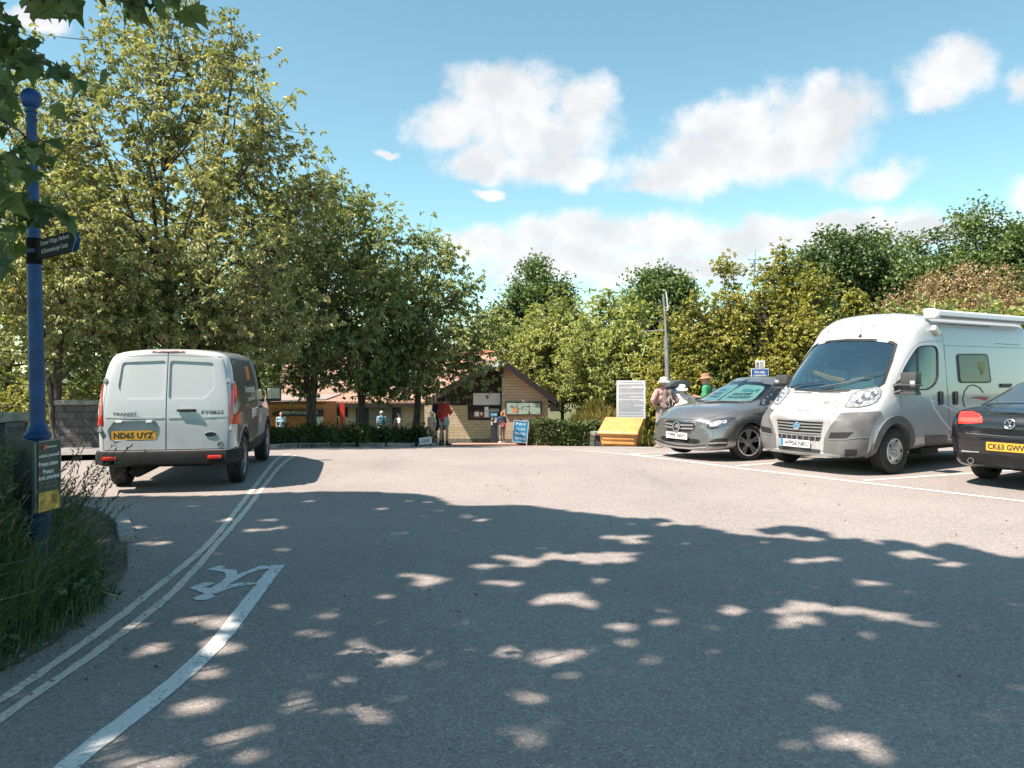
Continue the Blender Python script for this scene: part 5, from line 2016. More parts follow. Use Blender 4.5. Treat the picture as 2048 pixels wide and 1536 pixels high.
while z > zb_ + 0.06:
	x = -wb * 0.43
	end = wb * (0.43 if rr.random() < 0.75 else rr.uniform(-0.1, 0.3))
	while x < end:
		l = rr.uniform(0.02, 0.075)
		if x + l > wb * 0.45:
			break
		m.box((x + l / 2, -0.0165, z), (l, 0.003, 0.011))
		x += l + 0.011
	z -= 0.030 if rr.random() < 0.8 else 0.055
m.obj('board_print', pmat('board_grey_print', (0.22, 0.22, 0.27), 0.6), brd)

# yellow grit bin with a sloping lid
gb_ = at(1243, 23.2)
gbin = thing('grit_bin', 'yellow plastic grit bin with sloping lid in front of the notice board', 'grit bin', gb_, R(-22))
M_GRIT = pmat('bin_yellow', (0.60, 0.30, 0.095), 0.45, var=0.12, vscale=4, bump=0.002, bscale=20)
m = MB()
m.add([(-0.52, -0.36, 0.03), (0.52, -0.36, 0.03), (0.52, 0.36, 0.03), (-0.52, 0.36, 0.03), (-0.58, -0.42, 0.40), (0.58, -0.42, 0.40), (0.58, 0.40, 0.66), (-0.58, 0.40, 0.66)],
	  [(3, 2, 1, 0), (0, 1, 5, 4), (1, 2, 6, 5), (2, 3, 7, 6), (3, 0, 4, 7), (4, 5, 6, 7)])
m.obj('body', M_GRIT, gbin, smooth=True, bevel=0.03)
m = MB()
for zz, k in ((0.13, 0.385), (0.27, 0.405)):
	m.box((0, -k, zz), (0.98, 0.05, 0.075))
m.obj('rib', M_GRIT, gbin, smooth=True, bevel=0.018)
m = MB()
m.add([(-0.63, -0.50, 0.40), (0.63, -0.50, 0.40), (0.63, 0.44, 0.70), (-0.63, 0.44, 0.70), (-0.60, -0.47, 0.48), (0.60, -0.47, 0.48), (0.60, 0.40, 0.86), (-0.60, 0.40, 0.86)],
	  [(3, 2, 1, 0), (0, 1, 5, 4), (1, 2, 6, 5), (2, 3, 7, 6), (3, 0, 4, 7), (4, 5, 6, 7)])
m.obj('lid', M_GRIT, gbin, smooth=True, bevel=0.03)
m = MB()
for sx in (-0.4, 0.4):
	for sy in (-0.27, 0.27):
		m.box((sx, sy, 0.01), (0.16, 0.12, 0.1))
m.obj('foot', pmat('bin_foot', (0.5, 0.24, 0.04), 0.6), gbin)

# grey mast with a cross arm and an offset top tube
md = 25.5
mb_ = at(1330, md)
mast = thing('mast', 'slim grey steel mast with side arm and twin top tubes', 'mast', mb_)
zM = lambda v: CAM_H - (v - HZ) / FPX * md - mb_[2]
xM = lambda u: (u - 1324) / FPX * md
m = MB()
m.tube([(xM(1331), 0, -0.1), (xM(1329), 0, zM(760)), (xM(1326), 0, zM(672))], [0.075, 0.072, 0.068], 12)
m.tube([(xM(1326), 0, zM(672)), (xM(1324), 0, zM(628)), (xM(1320), 0, zM(588))], [0.042, 0.036, 0.03], 10)
m.obj('pole', M_GALV, mast, smooth=True)
m = MB()
m.tube([(xM(1330), -0.02, zM(620)), (xM(1326), -0.02, zM(583))], 0.022, 8)
m.tube([(xM(1322), 0, zM(621)), (xM(1330), -0.02, zM(621))], 0.015, 6)
m.obj('top_tube', pmat('white_tube', (0.66, 0.66, 0.66), 0.4), mast, smooth=True)
m = MB()
m.tube([(xM(1279), 0, zM(663.5)), (xM(1327), 0, zM(659.5))], [0.016, 0.022], 8)
m.obj('side_arm', M_GALV, mast, smooth=True)

# bay sign: blue plate with a small white plate above
sd_ = 20.5
sb_ = at(1519, sd_)
bsn = thing('bay_sign', 'blue parking sign and small white notice on a post behind the grey car', 'sign', sb_)
zS = lambda v: CAM_H - (v - HZ) / FPX * sd_ - sb_[2]
xS = lambda u: (u - 1519) / FPX * sd_
m = MB()
m.tube([(0, 0.03, -0.1), (0, 0.03, zS(722))], 0.03, 10)
m.obj('post', M_GALV, bsn, smooth=True)
m = MB()
m.box(((xS(1502) + xS(1537)) / 2, 0, (zS(737) + zS(757)) / 2), (xS(1537) - xS(1502), 0.012, zS(737) - zS(757)))
pl = m.obj('blue_plate', M_WHITE, bsn)
m = MB()
m.box(((xS(1503.3) + xS(1535.7)) / 2, -0.008, (zS(738.3) + zS(755.7)) / 2), (xS(1535.7) - xS(1503.3), 0.008, zS(738.3) - zS(755.7)))
m.obj('plate_field', pmat('sign_royal', (0.02, 0.10, 0.30), 0.4), pl)
m = MB()
text_plane(m, 'Park within', (xS(1519.5), -0.0135, zS(744)), (1, 0, 0), (0, 0, 1), xS(1530) - xS(1509), 0.075, 0.02)
text_plane(m, 'a marked bay', (xS(1519.5), -0.0135, zS(751)), (1, 0, 0), (0, 0, 1), xS(1533) - xS(1506), 0.075, 0.02)
m.obj('plate_lettering', M_WHITE, pl)
m = MB()
m.box(((xS(1511) + xS(1529.5)) / 2, 0, (zS(721) + zS(735)) / 2), (xS(1529.5) - xS(1511), 0.012, zS(721) - zS(735)))
wp_ = m.obj('white_plate', M_WHITE, bsn)
m = MB()
m.box((xS(1515), -0.008, zS(729)), (0.07, 0.004, 0.12))
for k in range(4):
	m.box((xS(1523), -0.008, zS(724.5 + k * 2.6)), (0.10, 0.004, 0.014))
m.obj('plate_print', pmat('print_grey', (0.20, 0.19, 0.19), 0.6), wp_)

# radio mast far behind the golden trees
rd_ = 60.0
rb_ = (X_(1508) / bd * rd_, rd_, gz(0, rd_))
rm = thing('radio_mast', 'thin lattice radio mast with aerials far behind the golden trees', 'mast', rb_)
zR = lambda v: CAM_H - (v - HZ) / FPX * rd_ - rb_[2]
m = MB()
m.tube([(0, 0, 0), (0, 0, zR(520))], [0.14, 0.06], 6)
m.tube([(0.1, 0, zR(540)), (0.1, 0, zR(500))], 0.03, 5)
m.obj('mast_tube', M_GALV, rm)
m = MB()
for v, a, b in ((519, -0.45, 0.5), (527, -0.3, 0.4), (540, -0.5, 0.6), (548, -0.3, 0.3)):
	m.tube([(a, 0, zR(v)), (b, 0, zR(v))], 0.03, 5)
	m.tube([(b, 0, zR(v + 4)), (b, 0, zR(v - 6))], 0.025, 5)
	m.tube([(a, 0, zR(v + 3)), (a, 0, zR(v - 4))], 0.025, 5)
m.obj('aerial', M_GALV, rm)

# low white road sign at the corner of the planting bed
ls = at(851, 22.3)
lsg = thing('low_sign', 'small white lettered plate on the green corner of the planting bed', 'sign', ls, R(4))
m = MB()
m.box((0, 0, 0.17), (0.36, 0.03, 0.20), rot=Matrix.Rotation(R(-7), 3, 'Y'))
lp = m.obj('plate', M_WHITE, lsg)
m = MB()
text_plane(m, 'COACHES', (0, -0.0165, 0.172), Vector((math.cos(R(7)), 0, math.sin(R(7)))), (0, 0, 1), 0.26, 0.10, 0.01)
m.obj('plate_lettering', M_PRINT, lp)
m = MB()
for s in (-0.14, 0.14):
	m.box((s, 0.03, 0.05), (0.03, 0.03, 0.30))
m.obj('leg', M_DARK, lsg)


# ------------------------------------------------------------------ vehicles: lofted shells with parts laid on their surface
def pchip(y, t):
	"""monotone cubic through y[0..n-1] at parameter t (numpy)"""
	n = len(y)
	d = np.diff(y, axis=0)
	m = np.zeros_like(y)
	for i in range(1, n - 1):
		same = d[i - 1] * d[i] > 0
		m[i] = np.where(same, 2 * d[i - 1] * d[i] / np.where(same, d[i - 1] + d[i], 1), 0)
	m[0], m[-1] = d[0], d[-1]
	i = np.clip(t.astype(int), 0, n - 2)
	f = (t - i).reshape((-1,) + (1,) * (y.ndim - 1))
	a, b, ma, mb_ = y[i], y[i + 1], m[i], m[i + 1]
	return a * (1 + 2 * f) * (1 - f) ** 2 + b * f * f * (3 - 2 * f) + ma * f * (1 - f) ** 2 - mb_ * f * f * (1 - f)


def loft(stations, sub=5, chaikin=2):
	"""stations: list of lists of (x,y,z) control points, bottom centre to top centre, y >= 0. Closed mirrored shell."""
	A = np.array(stations, float)
	t = np.linspace(0, len(A) - 1, (len(A) - 1) * sub + 1)
	G = pchip(A, t)
	for _ in range(chaikin):
		q = G[:, :-1] * 0.75 + G[:, 1:] * 0.25
		r = G[:, :-1] * 0.25 + G[:, 1:] * 0.75
		H = np.empty((G.shape[0], 2 * (G.shape[1] - 1) + 2, 3))
		H[:, 0] = G[:, 0]
		H[:, -1] = G[:, -1]
		H[:, 1:-1:2] = q
		H[:, 2:-1:2] = r
		G = H
	G[:, 0, 1] = 0
	G[:, -1, 1] = 0
	n, m = G.shape[:2]
	Mi = G[:, -2:0:-1].copy()
	Mi[:, :, 1] *= -1
	F = np.concatenate([G, Mi], 1)
	k = F.shape[1]
	bm = bmesh.new()
	vs = [[bm.verts.new(F[i, j]) for j in range(k)] for i in range(n)]
	for i in range(n - 1):
		for j in range(k):
			j2 = (j + 1) % k
			try:
				bm.faces.new((vs[i][j], vs[i][j2], vs[i + 1][j2], vs[i + 1][j]))
			except ValueError:
				pass
	bmesh.ops.remove_doubles(bm, verts=bm.verts, dist=5e-4)
	bmesh.ops.dissolve_degenerate(bm, edges=bm.edges, dist=1e-5)
	bmesh.ops.holes_fill(bm, edges=[e for e in bm.edges if e.is_boundary])
	bmesh.ops.recalc_face_normals(bm, faces=bm.faces)
	for f in bm.faces:
		f.smooth = True
	return bm


class Car:
	def __init__(s, name, label, cat, loc, heading, stations, paint, sub=5, inner=None, group=None):
		"""heading: unit vector of the nose in the ground plane"""
		s.root = thing(name, label, cat, loc, math.atan2(heading[1], heading[0]), group)
		s.M = Matrix.Translation(Vector(loc)) @ Matrix.Rotation(math.atan2(heading[1], heading[0]), 4, 'Z')
		s.Mi = s.M.inverted()
		s.cam = s.Mi @ Vector((0, 0, CAM_H))
		s.bm = loft(stations, sub)
		s.bvh = BVHTree.FromBMesh(s.bm)
		s.paint = paint
		s.inner = inner or M_BLACK
		s.cut = []

	# --- points on the shell
	def ray(s, o, d):
		h = s.bvh.ray_cast(Vector(o), Vector(d).normalized())
		return h[0], h[1]

	def px(s, u, v, flip=False):
		"""photo pixel -> point and outward normal of the shell, in car space"""
		dw = Vector(((u - 1024) / FPX, 1, -(v - HZ) / FPX))
		d = (s.Mi.to_3x3() @ dw).normalized()
		p, n = s.ray(s.cam, d)
		if p is None:
			# slide to the nearest point of the shell
			best = None
			for k in np.linspace(3, 30, 120):
				q = s.cam + d * k
				r = s.bvh.find_nearest(q)
				if best is None or r[3] < best[2]:
					best = (r[0], r[1], r[3])
			p, n = best[0], best[1]
		if n.dot(d) > 0:
			n = -n
		if flip:
			p, n = Vector((p.x, -p.y, p.z)), Vector((n.x, -n.y, n.z))
		return p, n

	def proj(s, O, A, B, D):
		"""returns a mapper (a,b) -> point, normal by casting along D from the plane O+aA+bB"""
		O, A, B, D = map(Vector, (O, A, B, D))

		def f(a, b):
			o = O + A * a + B * b
			p, n = s.ray(o, D)
			if p is None:
				r = s.bvh.find_nearest(o + D.normalized() * 1.0)
				p, n = r[0], r[1]
			if n.dot(D) > 0:
				n = -n
			return p, n
		return f

	def side(s, sg=1):
		return s.proj((0, 3 * sg, 0), (1, 0, 0), (0, 0, 1), (0, -sg, 0))

	def front(s):
		return s.proj((9, 0, 0), (0, 1, 0), (0, 0, 1), (-1, 0, 0))

	def rear(s):
		return s.proj((-9, 0, 0), (0, -1, 0), (0, 0, 1), (1, 0, 0))

	def pixmap(s, flip=False):
		return lambda u, v: s.px(u, v, flip)

	# --- patches
	def flat(s, poly, seg):
		bm = bmesh.new()
		vs = [bm.verts.new((a, b, 0)) for a, b in poly]
		f = bm.faces.new(vs)
		bmesh.ops.triangulate(bm, faces=[f])
		for _ in range(6):
			lg = [e for e in bm.edges if e.calc_length() > seg]
			if not lg:
				break
			bmesh.ops.subdivide_edges(bm, edges=lg, cuts=1)
			bmesh.ops.triangulate(bm, faces=[f for f in bm.faces if len(f.verts) > 3])
		return bm

	def patch(s, name, poly, mp, mat, out=0.004, inn=-0.004, seg=0.05, parent=None, smooth=True, round_=0):
		"""thin shell piece following the body, its outline given in the mapper's coordinates"""
		if round_:
			poly = round_poly(poly, round_)
		bm = s.flat(poly, seg)
		top, low = [], []
		for v in bm.verts:
			p, n = mp(v.co.x, v.co.y)
			top.append(p + n * out)
			low.append(p + n * inn)
		fs = [tuple(v.index for v in f.verts) for f in bm.faces]
		bed = [(e.verts[0].index, e.verts[1].index) for e in bm.edges if e.is_boundary]
		nv = len(top)
		bm.free()
		M2 = MB()
		M2.add(top + low, fs + [tuple(i + nv for i in f[::-1]) for f in fs] + [(a, b, b + nv, a + nv) for a, b in bed])
		me = M2.mesh(name, smooth=smooth, angle=R(50), merge=False)
		return link(name, me, mat, parent or s.root)

	def band(s, name, line, wid, mp, mat, out=0.003, inn=-0.004, parent=None, closed=False):
		"""strip of the given width along a line in mapper coordinates"""
		L = [Vector(p) for p in line]
		if closed:
			L = L + [L[0]]
		pts = []
		seg = wid * 6
		for i in range(len(L) - 1):
			n = max(1, int((L[i + 1] - L[i]).length / seg))
			n = min(n, 24)
			pts += [L[i].lerp(L[i + 1], k / n) for k in range(n)]
		pts.append(L[-1])
		vs = []
		for i, p in enumerate(pts):
			if closed and i in (0, len(pts) - 1):
				t = (pts[1] - pts[0]).normalized() + (pts[-1] - pts[-2]).normalized()
			else:
				t = pts[min(i + 1, len(pts) - 1)] - pts[max(i - 1, 0)]
			t.normalize()
			nn = Vector((-t.y, t.x))
			for sd in (-1, 1):
				q = p + nn * sd * wid / 2
				P, N = mp(q.x, q.y)
				vs += [P + N * out, P + N * inn]
		fs = []
		for i in range(len(pts) - 1):
			a = i * 4
			fs += [(a, a + 2, a + 6, a + 4), (a + 2, a + 3, a + 7, a + 6), (a + 3, a + 1, a + 5, a + 7), (a + 1, a, a + 4, a + 5)]
		M2 = MB()
		M2.add(vs, fs)
		return link(name, M2.mesh(name, merge=False), mat, parent or s.root)

	def text(s, name, st, mp, quad, mat, out=0.006, parent=None, bold=0.0, spacing=1.0):
		"""letters on the shell; quad = lower-left, lower-right, upper-right, upper-left in mapper coordinates"""
		vs, fs, asp = text_tris(st, bold, spacing)
		q = [Vector(p) for p in quad]
		o = []
		for a, b in vs:
			c = (q[0] * (1 - a) + q[1] * a) * (1 - b) + (q[3] * (1 - a) + q[2] * a) * b
			p, n = mp(c.x, c.y)
			o.append(p + n * out)
		M2 = MB()
		M2.add(o, fs)
		return link(name, M2.mesh(name, merge=False), mat, parent or s.root)

	def pocket(s, poly, mp, depth, seg=0.12, out=0.08, dirn=None):
		"""solid for cutting an opening of the outline into the shell"""
		bm = s.flat(poly, seg)
		top, low = [], []
		for v in bm.verts:
			p, n = mp(v.co.x, v.co.y)
			d = Vector(dirn) if dirn is not None else -n
			top.append(p - d * out)
			low.append(p + d * depth)
		fs = [tuple(v.index for v in f.verts) for f in bm.faces]
		bed = [(e.verts[0].index, e.verts[1].index) for e in bm.edges if e.is_boundary]
		nv = len(top)
		bm.free()
		M2 = MB()
		M2.add(top + low, fs + [tuple(i + nv for i in f[::-1]) for f in fs] + [(a, b, b + nv, a + nv) for a, b in bed])
		s.cut.append((M2.mesh('cutter', merge=False), 1))

	def well(s, x, z, r, y0, y1, mi=1):
		M2 = MB()
		M2.tube([(x, y0, z), (x, y1, z)], r, 40)
		s.cut.append((M2.mesh('cutter'), mi))

	def cut_box(s, c, size, mi=1):
		M2 = MB()
		M2.box(c, size)
		s.cut.append((M2.mesh('cutter'), mi))

	def body(s, name='body'):
		me = bpy.data.meshes.new(name)
		s.bm.to_mesh(me)
		me.materials.append(s.paint)
		me.materials.append(s.inner)
		ob = link(name, me, None, s.root)
		tmp = []
		for cm, mi in s.cut:
			cm.materials.append(s.paint)
			cm.materials.append(s.inner)
			cm.polygons.foreach_set('material_index', np.full(len(cm.polygons), mi))
			co = bpy.data.objects.new('cutter', cm)
			COL.objects.link(co)
			co.parent = s.root
			tmp.append(co)
			md = ob.modifiers.new('cut', 'BOOLEAN')
			md.operation = 'DIFFERENCE'
			md.solver = 'EXACT'
			md.object = co
			try:
				md.material_mode = 'INDEX'
			except Exception:
				pass
		if tmp:
			dg = bpy.context.evaluated_depsgraph_get()
			new = bpy.data.meshes.new_from_object(ob.evaluated_get(dg))
			ob.modifiers.clear()
			ob.data = new
			new.name = name
			for co in tmp:
				bpy.data.objects.remove(co)
			b2 = bmesh.new()
			b2.from_mesh(new)
			for f in b2.faces:
				f.smooth = True
			for e in b2.edges:
				if len(e.link_faces) == 2 and e.calc_face_angle(0) > R(35):
					e.smooth = False
			b2.to_mesh(new)
			b2.free()
		s.bm.free()
		return ob

	def wheel(s, x, y, Rr, Wd, rim_r, style, steer=0.0, z=None):
		sg = 1 if y > 0 else -1
		w_ = empty('wheel', (x, y, z or Rr), R(steer), s.root)
		m = MB()
		hw = Wd / 2
		prof = [(rim_r, -hw * 0.82), (rim_r + 0.012, -hw * 0.92), (Rr - 0.045, -hw), (Rr - 0.015, -hw * 0.90), (Rr, -hw * 0.72)]
		for k in range(5):
			a = -hw * 0.72 + hw * 1.44 * k / 5
			b = -hw * 0.72 + hw * 1.44 * (k + 1) / 5
			prof += [(Rr, a + 0.004), (Rr, b - 0.008), (Rr - 0.008, b - 0.006), (Rr - 0.008, b - 0.001)] if k < 4 else [(Rr, b)]
		prof += [(Rr - 0.015, hw * 0.90), (Rr - 0.045, hw), (rim_r + 0.012, hw * 0.92), (rim_r, hw * 0.82)]
		m.lathe(prof, axis='Y', n=48, cap=False)
		m.obj('tyre', pmat('tyre_rubber', (0.028, 0.027, 0.026), 0.85, var=0.35, vscale=9, bump=0.003, bscale=40), w_, smooth=True, angle=R(40))
		m = MB()
		f = sg            # outer side
		yo = hw * 0.86 * f
		if style == 'alloy':
			m.lathe([(rim_r + 0.006, yo), (rim_r - 0.012, yo + 0.004 * f), (rim_r - 0.022, yo - 0.01 * f)], axis='Y', n=48, cap=False)
			for k in range(5):
				for dlt in (-0.16, 0.16):
					a = 2 * math.pi * k / 5 + 0.3 + dlt
					a2 = 2 * math.pi * k / 5 + 0.3 + dlt * 0.9
					wv = 0.017
					o1 = Vector((math.cos(a) * (rim_r - 0.012), 0, math.sin(a) * (rim_r - 0.012)))
					o0 = Vector((math.cos(a2) * 0.055, 0, math.sin(a2) * 0.055))
					t = (o1 - o0).normalized()
					nn = Vector((-t.z, 0, t.x))
					v8 = []
					for (p, yy, ww) in ((o0, yo - 0.022 * f, wv * 0.9), (o1, yo - 0.002 * f, wv * 1.25)):
						for sd in (-1, 1):
							v8 += [p + nn * sd * ww + Vector((0, yy, 0)), p + nn * sd * ww + Vector((0, yy - 0.035 * f, 0))]
					m.add(v8, [(0, 2, 6, 4), (1, 5, 7, 3), (0, 4, 5, 1), (2, 3, 7, 6), (4, 6, 7, 5), (0, 1, 3, 2)])
			m.lathe([(0.0, yo - 0.006 * f), (0.032, yo - 0.008 * f), (0.036, yo - 0.016 * f), (0.07, yo - 0.022 * f), (0.075, yo - 0.05 * f)], axis='Y', n=30, cap=False)
			rim = m.obj('rim', pmat('alloy_bright', (0.62, 0.62, 0.63), 0.28, metal=0.85), w_, smooth=True)
			m = MB()
			m.lathe([(rim_r - 0.006, yo - 0.008 * f), (rim_r - 0.02, -yo * 0.4), (0.10, -yo * 0.4), (0.0, -yo * 0.38)], axis='Y', n=40, cap=False)
			m.obj('rim_well', pmat('alloy_black', (0.012, 0.012, 0.013), 0.5), w_, smooth=True)
		elif style == 'cap':
			m.lathe([(rim_r + 0.004, yo), (rim_r - 0.008, yo + 0.012 * f), (rim_r - 0.03, yo + 0.006 * f), (rim_r - 0.045, yo - 0.004 * f), (rim_r * 0.62, yo + 0.012 * f), (rim_r * 0.40, yo + 0.012 * f), (rim_r * 0.34, yo + 0.002 * f), (0.0, yo + 0.002 * f)], axis='Y', n=40, cap=False)
			for k in range(5):
				a = 2 * math.pi * k / 5
				m.ball((math.cos(a) * rim_r * 0.27, yo + 0.006 * f, math.sin(a) * rim_r * 0.27), (0.018, 0.016, 0.018), 10, 6)
			m.ball((0, yo + 0.004 * f, 0), (0.03, 0.012, 0.03), 12, 6)
			rim = m.obj('rim', pmat('silver_wheel_trim', (0.50, 0.50, 0.50), 0.35, metal=0.55, var=0.12), w_, smooth=True)
			m = MB()
			for k in range(5):
				a = 2 * math.pi * (k + 0.5) / 5
				c = Vector((math.cos(a) * (rim_r - 0.037), yo + 0.005 * f, math.sin(a) * (rim_r - 0.037)))
				m.box(c, (0.05, 0.012, 0.024), rot=Matrix.Rotation(-a + R(90), 3, 'Y'))
			m.obj('rim_slot', M_BLACK, w_)
		else:
			m.lathe([(rim_r + 0.004, yo), (rim_r - 0.012, yo - 0.01 * f), (rim_r * 0.80, yo - 0.045 * f), (rim_r * 0.66, yo - 0.03 * f), (rim_r * 0.35, yo - 0.01 * f), (rim_r * 0.30, yo + 0.004 * f), (0, yo + 0.004 * f)], axis='Y', n=36, cap=False)
			rim = m.obj('rim', pmat('grey_steel_wheel', (0.22, 0.22, 0.22), 0.5, metal=0.4, var=0.2), w_, smooth=True)
			m = MB()
			for k in range(10):
				a = 2 * math.pi * k / 10
				m.box((math.cos(a) * rim_r * 0.74, yo - 0.028 * f, math.sin(a) * rim_r * 0.74), (0.04, 0.03, 0.02), rot=Matrix.Rotation(-a + R(90), 3, 'Y'))
			m.obj('rim_slot', M_BLACK, w_)
		m = MB()
		m.tube([(0, 0, 0), (0, -0.45 * sg, 0)], 0.045, 10)
		m.lathe([(0.14, -0.05 * sg), (0.14, -0.03 * sg), (0.0, -0.03 * sg)], axis='Y', n=20, cap=False)
		m.obj('brake_disc', pmat('brake_metal', (0.07, 0.065, 0.06), 0.6, metal=0.5), w_)
		return w_


def round_poly(poly, r, k=4):
	P = [Vector(p) for p in poly]
	out = []
	n = len(P)
	for i in range(n):
		a, b, c = P[i - 1], P[i], P[(i + 1) % n]
		d1 = min(r, (a - b).length * 0.45)
		d2 = min(r, (c - b).length * 0.45)
		p, q = b + (a - b).normalized() * d1, b + (c - b).normalized() * d2
		for j in range(k + 1):
			t = j / k
			out.append(((1 - t) ** 2 * p + 2 * t * (1 - t) * b + t * t * q)[:])
	return [(p[0], p[1]) for p in out]


def inset(poly, d):
	"""offset a convex-ish outline outward by d (negative: inward)"""
	P = [Vector(p) for p in poly]
	ar = sum(P[i - 1].x * P[i].y - P[i].x * P[i - 1].y for i in range(len(P)))
	sg = 1 if ar > 0 else -1
	out = []
	n = len(P)
	for i in range(n):
		a, b, c = P[i - 1], P[i], P[(i + 1) % n]
		t1, t2 = (b - a).normalized(), (c - b).normalized()
		n1, n2 = Vector((t1.y, -t1.x)) * sg, Vector((t2.y, -t2.x)) * sg
		m = (n1 + n2)
		m = m / max(0.35, m.length_squared / 2)
		out.append((b.x + m.x * d, b.y + m.y * d))
	return out


def zz(zoom, L):
	"""zoomed crop pixels -> photo pixels; zoom = (x0, y0, scale)"""
	return [(zoom[0] + a * zoom[2], zoom[1] + b * zoom[2]) for a, b in L]


def car_paint(name, col, metal=0.0, rough=0.35, coat=1.0, dirt=0.0):
	m = bpy.data.materials.new(name)
	m.use_nodes = True
	t = NT(m.node_tree)
	p = t.n['Principled BSDF']
	tcn = t.node('ShaderNodeTexCoord')
	v = tcn.outputs['Object']
	c = (*col, 1)
	if dirt > 0:
		n1 = t.noise(v, 2.5, 6, 0.65)
		sp = t.node('ShaderNodeSeparateXYZ')
		t.l.new(v, sp.inputs[0])
		lowf = t.remap(sp.outputs[2], 0.95, 0.25, 0.10, 1.0)
		f = t.math('MULTIPLY', t.math('MULTIPLY', t.remap(n1, 0.35, 0.75), lowf), dirt)
		t.l.new(t.mix(f, c, (0.23, 0.20, 0.165, 1)), p.inputs['Base Color'])
		t.l.new(t.math('ADD', t.math('MULTIPLY', f, 0.5), rough), p.inputs['Roughness'])
	else:
		p.inputs['Base Color'].default_value = c
		p.inputs['Roughness'].default_value = rough
	p.inputs['Metallic'].default_value = metal
	p.inputs['Coat Weight'].default_value = coat
	p.inputs['Coat Roughness'].default_value = 0.04
	return m


M_VWHITE = car_paint('van_white_paint', (0.48, 0.505, 0.515), 0, 0.35, 0.9, 0.5)
M_MWHITE = car_paint('motorhome_white_paint', (0.42, 0.44, 0.45), 0, 0.35, 0.9, 0.45)
M_GREY = car_paint('hatchback_grey_paint', (0.27, 0.27, 0.265), 0.7, 0.25, 1.0, 0.15)
M_NAVY = car_paint('saloon_black_paint', (0.008, 0.009, 0.013), 0.1, 0.3, 1.0, 0.03)
M_VGREY = car_paint('van_dark_wrap', (0.028, 0.035, 0.037), 0.0, 0.4, 0.3, 0.12)
M_GPLAS = pmat('grey_bumper_plastic', (0.115, 0.118, 0.118), 0.6, var=0.25, vscale=4)
M_DPLAS = pmat('dark_bumper_plastic', (0.017, 0.018, 0.019), 0.7, spec=0.2, var=0.3, vscale=4)
M_CGLASS = glass_mat('car_glass', (0.62, 0.74, 0.72), (1, 1, 1), 0.05)
M_TGLASS = pmat('tinted_glass', (0.010, 0.013, 0.014), 0.03, spec=0.9, coat=0.6)
M_RED = pmat('red_lamp', (0.42, 0.012, 0.012), 0.12, spec=0.7, coat=0.8)
M_RED2 = pmat('bright_red_lamp', (0.70, 0.035, 0.02), 0.12, spec=0.7, coat=0.8)
M_CLEAR = pmat('clear_lamp', (0.42, 0.43, 0.44), 0.12, metal=0.35, coat=0.8, var=0.55, vscale=26)
M_LAMPD = pmat('lamp_dark', (0.05, 0.052, 0.055), 0.15, coat=0.8)
M_YPLATE = pmat('yellow_plate', (0.66, 0.36, 0.03), 0.4)
M_WPLATE = pmat('white_plate', (0.74, 0.74, 0.72), 0.4)
M_SEAM = pmat('panel_gap', (0.03, 0.032, 0.034), 0.7)
M_SEAMW = pmat('panel_gap_pale', (0.22, 0.23, 0.235), 0.7)


def plane_plate(car, O, A, B, wd, ht, text, mat, parent=None, lw=0.86, eu=False):
	"""number plate as a thin slab on the plane O, A along, B up"""
	O, A, B = Vector(O), Vector(A).normalized(), Vector(B).normalized()
	n = A.cross(B)
	Mx = Matrix(((A.x, B.x, n.x, O.x), (A.y, B.y, n.y, O.y), (A.z, B.z, n.z, O.z), (0, 0, 0, 1)))
	m = MB()
	m.prism(round_poly([(-wd / 2, -ht / 2), (wd / 2, -ht / 2), (wd / 2, ht / 2), (-wd / 2, ht / 2)], 0.012, 2), Mx, 0.008)
	pl = m.obj('number_plate', mat, parent or car.root)
	m = MB()
	sh = 0.025 if eu else 0
	text_plane(m, text, O + n * 0.0092 + A * sh, A, B, wd * lw - (0.04 if eu else 0), ht * 0.70, 0.035)
	m.obj('plate_lettering', M_PRINT, pl)
	if eu:
		m = MB()
		m.prism([(-wd / 2, -ht / 2), (-wd / 2 + 0.045, -ht / 2), (-wd / 2 + 0.045, ht / 2), (-wd / 2, ht / 2)], Mx @ Matrix.Translation((0, 0, 0.0082)), 0.001)
		m.obj('plate_blue_band', pmat('plate_blue', (0.02, 0.22, 0.50), 0.4), pl)
	return pl


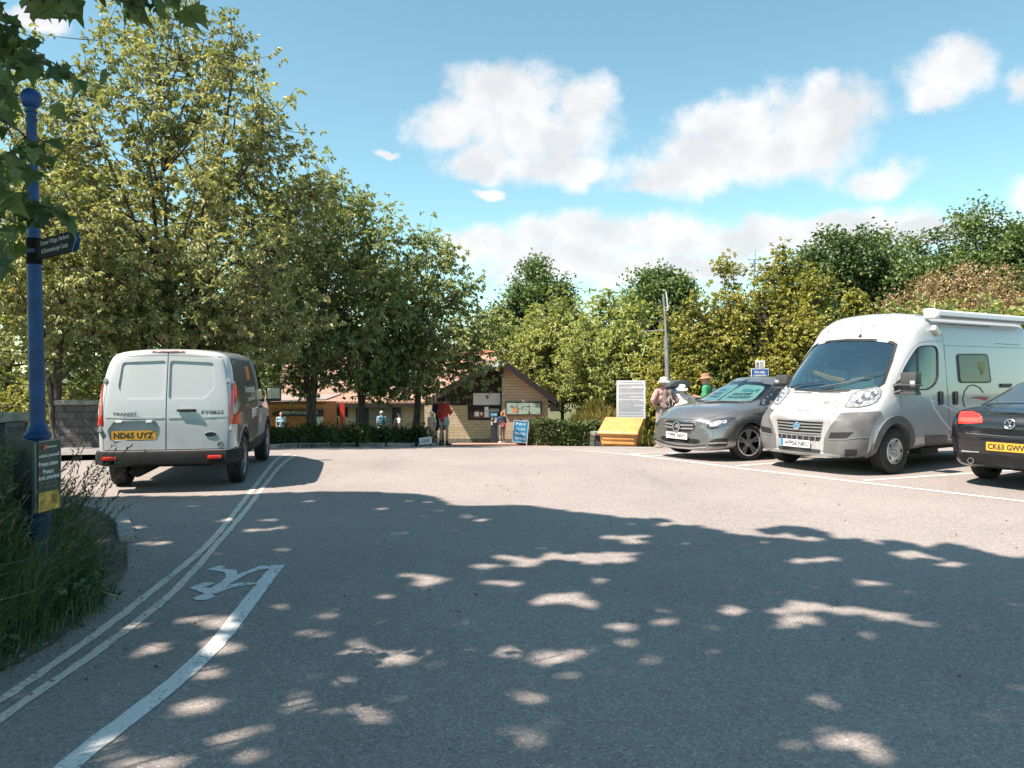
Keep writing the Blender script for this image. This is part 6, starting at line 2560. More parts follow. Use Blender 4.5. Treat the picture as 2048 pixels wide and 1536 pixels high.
# ---------------------------------------------------------------- white panel van, seen from behind
def van():
	WB = 2.662
	def sec(x, w, top, zb=0.30, dx=0.0, belt=1.05):
		h = top / 1.84
		return [(x + dx * 0, 0, zb), (x, 0.76 * w, zb), (x, 0.87 * w, zb + 0.05), (x, 0.905 * w, 0.60), (x, 0.912 * w, belt), (x + dx * 0.35, 0.875 * w, 1.05 + (top - 1.05) * 0.44),
				(x + dx * 0.75, 0.80 * w, 1.05 + (top - 1.05) * 0.82), (x + dx * 0.97, 0.70 * w, top - 0.045), (x + dx, 0.36 * w, top - 0.005), (x + dx, 0, top)]
	S = []
	zl = [0.39, 0.39, 0.42, 0.60, 1.02, 1.36, 1.62, 1.755, 1.80, 1.81]
	fx = lambda z: 0.17 * max(0, (z - 1.0)) ** 1.15 - 0.02 * max(0, 0.6 - z)
	yy = [0, 0.76, 0.85, 0.885, 0.89, 0.845, 0.765, 0.66, 0.34, 0]
	S.append([(-0.855 + fx(z), 0, z) for z in zl])
	S.append([(-0.845 + fx(z), y * 0.55, z) for y, z in zip(yy, zl)])
	S.append([(-0.815 + fx(z), y * 0.92, z) for y, z in zip(yy, zl)])
	S.append([(-0.775 + fx(z), y * 0.985, z + (0.008 if z > 1.6 else 0)) for y, z in zip(yy, zl)])
	a = sec(-0.68, 0.99, 1.835, 0.41)
	S.append([(x + fx(z) * 0.9, y, z) for x, y, z in a])
	S.append([(x + fx(z) * 0.4, y, z) for x, y, z in sec(-0.40, 1.0, 1.845, 0.40)])
	S.append(sec(0.2, 1.005, 1.85, 0.38))
	S.append(sec(0.9, 1.005, 1.85))
	S.append(sec(1.45, 1.0, 1.835))
	b = sec(1.85, 1.0, 1.80)
	S.append(b)
	S.append([(2.25, 0, 0.3), (2.25, 0.76, 0.3), (2.25, 0.87, 0.35), (2.25, 0.905, 0.6), (2.25, 0.91, 1.02), (2.22, 0.86, 1.30), (2.2, 0.77, 1.56), (2.24, 0.64, 1.63), (2.3, 0.34, 1.645), (2.32, 0, 1.65)])
	S.append([(2.75, 0, 0.3), (2.75, 0.76, 0.3), (2.75, 0.87, 0.35), (2.75, 0.905, 0.6), (2.75, 0.90, 0.95), (2.72, 0.85, 1.10), (2.7, 0.77, 1.24), (2.76, 0.64, 1.29), (2.86, 0.34, 1.30), (2.88, 0, 1.30)])
	S.append([(3.05, 0, 0.3), (3.05, 0.74, 0.3), (3.05, 0.85, 0.34), (3.05, 0.895, 0.58), (3.05, 0.88, 0.85), (3.02, 0.84, 0.96), (3.0, 0.78, 1.04), (3.06, 0.64, 1.09), (3.14, 0.34, 1.10), (3.16, 0, 1.10)])
	S.append([(3.36, 0, 0.25), (3.36, 0.66, 0.25), (3.34, 0.77, 0.3), (3.32, 0.80, 0.52), (3.30, 0.79, 0.70), (3.29, 0.77, 0.80), (3.28, 0.72, 0.88), (3.32, 0.60, 0.92), (3.40, 0.34, 0.94), (3.42, 0, 0.94)])
	S.append([(3.55, 0, 0.26), (3.52, 0.40, 0.26), (3.50, 0.50, 0.3), (3.50, 0.52, 0.50), (3.49, 0.52, 0.62), (3.48, 0.51, 0.70), (3.48, 0.48, 0.76), (3.5, 0.42, 0.80), (3.53, 0.24, 0.82), (3.54, 0, 0.82)])
	S.append([(3.57, 0, z) for z in (0.28, 0.30, 0.34, 0.46, 0.55, 0.62, 0.67, 0.70, 0.72, 0.73)])
	YS = 0.925
	S = [[(x, y * YS, z) for x, y, z in q] for q in S]
	hd = Vector((-math.sin(R(11)), math.cos(R(11))))
	c = Car('panel_van', 'white panel van with a dark grey wrapped side, seen from behind', 'van', (-4.57, 10.63, 0), hd, S, M_VWHITE, sub=6)
	for x in (0, WB):
		c.well(x, 0.33, 0.385, 0.55, 1.2)
		c.well(x, 0.33, 0.385, -1.2, -0.55)
	c.cut_box((1.3, 0, 0.20), (3.0, 1.3, 0.36))
	rp, sR_, sL_ = c.rear(), c.side(-1), c.side(1)
	# recessed upper panels of the two rear doors (rear mapper: a to the right seen from behind)
	for sg in (-1, 1):
		po = [(0.025, 1.19), (0.46, 1.19), (0.585, 1.335), (0.55, 1.66), (0.025, 1.685)]
		po = round_poly([(a * sg, b) for a, b in po], 0.04)
		c.pocket(po, rp, 0.016, seg=0.10, out=0.05)
		c.cut[-1] = (c.cut[-1][0], 0)
	# number plate recess on the left door
	c.pocket(round_poly([(-0.70, 0.80), (-0.66, 0.665), (-0.10, 0.665), (-0.06, 0.80), (-0.12, 0.915), (-0.62, 0.915)], 0.03), rp, 0.030, seg=0.1, out=0.05)
	c.cut[-1] = (c.cut[-1][0], 0)
	c.body()
	# door gaps
	gap = c.band('door_gap', [(0, 0.545), (0, 1.20), (0, 1.69), (0, 1.79)], 0.010, rp, M_SEAM, 0.0015)
	c.band('door_outline', [(-0.745, 0.545), (0.745, 0.545)], 0.012, rp, M_SEAM, 0.0015)
	for sg in (-1, 1):
		c.band('door_outline', [(0.745 * sg, 0.56), (0.755 * sg, 0.8), (0.745 * sg, 1.2), (0.70 * sg, 1.55), (0.655 * sg, 1.71)], 0.009, rp, M_SEAMW, 0.0015)
	c.band('door_outline', [(-0.65, 1.735), (0, 1.755), (0.65, 1.735)], 0.009, rp, M_SEAMW, 0.0015)
	# waist crease
	for sg in (-1, 1):
		c.band('waist_ridge', [(0.03 * sg, 0.955), (0.40 * sg, 0.958), (0.72 * sg, 0.97)], 0.022, rp, M_VWHITE, 0.006, -0.006)
	# handle, plate, lamps and lettering on the doors
	p0, n0 = rp(0.25, 1.045)
	m = MB()
	m.box(p0 + n0 * 0.025, (0.035, 0.235, 0.032))
	m.box(p0 + n0 * 0.008 + Vector((0, 0.08, 0)), (0.03, 0.03, 0.03))
	m.box(p0 + n0 * 0.008 + Vector((0, -0.08, 0)), (0.03, 0.03, 0.03))
	m.obj('door_handle', M_BLACK, c.root, smooth=True, bevel=0.01)
	c.patch('handle_cup', round_poly([(0.17, 1.045), (0.33, 1.045), (0.31, 1.085), (0.19, 1.085)], 0.02), rp, M_VWHITE, 0.006)
	pq, nq = rp(-0.385, 0.735)
	plane_plate(c, pq + nq * -0.010, (0, -1, 0), (nq.x * -0.0, 0, 1), 0.52, 0.111, 'ND65 UYZ', M_YPLATE, lw=0.90)
	for a in (-0.56, -0.20):
		q, n_ = rp(a, 0.905)
		m = MB()
		m.box(q + n_ * 0.006, (0.03, 0.075, 0.028))
		m.obj('plate_lamp', pmat('plate_lamp_lens', (0.75, 0.75, 0.72), 0.3), c.root, bevel=0.006)
	c.text('model_lettering', 'TRANSIT', rp, [(-0.635, 0.985), (-0.345, 0.985), (-0.345, 1.025), (-0.635, 1.025)], pmat('badge_grey', (0.12, 0.125, 0.13), 0.3, metal=0.6), 0.004, bold=0.02)
	c.text('model_lettering', 'CONNECT', rp, [(-0.51, 0.968), (-0.295, 0.968), (-0.295, 0.982), (-0.51, 0.982)], MATS['badge_grey'], 0.007, bold=0.02)
	c.text('fleet_number', 'FY0822', rp, [(0.425, 0.995), (0.695, 0.995), (0.695, 1.042), (0.425, 1.042)], M_PRINT, 0.004, bold=0.02)
	ov = [(0.54 + 0.072 * math.cos(k / 14 * math.pi), 0.735 + 0.030 * math.sin(k / 14 * math.pi)) for k in range(28)]
	eb = c.patch('oval_badge', ov, rp, M_CHROME, 0.008, seg=0.08)
	c.patch('badge_field', [(0.54 + 0.064 * math.cos(k / 12 * math.pi), 0.735 + 0.024 * math.sin(k / 12 * math.pi)) for k in range(24)], rp, pmat('badge_navy', (0.012, 0.016, 0.04), 0.3), 0.0095, parent=eb, seg=0.08)
	c.text('badge_script', 'Ford', rp, [(0.505, 0.723), (0.575, 0.723), (0.575, 0.749), (0.505, 0.749)], M_CHROME, 0.011, parent=eb)
	# round sticker
	ring = [(0.655 + 0.033 * math.cos(k / 12 * math.pi), 0.60 + 0.033 * math.sin(k / 12 * math.pi)) for k in range(24)]
	st = c.band('round_sticker', ring, 0.007, rp, M_PRINT, 0.003, closed=True)
	c.text('sticker_lettering', 'R2', rp, [(0.636, 0.588), (0.674, 0.588), (0.674, 0.612), (0.636, 0.612)], M_PRINT, 0.004, parent=st, bold=0.03)
	c.text('sticker_lettering', 'www.report.it', rp, [(0.60, 0.640), (0.71, 0.640), (0.71, 0.648), (0.60, 0.648)], pmat('faint_print', (0.30, 0.31, 0.32), 0.6), 0.004, parent=st)
	# bumper: dark bar with pale top step
	def bumper_bar(name, z0, z1, z2, out, mat, n=26):
		m = MB()
		pr = [(0.0, z0), (out, z0 + 0.03), (out, z1), (out - 0.02, z2), (0.0, z2)]
		pts = []
		for k in range(n + 1):
			a = -0.86 + 1.72 * k / n
			if abs(a) < 0.74:
				q, nn = rp(a, max(0.56, z1))
				q = Vector((q.x, -a, 0))
				nn = Vector((-1, -a * 0.15, 0)).normalized()
			else:
				t = (abs(a) - 0.74) / 0.12
				q = Vector((-0.80 + 0.26 * t ** 1.2, -math.copysign(0.74 + 0.095 * min(1, t * 1.6), a), 0))
				nn = Vector((-1 + 0.9 * t, -math.copysign(0.2 + 0.8 * t, a), 0)).normalized()
			pts.append((q, nn))
		vs = [q + nn * o + Vector((0, 0, z)) for q, nn in pts for o, z in pr]
		L = len(pr)
		m.add(vs, [(i * L + j, i * L + (j + 1) % L, (i + 1) * L + (j + 1) % L, (i + 1) * L + j) for i in range(n) for j in range(L)] + [tuple(range(L)), tuple(n * L + j for j in range(L - 1, -1, -1))])
		return m.obj(name, mat, c.root, smooth=True, angle=R(30))
	bp = bumper_bar('rear_bumper', 0.345, 0.50, 0.535, 0.075, M_DPLAS)
	m = MB()
	for k in range(27):
		pass
	step = bumper_bar('bumper_step', 0.500, 0.528, 0.540, 0.058, M_GPLAS)
	for a in (-0.65, 0.60):
		m = MB()
		m.box((-0.865 - 0.065 + (0.03 if a < 0 else 0.012), -a, 0.45), (0.05, 0.17, 0.048))
		m.obj('reflector', M_RED2, c.root, smooth=True, bevel=0.01)
	# tail lamps: tall strips on the corners
	for sg, mp_ in ((1, sL_), (-1, sR_)):
		def corner(a, b, sg=sg):
			# a: angle round the corner (0 = facing back, 1 = facing sideways), b: height
			ang = a * math.pi / 2
			d = Vector((math.cos(ang), -sg * math.sin(ang), 0))
			o = Vector((-0.40 - 2.5 * d.x + 0.0, sg * 0.54 - 2.5 * d.y, b))
			p, n = c.ray(o, d)
			if n.dot(d) > 0:
				n = -n
			return p, n
		tl = c.patch('tail_lamp', round_poly([(0.30, 0.86), (0.78, 0.84), (0.82, 1.10), (0.66, 1.36), (0.42, 1.40), (0.34, 1.15)], 0.05), corner, M_RED, 0.012, seg=0.08)
		c.patch('lamp_lens', round_poly([(0.37, 0.985), (0.60, 1.03), (0.76, 1.13), (0.70, 1.22), (0.56, 1.16), (0.39, 1.11)], 0.02), corner, M_CLEAR, 0.016, parent=tl, seg=0.08)
		c.patch('lamp_upper', [(0.38, 1.21), (0.68, 1.24), (0.63, 1.35), (0.44, 1.375)], corner, M_RED2, 0.014, parent=tl, seg=0.08)
		c.patch('lamp_lower', [(0.36, 0.87), (0.74, 0.86), (0.74, 0.98), (0.40, 0.95)], corner, M_RED2, 0.014, parent=tl, seg=0.08)
		c.patch('corner_trim', [(0.50, 1.42), (0.66, 1.40), (0.80, 1.60), (0.82, 1.70), (0.66, 1.70), (0.56, 1.58)], corner, M_BLACK, 0.003, seg=0.08)
		for zb in (0.80, 1.42):
			q, n_ = corner(0.34, zb)
			m = MB()
			m.tube([q + n_ * 0.015 + Vector((0, 0, -0.035)), q + n_ * 0.015 + Vector((0, 0, 0.035))], 0.016, 8)
			m.box(q + n_ * 0.01, (0.05, 0.05, 0.03))
			m.obj('door_hinge', M_MWHITE, c.root)
		# dark wrap on the flank, lower cladding, cab window
		wrap = c.patch('side_wrap', [(-0.60, 0.56), (-0.42, 0.56), (-0.40, 0.72), (-0.2, 0.80), (0.0, 0.82), (0.22, 0.79), (0.42, 0.62), (0.47, 0.50), (1.32, 0.50), (1.38, 0.9), (1.34, 1.2), (1.22, 1.55), (1.15, 1.70), (-0.46, 1.72), (-0.56, 1.45), (-0.63, 1.10)], mp_, M_VGREY, 0.003, seg=0.14)
		fl = (lambda x: x) if sg < 0 else (lambda x: 0.8 - x)
		qd = lambda x0, x1, z0, z1: [(x0, z0), (x1, z0), (x1, z1), (x0, z1)] if sg < 0 else [(x1, z0), (x0, z0), (x0, z1), (x1, z1)]
		# seen from the right side the nose is to the right
		c.text('wrap_lettering', 'Northumberland', mp_, qd(0.10, 1.05, 1.24, 1.34), M_WHITE, 0.006, parent=wrap)
		c.text('wrap_lettering', 'County Council', mp_, qd(0.25, 0.92, 1.10, 1.18), M_WHITE, 0.006, parent=wrap)
		for k in range(3):
			x = 0.42 + 0.10 * k
			c.patch('wrap_emblem', [(x, 1.42), (x + 0.07, 1.42), (x + 0.12 * (1 if sg < 0 else -1) , 1.62), (x + 0.05 * (1 if sg < 0 else -1), 1.62)], mp_, pmat('emblem_orange', (0.62, 0.16, 0.03), 0.5), 0.006, parent=wrap)
		c.text('wrap_lettering', 'REPORT IT', mp_, qd(0.62, 1.30, 0.86, 1.00), M_WHITE, 0.006, parent=wrap, bold=0.02)
		c.patch('door_sticker', [(1.55, 0.72), (1.78, 0.72), (1.78, 0.86), (1.55, 0.86)], mp_, pmat('sticker_pink', (0.50, 0.32, 0.27), 0.5), 0.004)
		c.text('door_lettering', 'INTAKE', mp_, qd(1.85, 2.25, 0.74, 0.82), pmat('letter_grey', (0.25, 0.25, 0.26), 0.6), 0.004)
		c.patch('sill_cladding', [(0.47, 0.34), (2.20, 0.34), (2.24, 0.52), (0.47, 0.50)], mp_, M_DPLAS, 0.010, seg=0.12)
		c.band('wheel_arch_trim', [(0.0 + 0.41 * math.cos(t), 0.34 + 0.41 * math.sin(t)) for t in np.linspace(-0.05, math.pi + 0.05, 22)], 0.05, mp_, M_DPLAS, 0.012)
		c.band('wheel_arch_trim', [(WB + 0.41 * math.cos(t), 0.34 + 0.41 * math.sin(t)) for t in np.linspace(-0.05, math.pi + 0.05, 22)], 0.05, mp_, M_DPLAS, 0.012)
		wn = c.patch('side_window', round_poly([(1.52, 1.07), (2.50, 1.02), (2.56, 1.10), (2.18, 1.50), (1.95, 1.64), (1.52, 1.66)], 0.05), mp_, M_TGLASS, 0.004, seg=0.10)
		c.band('door_outline', [(1.44, 0.5), (1.42, 1.0), (1.46, 1.68)], 0.009, mp_, M_SEAM, 0.002)
		c.band('door_outline', [(2.30, 0.5), (2.62, 0.85), (2.66, 1.02)], 0.009, mp_, M_SEAM, 0.002)
		q, n_ = mp_(1.58, 0.98)
		m = MB()
		m.box(q + n_ * 0.02, (0.16, 0.03, 0.035))
		m.obj('side_handle', M_BLACK, c.root, smooth=True, bevel=0.008)
		# door mirror
		q, n_ = mp_(2.36, 1.10)
		m = MB()
		oy = sg * 0.98
		m.box((2.36, sg * 0.97, 1.16), (0.10, 0.24, 0.25))
		m.tube([(2.42, sg * 0.86, 1.04), (2.38, sg * 0.98, 1.09)], 0.035, 8)
		mr = m.obj('wing_mirror', M_BLACK, c.root, smooth=True, bevel=0.03)
		m = MB()
		m.box((2.308, sg * 0.97, 1.17), (0.008, 0.20, 0.18))
		m.obj('mirror_glass', pmat('mirror', (0.70, 0.78, 0.82), 0.02, metal=1.0), mr, bevel=0.003)
		for xw, st_ in ((0, 'steel'), (WB, 'steel')):
			c.wheel(xw, sg * 0.742, 0.327, 0.205, 0.212, st_)
	# roof lamp, underbody
	c.patch('brake_lamp', [(-0.20, 1.789), (0.20, 1.789), (0.19, 1.802), (-0.19, 1.802)], rp, pmat('brake_lamp_dull', (0.20, 0.035, 0.025), 0.3), 0.006, seg=0.1)
	m = MB()
	m.tube([(-0.70, 0.38, 0.27), (0.3, 0.40, 0.27)], 0.085, 12)
	m.tube([(-0.82, 0.42, 0.26), (-0.6, 0.42, 0.26)], 0.03, 10)
	m.tube([(0, -0.7, 0.30), (0, 0.7, 0.30)], 0.05, 10)
	m.box((1.3, 0.0, 0.26), (2.2, 0.7, 0.10))
	m.obj('exhaust', pmat('underbody', (0.018, 0.017, 0.016), 0.8), c.root, smooth=True)
	# front of the van (not seen): screen, lamps, grille
	fm = c.front()
	c.patch('windscreen', round_poly([(-0.66, 1.26), (0.66, 1.26), (0.58, 1.70), (-0.58, 1.70)], 0.06), fm, M_TGLASS, 0.004, seg=0.12)
	for sg in (-1, 1):
		c.patch('headlamp', [(0.42 * sg, 0.66), (0.70 * sg, 0.72), (0.74 * sg, 0.90), (0.50 * sg, 0.80)], fm, M_CLEAR, 0.008, seg=0.1)
	c.patch('grille', round_poly([(-0.40, 0.42), (0.40, 0.42), (0.44, 0.62), (-0.44, 0.62)], 0.03), fm, M_BLACK, 0.006, seg=0.1)
	return c


van()


# ---------------------------------------------------------------- white high roof motorhome
MZ3 = (1500, 600, 400 / 1661)
MZ4 = (1780, 600, 268 / 1029)


def motorhome():
	S = []
	S.append([(-4.46, 0, z) for z in (0.42, 0.44, 0.50, 0.65, 1.15, 1.60, 2.05, 2.36, 2.44, 2.46)])
	def sec(x, k=1.0, top=2.52, zb=0.32):
		return [(x, 0, zb), (x, 0.80 * k, zb), (x, 0.97 * k, zb + 0.08), (x, 1.02 * k, 0.62), (x, 1.025 * k, 1.15), (x, 0.995 * k, 1.60), (x, 0.955 * k, 2.05), (x, 0.88 * k, top - 0.13), (x, 0.52 * k, top - 0.02), (x, 0, top)]
	S.append(sec(-4.44, 0.92, 2.46))
	S.append(sec(-4.36, 0.985, 2.51))
	S.append(sec(-4.0))
	S.append(sec(-2.6))
	S.append(sec(-1.6))
	S.append(sec(-1.15, 1.0, 2.515))
	# cab
	S.append([(-0.80, 0, 0.30), (-0.80, 0.80, 0.30), (-0.80, 0.97, 0.38), (-0.80, 1.02, 0.62), (-0.80, 1.025, 1.13), (-0.80, 0.99, 1.58), (-0.83, 0.945, 1.98), (-0.84, 0.86, 2.27), (-0.80, 0.50, 2.41), (-0.78, 0, 2.43)])
	S.append([(-0.40, 0, 0.30), (-0.40, 0.80, 0.30), (-0.40, 0.97, 0.36), (-0.40, 1.02, 0.60), (-0.40, 1.02, 1.10), (-0.46, 0.98, 1.52), (-0.55, 0.915, 1.86), (-0.56, 0.80, 2.02), (-0.46, 0.48, 2.10), (-0.43, 0, 2.12)])
	S.append([(0.0, 0, 0.30), (0.0, 0.80, 0.30), (0.0, 0.97, 0.36), (0.0, 1.02, 0.60), (0.0, 1.01, 1.02), (-0.10, 0.97, 1.28), (-0.16, 0.90, 1.50), (-0.13, 0.80, 1.61), (-0.01, 0.48, 1.68), (0.03, 0, 1.69)])
	S.append([(0.32, 0, 0.28), (0.32, 0.80, 0.28), (0.32, 0.96, 0.34), (0.32, 1.01, 0.58), (0.30, 0.99, 0.93), (0.22, 0.96, 1.08), (0.20, 0.90, 1.17), (0.26, 0.80, 1.215), (0.40, 0.46, 1.24), (0.44, 0, 1.245)])
	S.append([(0.56, 0, 0.26), (0.56, 0.78, 0.26), (0.56, 0.92, 0.32), (0.55, 0.975, 0.55), (0.52, 0.95, 0.84), (0.50, 0.90, 0.93), (0.50, 0.82, 0.99), (0.54, 0.70, 1.02), (0.66, 0.42, 1.06), (0.70, 0, 1.07)])
	S.append([(0.80, 0, 0.26), (0.78, 0.70, 0.26), (0.77, 0.82, 0.32), (0.75, 0.87, 0.50), (0.73, 0.86, 0.70), (0.72, 0.83, 0.80), (0.72, 0.77, 0.855), (0.77, 0.66, 0.88), (0.86, 0.42, 0.895), (0.88, 0, 0.90)])
	S.append([(0.91, 0, 0.27), (0.885, 0.55, 0.27), (0.875, 0.66, 0.32), (0.87, 0.70, 0.46), (0.86, 0.69, 0.62), (0.86, 0.67, 0.72), (0.86, 0.63, 0.79), (0.88, 0.55, 0.82), (0.915, 0.35, 0.84), (0.925, 0, 0.845)])
	S.append([(0.95, 0, z) for z in (0.29, 0.31, 0.35, 0.45, 0.56, 0.64, 0.70, 0.73, 0.75, 0.76)])
	hd = Vector((-math.sin(R(57)), -math.cos(R(57))))
	c = Car('motorhome', 'white high roof motorhome with grey bumper, awning and orange strap behind the windscreen', 'motorhome', (5.215, 12.41, 0), hd, S, M_MWHITE, sub=6, inner=pmat('cab_grey', (0.14, 0.16, 0.165), 0.8, var=0.2))
	P = c.pixmap()
	PF = c.pixmap(True)
	# windscreen opening: outline traced from the photo on its own half, as the screen lies on the shell
	fm = c.front()
	ws = [(-0.80, 1.27), (-0.45, 1.245), (0, 1.235), (0.45, 1.245), (0.80, 1.27), (0.845, 1.36), (0.80, 1.70), (0.745, 1.96), (0.68, 2.00), (0.40, 2.045), (0, 2.06), (-0.40, 2.045), (-0.68, 2.00), (-0.745, 1.96), (-0.80, 1.70), (-0.845, 1.36)]
	c.pocket(inset(ws, -0.010), fm, 0.95, seg=0.2, out=0.06, dirn=(-1, 0, -0.05))
	sm = {1: c.side(1), -1: c.side(-1)}
	# cab side windows, traced on the near side and mirrored
	sw = round_poly(zz(MZ4, [(92, 560), (130, 490), (200, 378), (232, 354), (345, 352), (366, 385), (368, 590), (345, 650), (290, 688), (150, 690), (110, 640)]), 8)
	PM = {1: P, -1: PF}
	for sg in (1, -1):
		c.pocket(sw, PM[sg], 0.35, seg=16, out=0.06, dirn=(0, -sg, 0))
	for x in (0, -3.45):
		for sg in (1, -1):
			c.well(x, 0.345, 0.43, 0.60 * sg, 1.3 * sg)
	c.body()
	# glass and seals
	scr = c.patch('windscreen', ws, fm, glass_mat('screen_glass', (0.66, 0.82, 0.80), (1, 1, 1), 0.20), -0.004, -0.008, seg=0.12)
	c.band('screen_seal', ws, 0.035, fm, M_BLACK, 0.006, -0.01, parent=scr, closed=True)
	for sg in (1, -1):
		g = c.patch('side_window', sw, PM[sg], M_CGLASS, -0.006, -0.010, seg=12)
		c.band('window_seal', sw, 2.6, PM[sg], M_BLACK, 0.004, -0.012, parent=g, closed=True)
		c.band('window_bar', zz(MZ4, [(215, 690), (213, 362)]), 3.0, PM[sg], M_BLACK, 0.003, -0.01, parent=g)
	# cab interior
	m = MB()
	m.add([(0.30, -0.86, 1.20), (0.30, 0.86, 1.20), (-0.22, 0.88, 1.12), (-0.22, -0.88, 1.12), (0.30, -0.86, 1.0), (0.30, 0.86, 1.0), (-0.22, 0.88, 0.9), (-0.22, -0.88, 0.9)], [(0, 1, 2, 3), (4, 7, 6, 5), (0, 4, 5, 1), (1, 5, 6, 2), (2, 6, 7, 3), (3, 7, 4, 0)])
	m.box((-0.05, -0.42, 1.17), (0.28, 0.40, 0.10))
	m.box((-0.05, 0.05, 1.16), (0.26, 0.34, 0.07))
	m.obj('dashboard', pmat('dash_grey', (0.11, 0.12, 0.125), 0.7, var=0.2), c.root, smooth=True, bevel=0.02)
	m = MB()
	for y in (-0.48, 0.48):
		m.box((-0.72, y, 1.25), (0.14, 0.50, 0.70), rot=Matrix.Rotation(R(-8), 3, 'Y'))
		m.box((-0.76, y, 1.68), (0.10, 0.30, 0.20))
	m.obj('seat', pmat('seat_cloth', (0.055, 0.065, 0.075), 0.9, var=0.2), c.root, smooth=True, bevel=0.05)
	m = MB()
	sc_ = Vector((-0.26, -0.42, 1.30))
	rt = Matrix.Rotation(R(-62), 3, 'Y')
	m.tube([sc_ + rt @ Vector((0.18 * math.cos(a), 0.18 * math.sin(a), 0)) for a in np.linspace(0, 2 * math.pi, 25)], 0.015, 8, caps=False)
	m.tube([sc_ + rt @ Vector((-0.17, 0, 0)), sc_ + rt @ Vector((0.17, 0, 0))], 0.014, 6)
	m.obj('steering_wheel', M_BLACK, c.root, smooth=True)
	m = MB()
	for dz, dy in ((0, 0), (-0.045, 0.02)):
		m.tube([(0.02, -0.36, 1.53 + dz * 0.2), (-0.02, -0.12, 1.46 + dz), (-0.03, 0.16, 1.40 + dz * 0.3)], [0.028, 0.020, 0.028], 8)
	m.box((-0.0, -0.34, 1.525), (0.05, 0.09, 0.06))
	m.obj('orange_strap', pmat('strap_orange', (0.80, 0.24, 0.015), 0.5), c.root, smooth=True)
	m = MB()
	m.box((-0.36, 0.02, 1.93), (0.04, 0.24, 0.07))
	m.obj('inner_mirror', M_DARK, c.root, bevel=0.01)
	# wipers
	for L in ([(345, 735), (430, 710), (620, 690)], [(590, 735), (760, 705), (950, 655), (1115, 612)]):
		pts = []
		for a, b in L:
			q, n_ = P(*zz(MZ3, [(a, b)])[0])
			pts.append(q + n_ * 0.03)
		m = MB()
		m.tube(pts, [0.012] + [0.009] * (len(pts) - 2) + [0.006], 6)
		m.obj('wiper', M_BLACK, c.root)
	# headlamps
	hl = zz(MZ3, [(790, 890), (822, 825), (850, 785), (900, 762), (1000, 742), (1070, 728), (1088, 752), (1082, 800), (1050, 845), (985, 878), (900, 893)])
	for mp_ in (P, PF):
		h = c.patch('headlamp', hl, mp_, M_CLEAR, 0.010, seg=6)
		for (a, b, r_) in ((960, 815, 34), (905, 850, 30), (1030, 780, 26)):
			q, n_ = mp_(*zz(MZ3, [(a, b)])[0])
			m = MB()
			rot = n_.to_track_quat('Z', 'Y').to_matrix()
			rr = r_ * MZ3[2] / FPX * 12
			m.lathe([(rr, 0.004), (rr * 0.8, 0.016), (rr * 0.45, 0.010), (0, 0.006)], q + n_ * 0.008, n=18, rot=rot)
			m.obj('lamp_bowl', pmat('lamp_bowl_metal', (0.34, 0.35, 0.36), 0.25, metal=0.8), h, smooth=True)
		c.band('lamp_edge', hl, 1.6, mp_, M_GPLAS, 0.011, -0.004, parent=h, closed=True)
	# grey bumper corners and lower band, wing flares
	bump = zz(MZ3, [(755, 942), (1000, 930), (1085, 925), (1090, 950), (1035, 1020), (1000, 1100), (985, 1160), (972, 1260), (965, 1330), (880, 1315), (760, 1290), (610, 1262), (618, 1150), (660, 1060), (715, 985)])
	for mp_ in (P, PF):
		c.patch('bumper_corner', bump, mp_, M_GPLAS, 0.012, seg=7)
		c.patch('bumper_vent', zz(MZ3, [(655, 1148), (672, 1100), (860, 1098), (800, 1148)]), mp_, M_BLACK, 0.016, seg=6)
		c.band('bumper_ridge', zz(MZ3, [(650, 1158), (800, 1158), (880, 1145), (985, 1138)]), 1.6, mp_, pmat('ridge_grey', (0.19, 0.19, 0.19), 0.55), 0.02)
		c.patch('fog_vent', zz(MZ3, [(785, 1295), (790, 1238), (890, 1240), (880, 1292)]), mp_, M_BLACK, 0.016, seg=6)
	fl = lambda a, b: fm(a, b)
	c.patch('bumper_face', round_poly([(-0.60, 0.34), (0.60, 0.34), (0.62, 0.50), (0.50, 0.845), (-0.50, 0.845), (-0.62, 0.50)], 0.03), fm, pmat('bumper_silver', (0.40, 0.40, 0.395), 0.45, metal=0.3, var=0.12), 0.008, seg=0.1)
	gr = round_poly([(-0.37, 0.585), (0.37, 0.585), (0.41, 0.80), (-0.41, 0.80)], 0.03)
	g = c.patch('grille', gr, fm, pmat('grille_black', (0.02, 0.02, 0.022), 0.5), 0.011, seg=0.1)
	for k in range(5):
		z = 0.60 + 0.048 * k
		c.band('grille_bar', [(-0.385 - 0.007 * k, z), (0, z - 0.004), (0.385 + 0.007 * k, z)], 0.017, fm, pmat('bar_silver', (0.42, 0.42, 0.42), 0.35, metal=0.6), 0.026, 0.005, parent=g)
	g2 = c.patch('lower_grille', [(-0.36, 0.49), (0.36, 0.49), (0.39, 0.555), (-0.39, 0.555)], fm, MATS['grille_black'], 0.011, seg=0.1)
	for k in range(7):
		y = -0.30 + 0.1 * k
		c.band('grille_bar', [(y, 0.49), (y, 0.555)], 0.012, fm, MATS['bar_silver'], 0.02, parent=g2)
	q, n_ = fm(0, 0.705)
	m = MB()
	rot = Vector((1, 0, 0)).to_track_quat('Z', 'Y').to_matrix()
	m.lathe([(0.062, 0), (0.062, 0.018), (0.05, 0.026), (0, 0.028)], q + Vector((0.02, 0, 0)), n=26, rot=rot)
	bd_ = m.obj('round_badge', M_CHROME, c.root, smooth=True)
	m = MB()
	m.lathe([(0.046, 0.028), (0.0, 0.031)], q + Vector((0.02, 0, 0)), n=22, rot=rot)
	m.obj('badge_field', pmat('badge_blue', (0.10, 0.28, 0.46), 0.25, coat=0.6), bd_)
	m = MB()
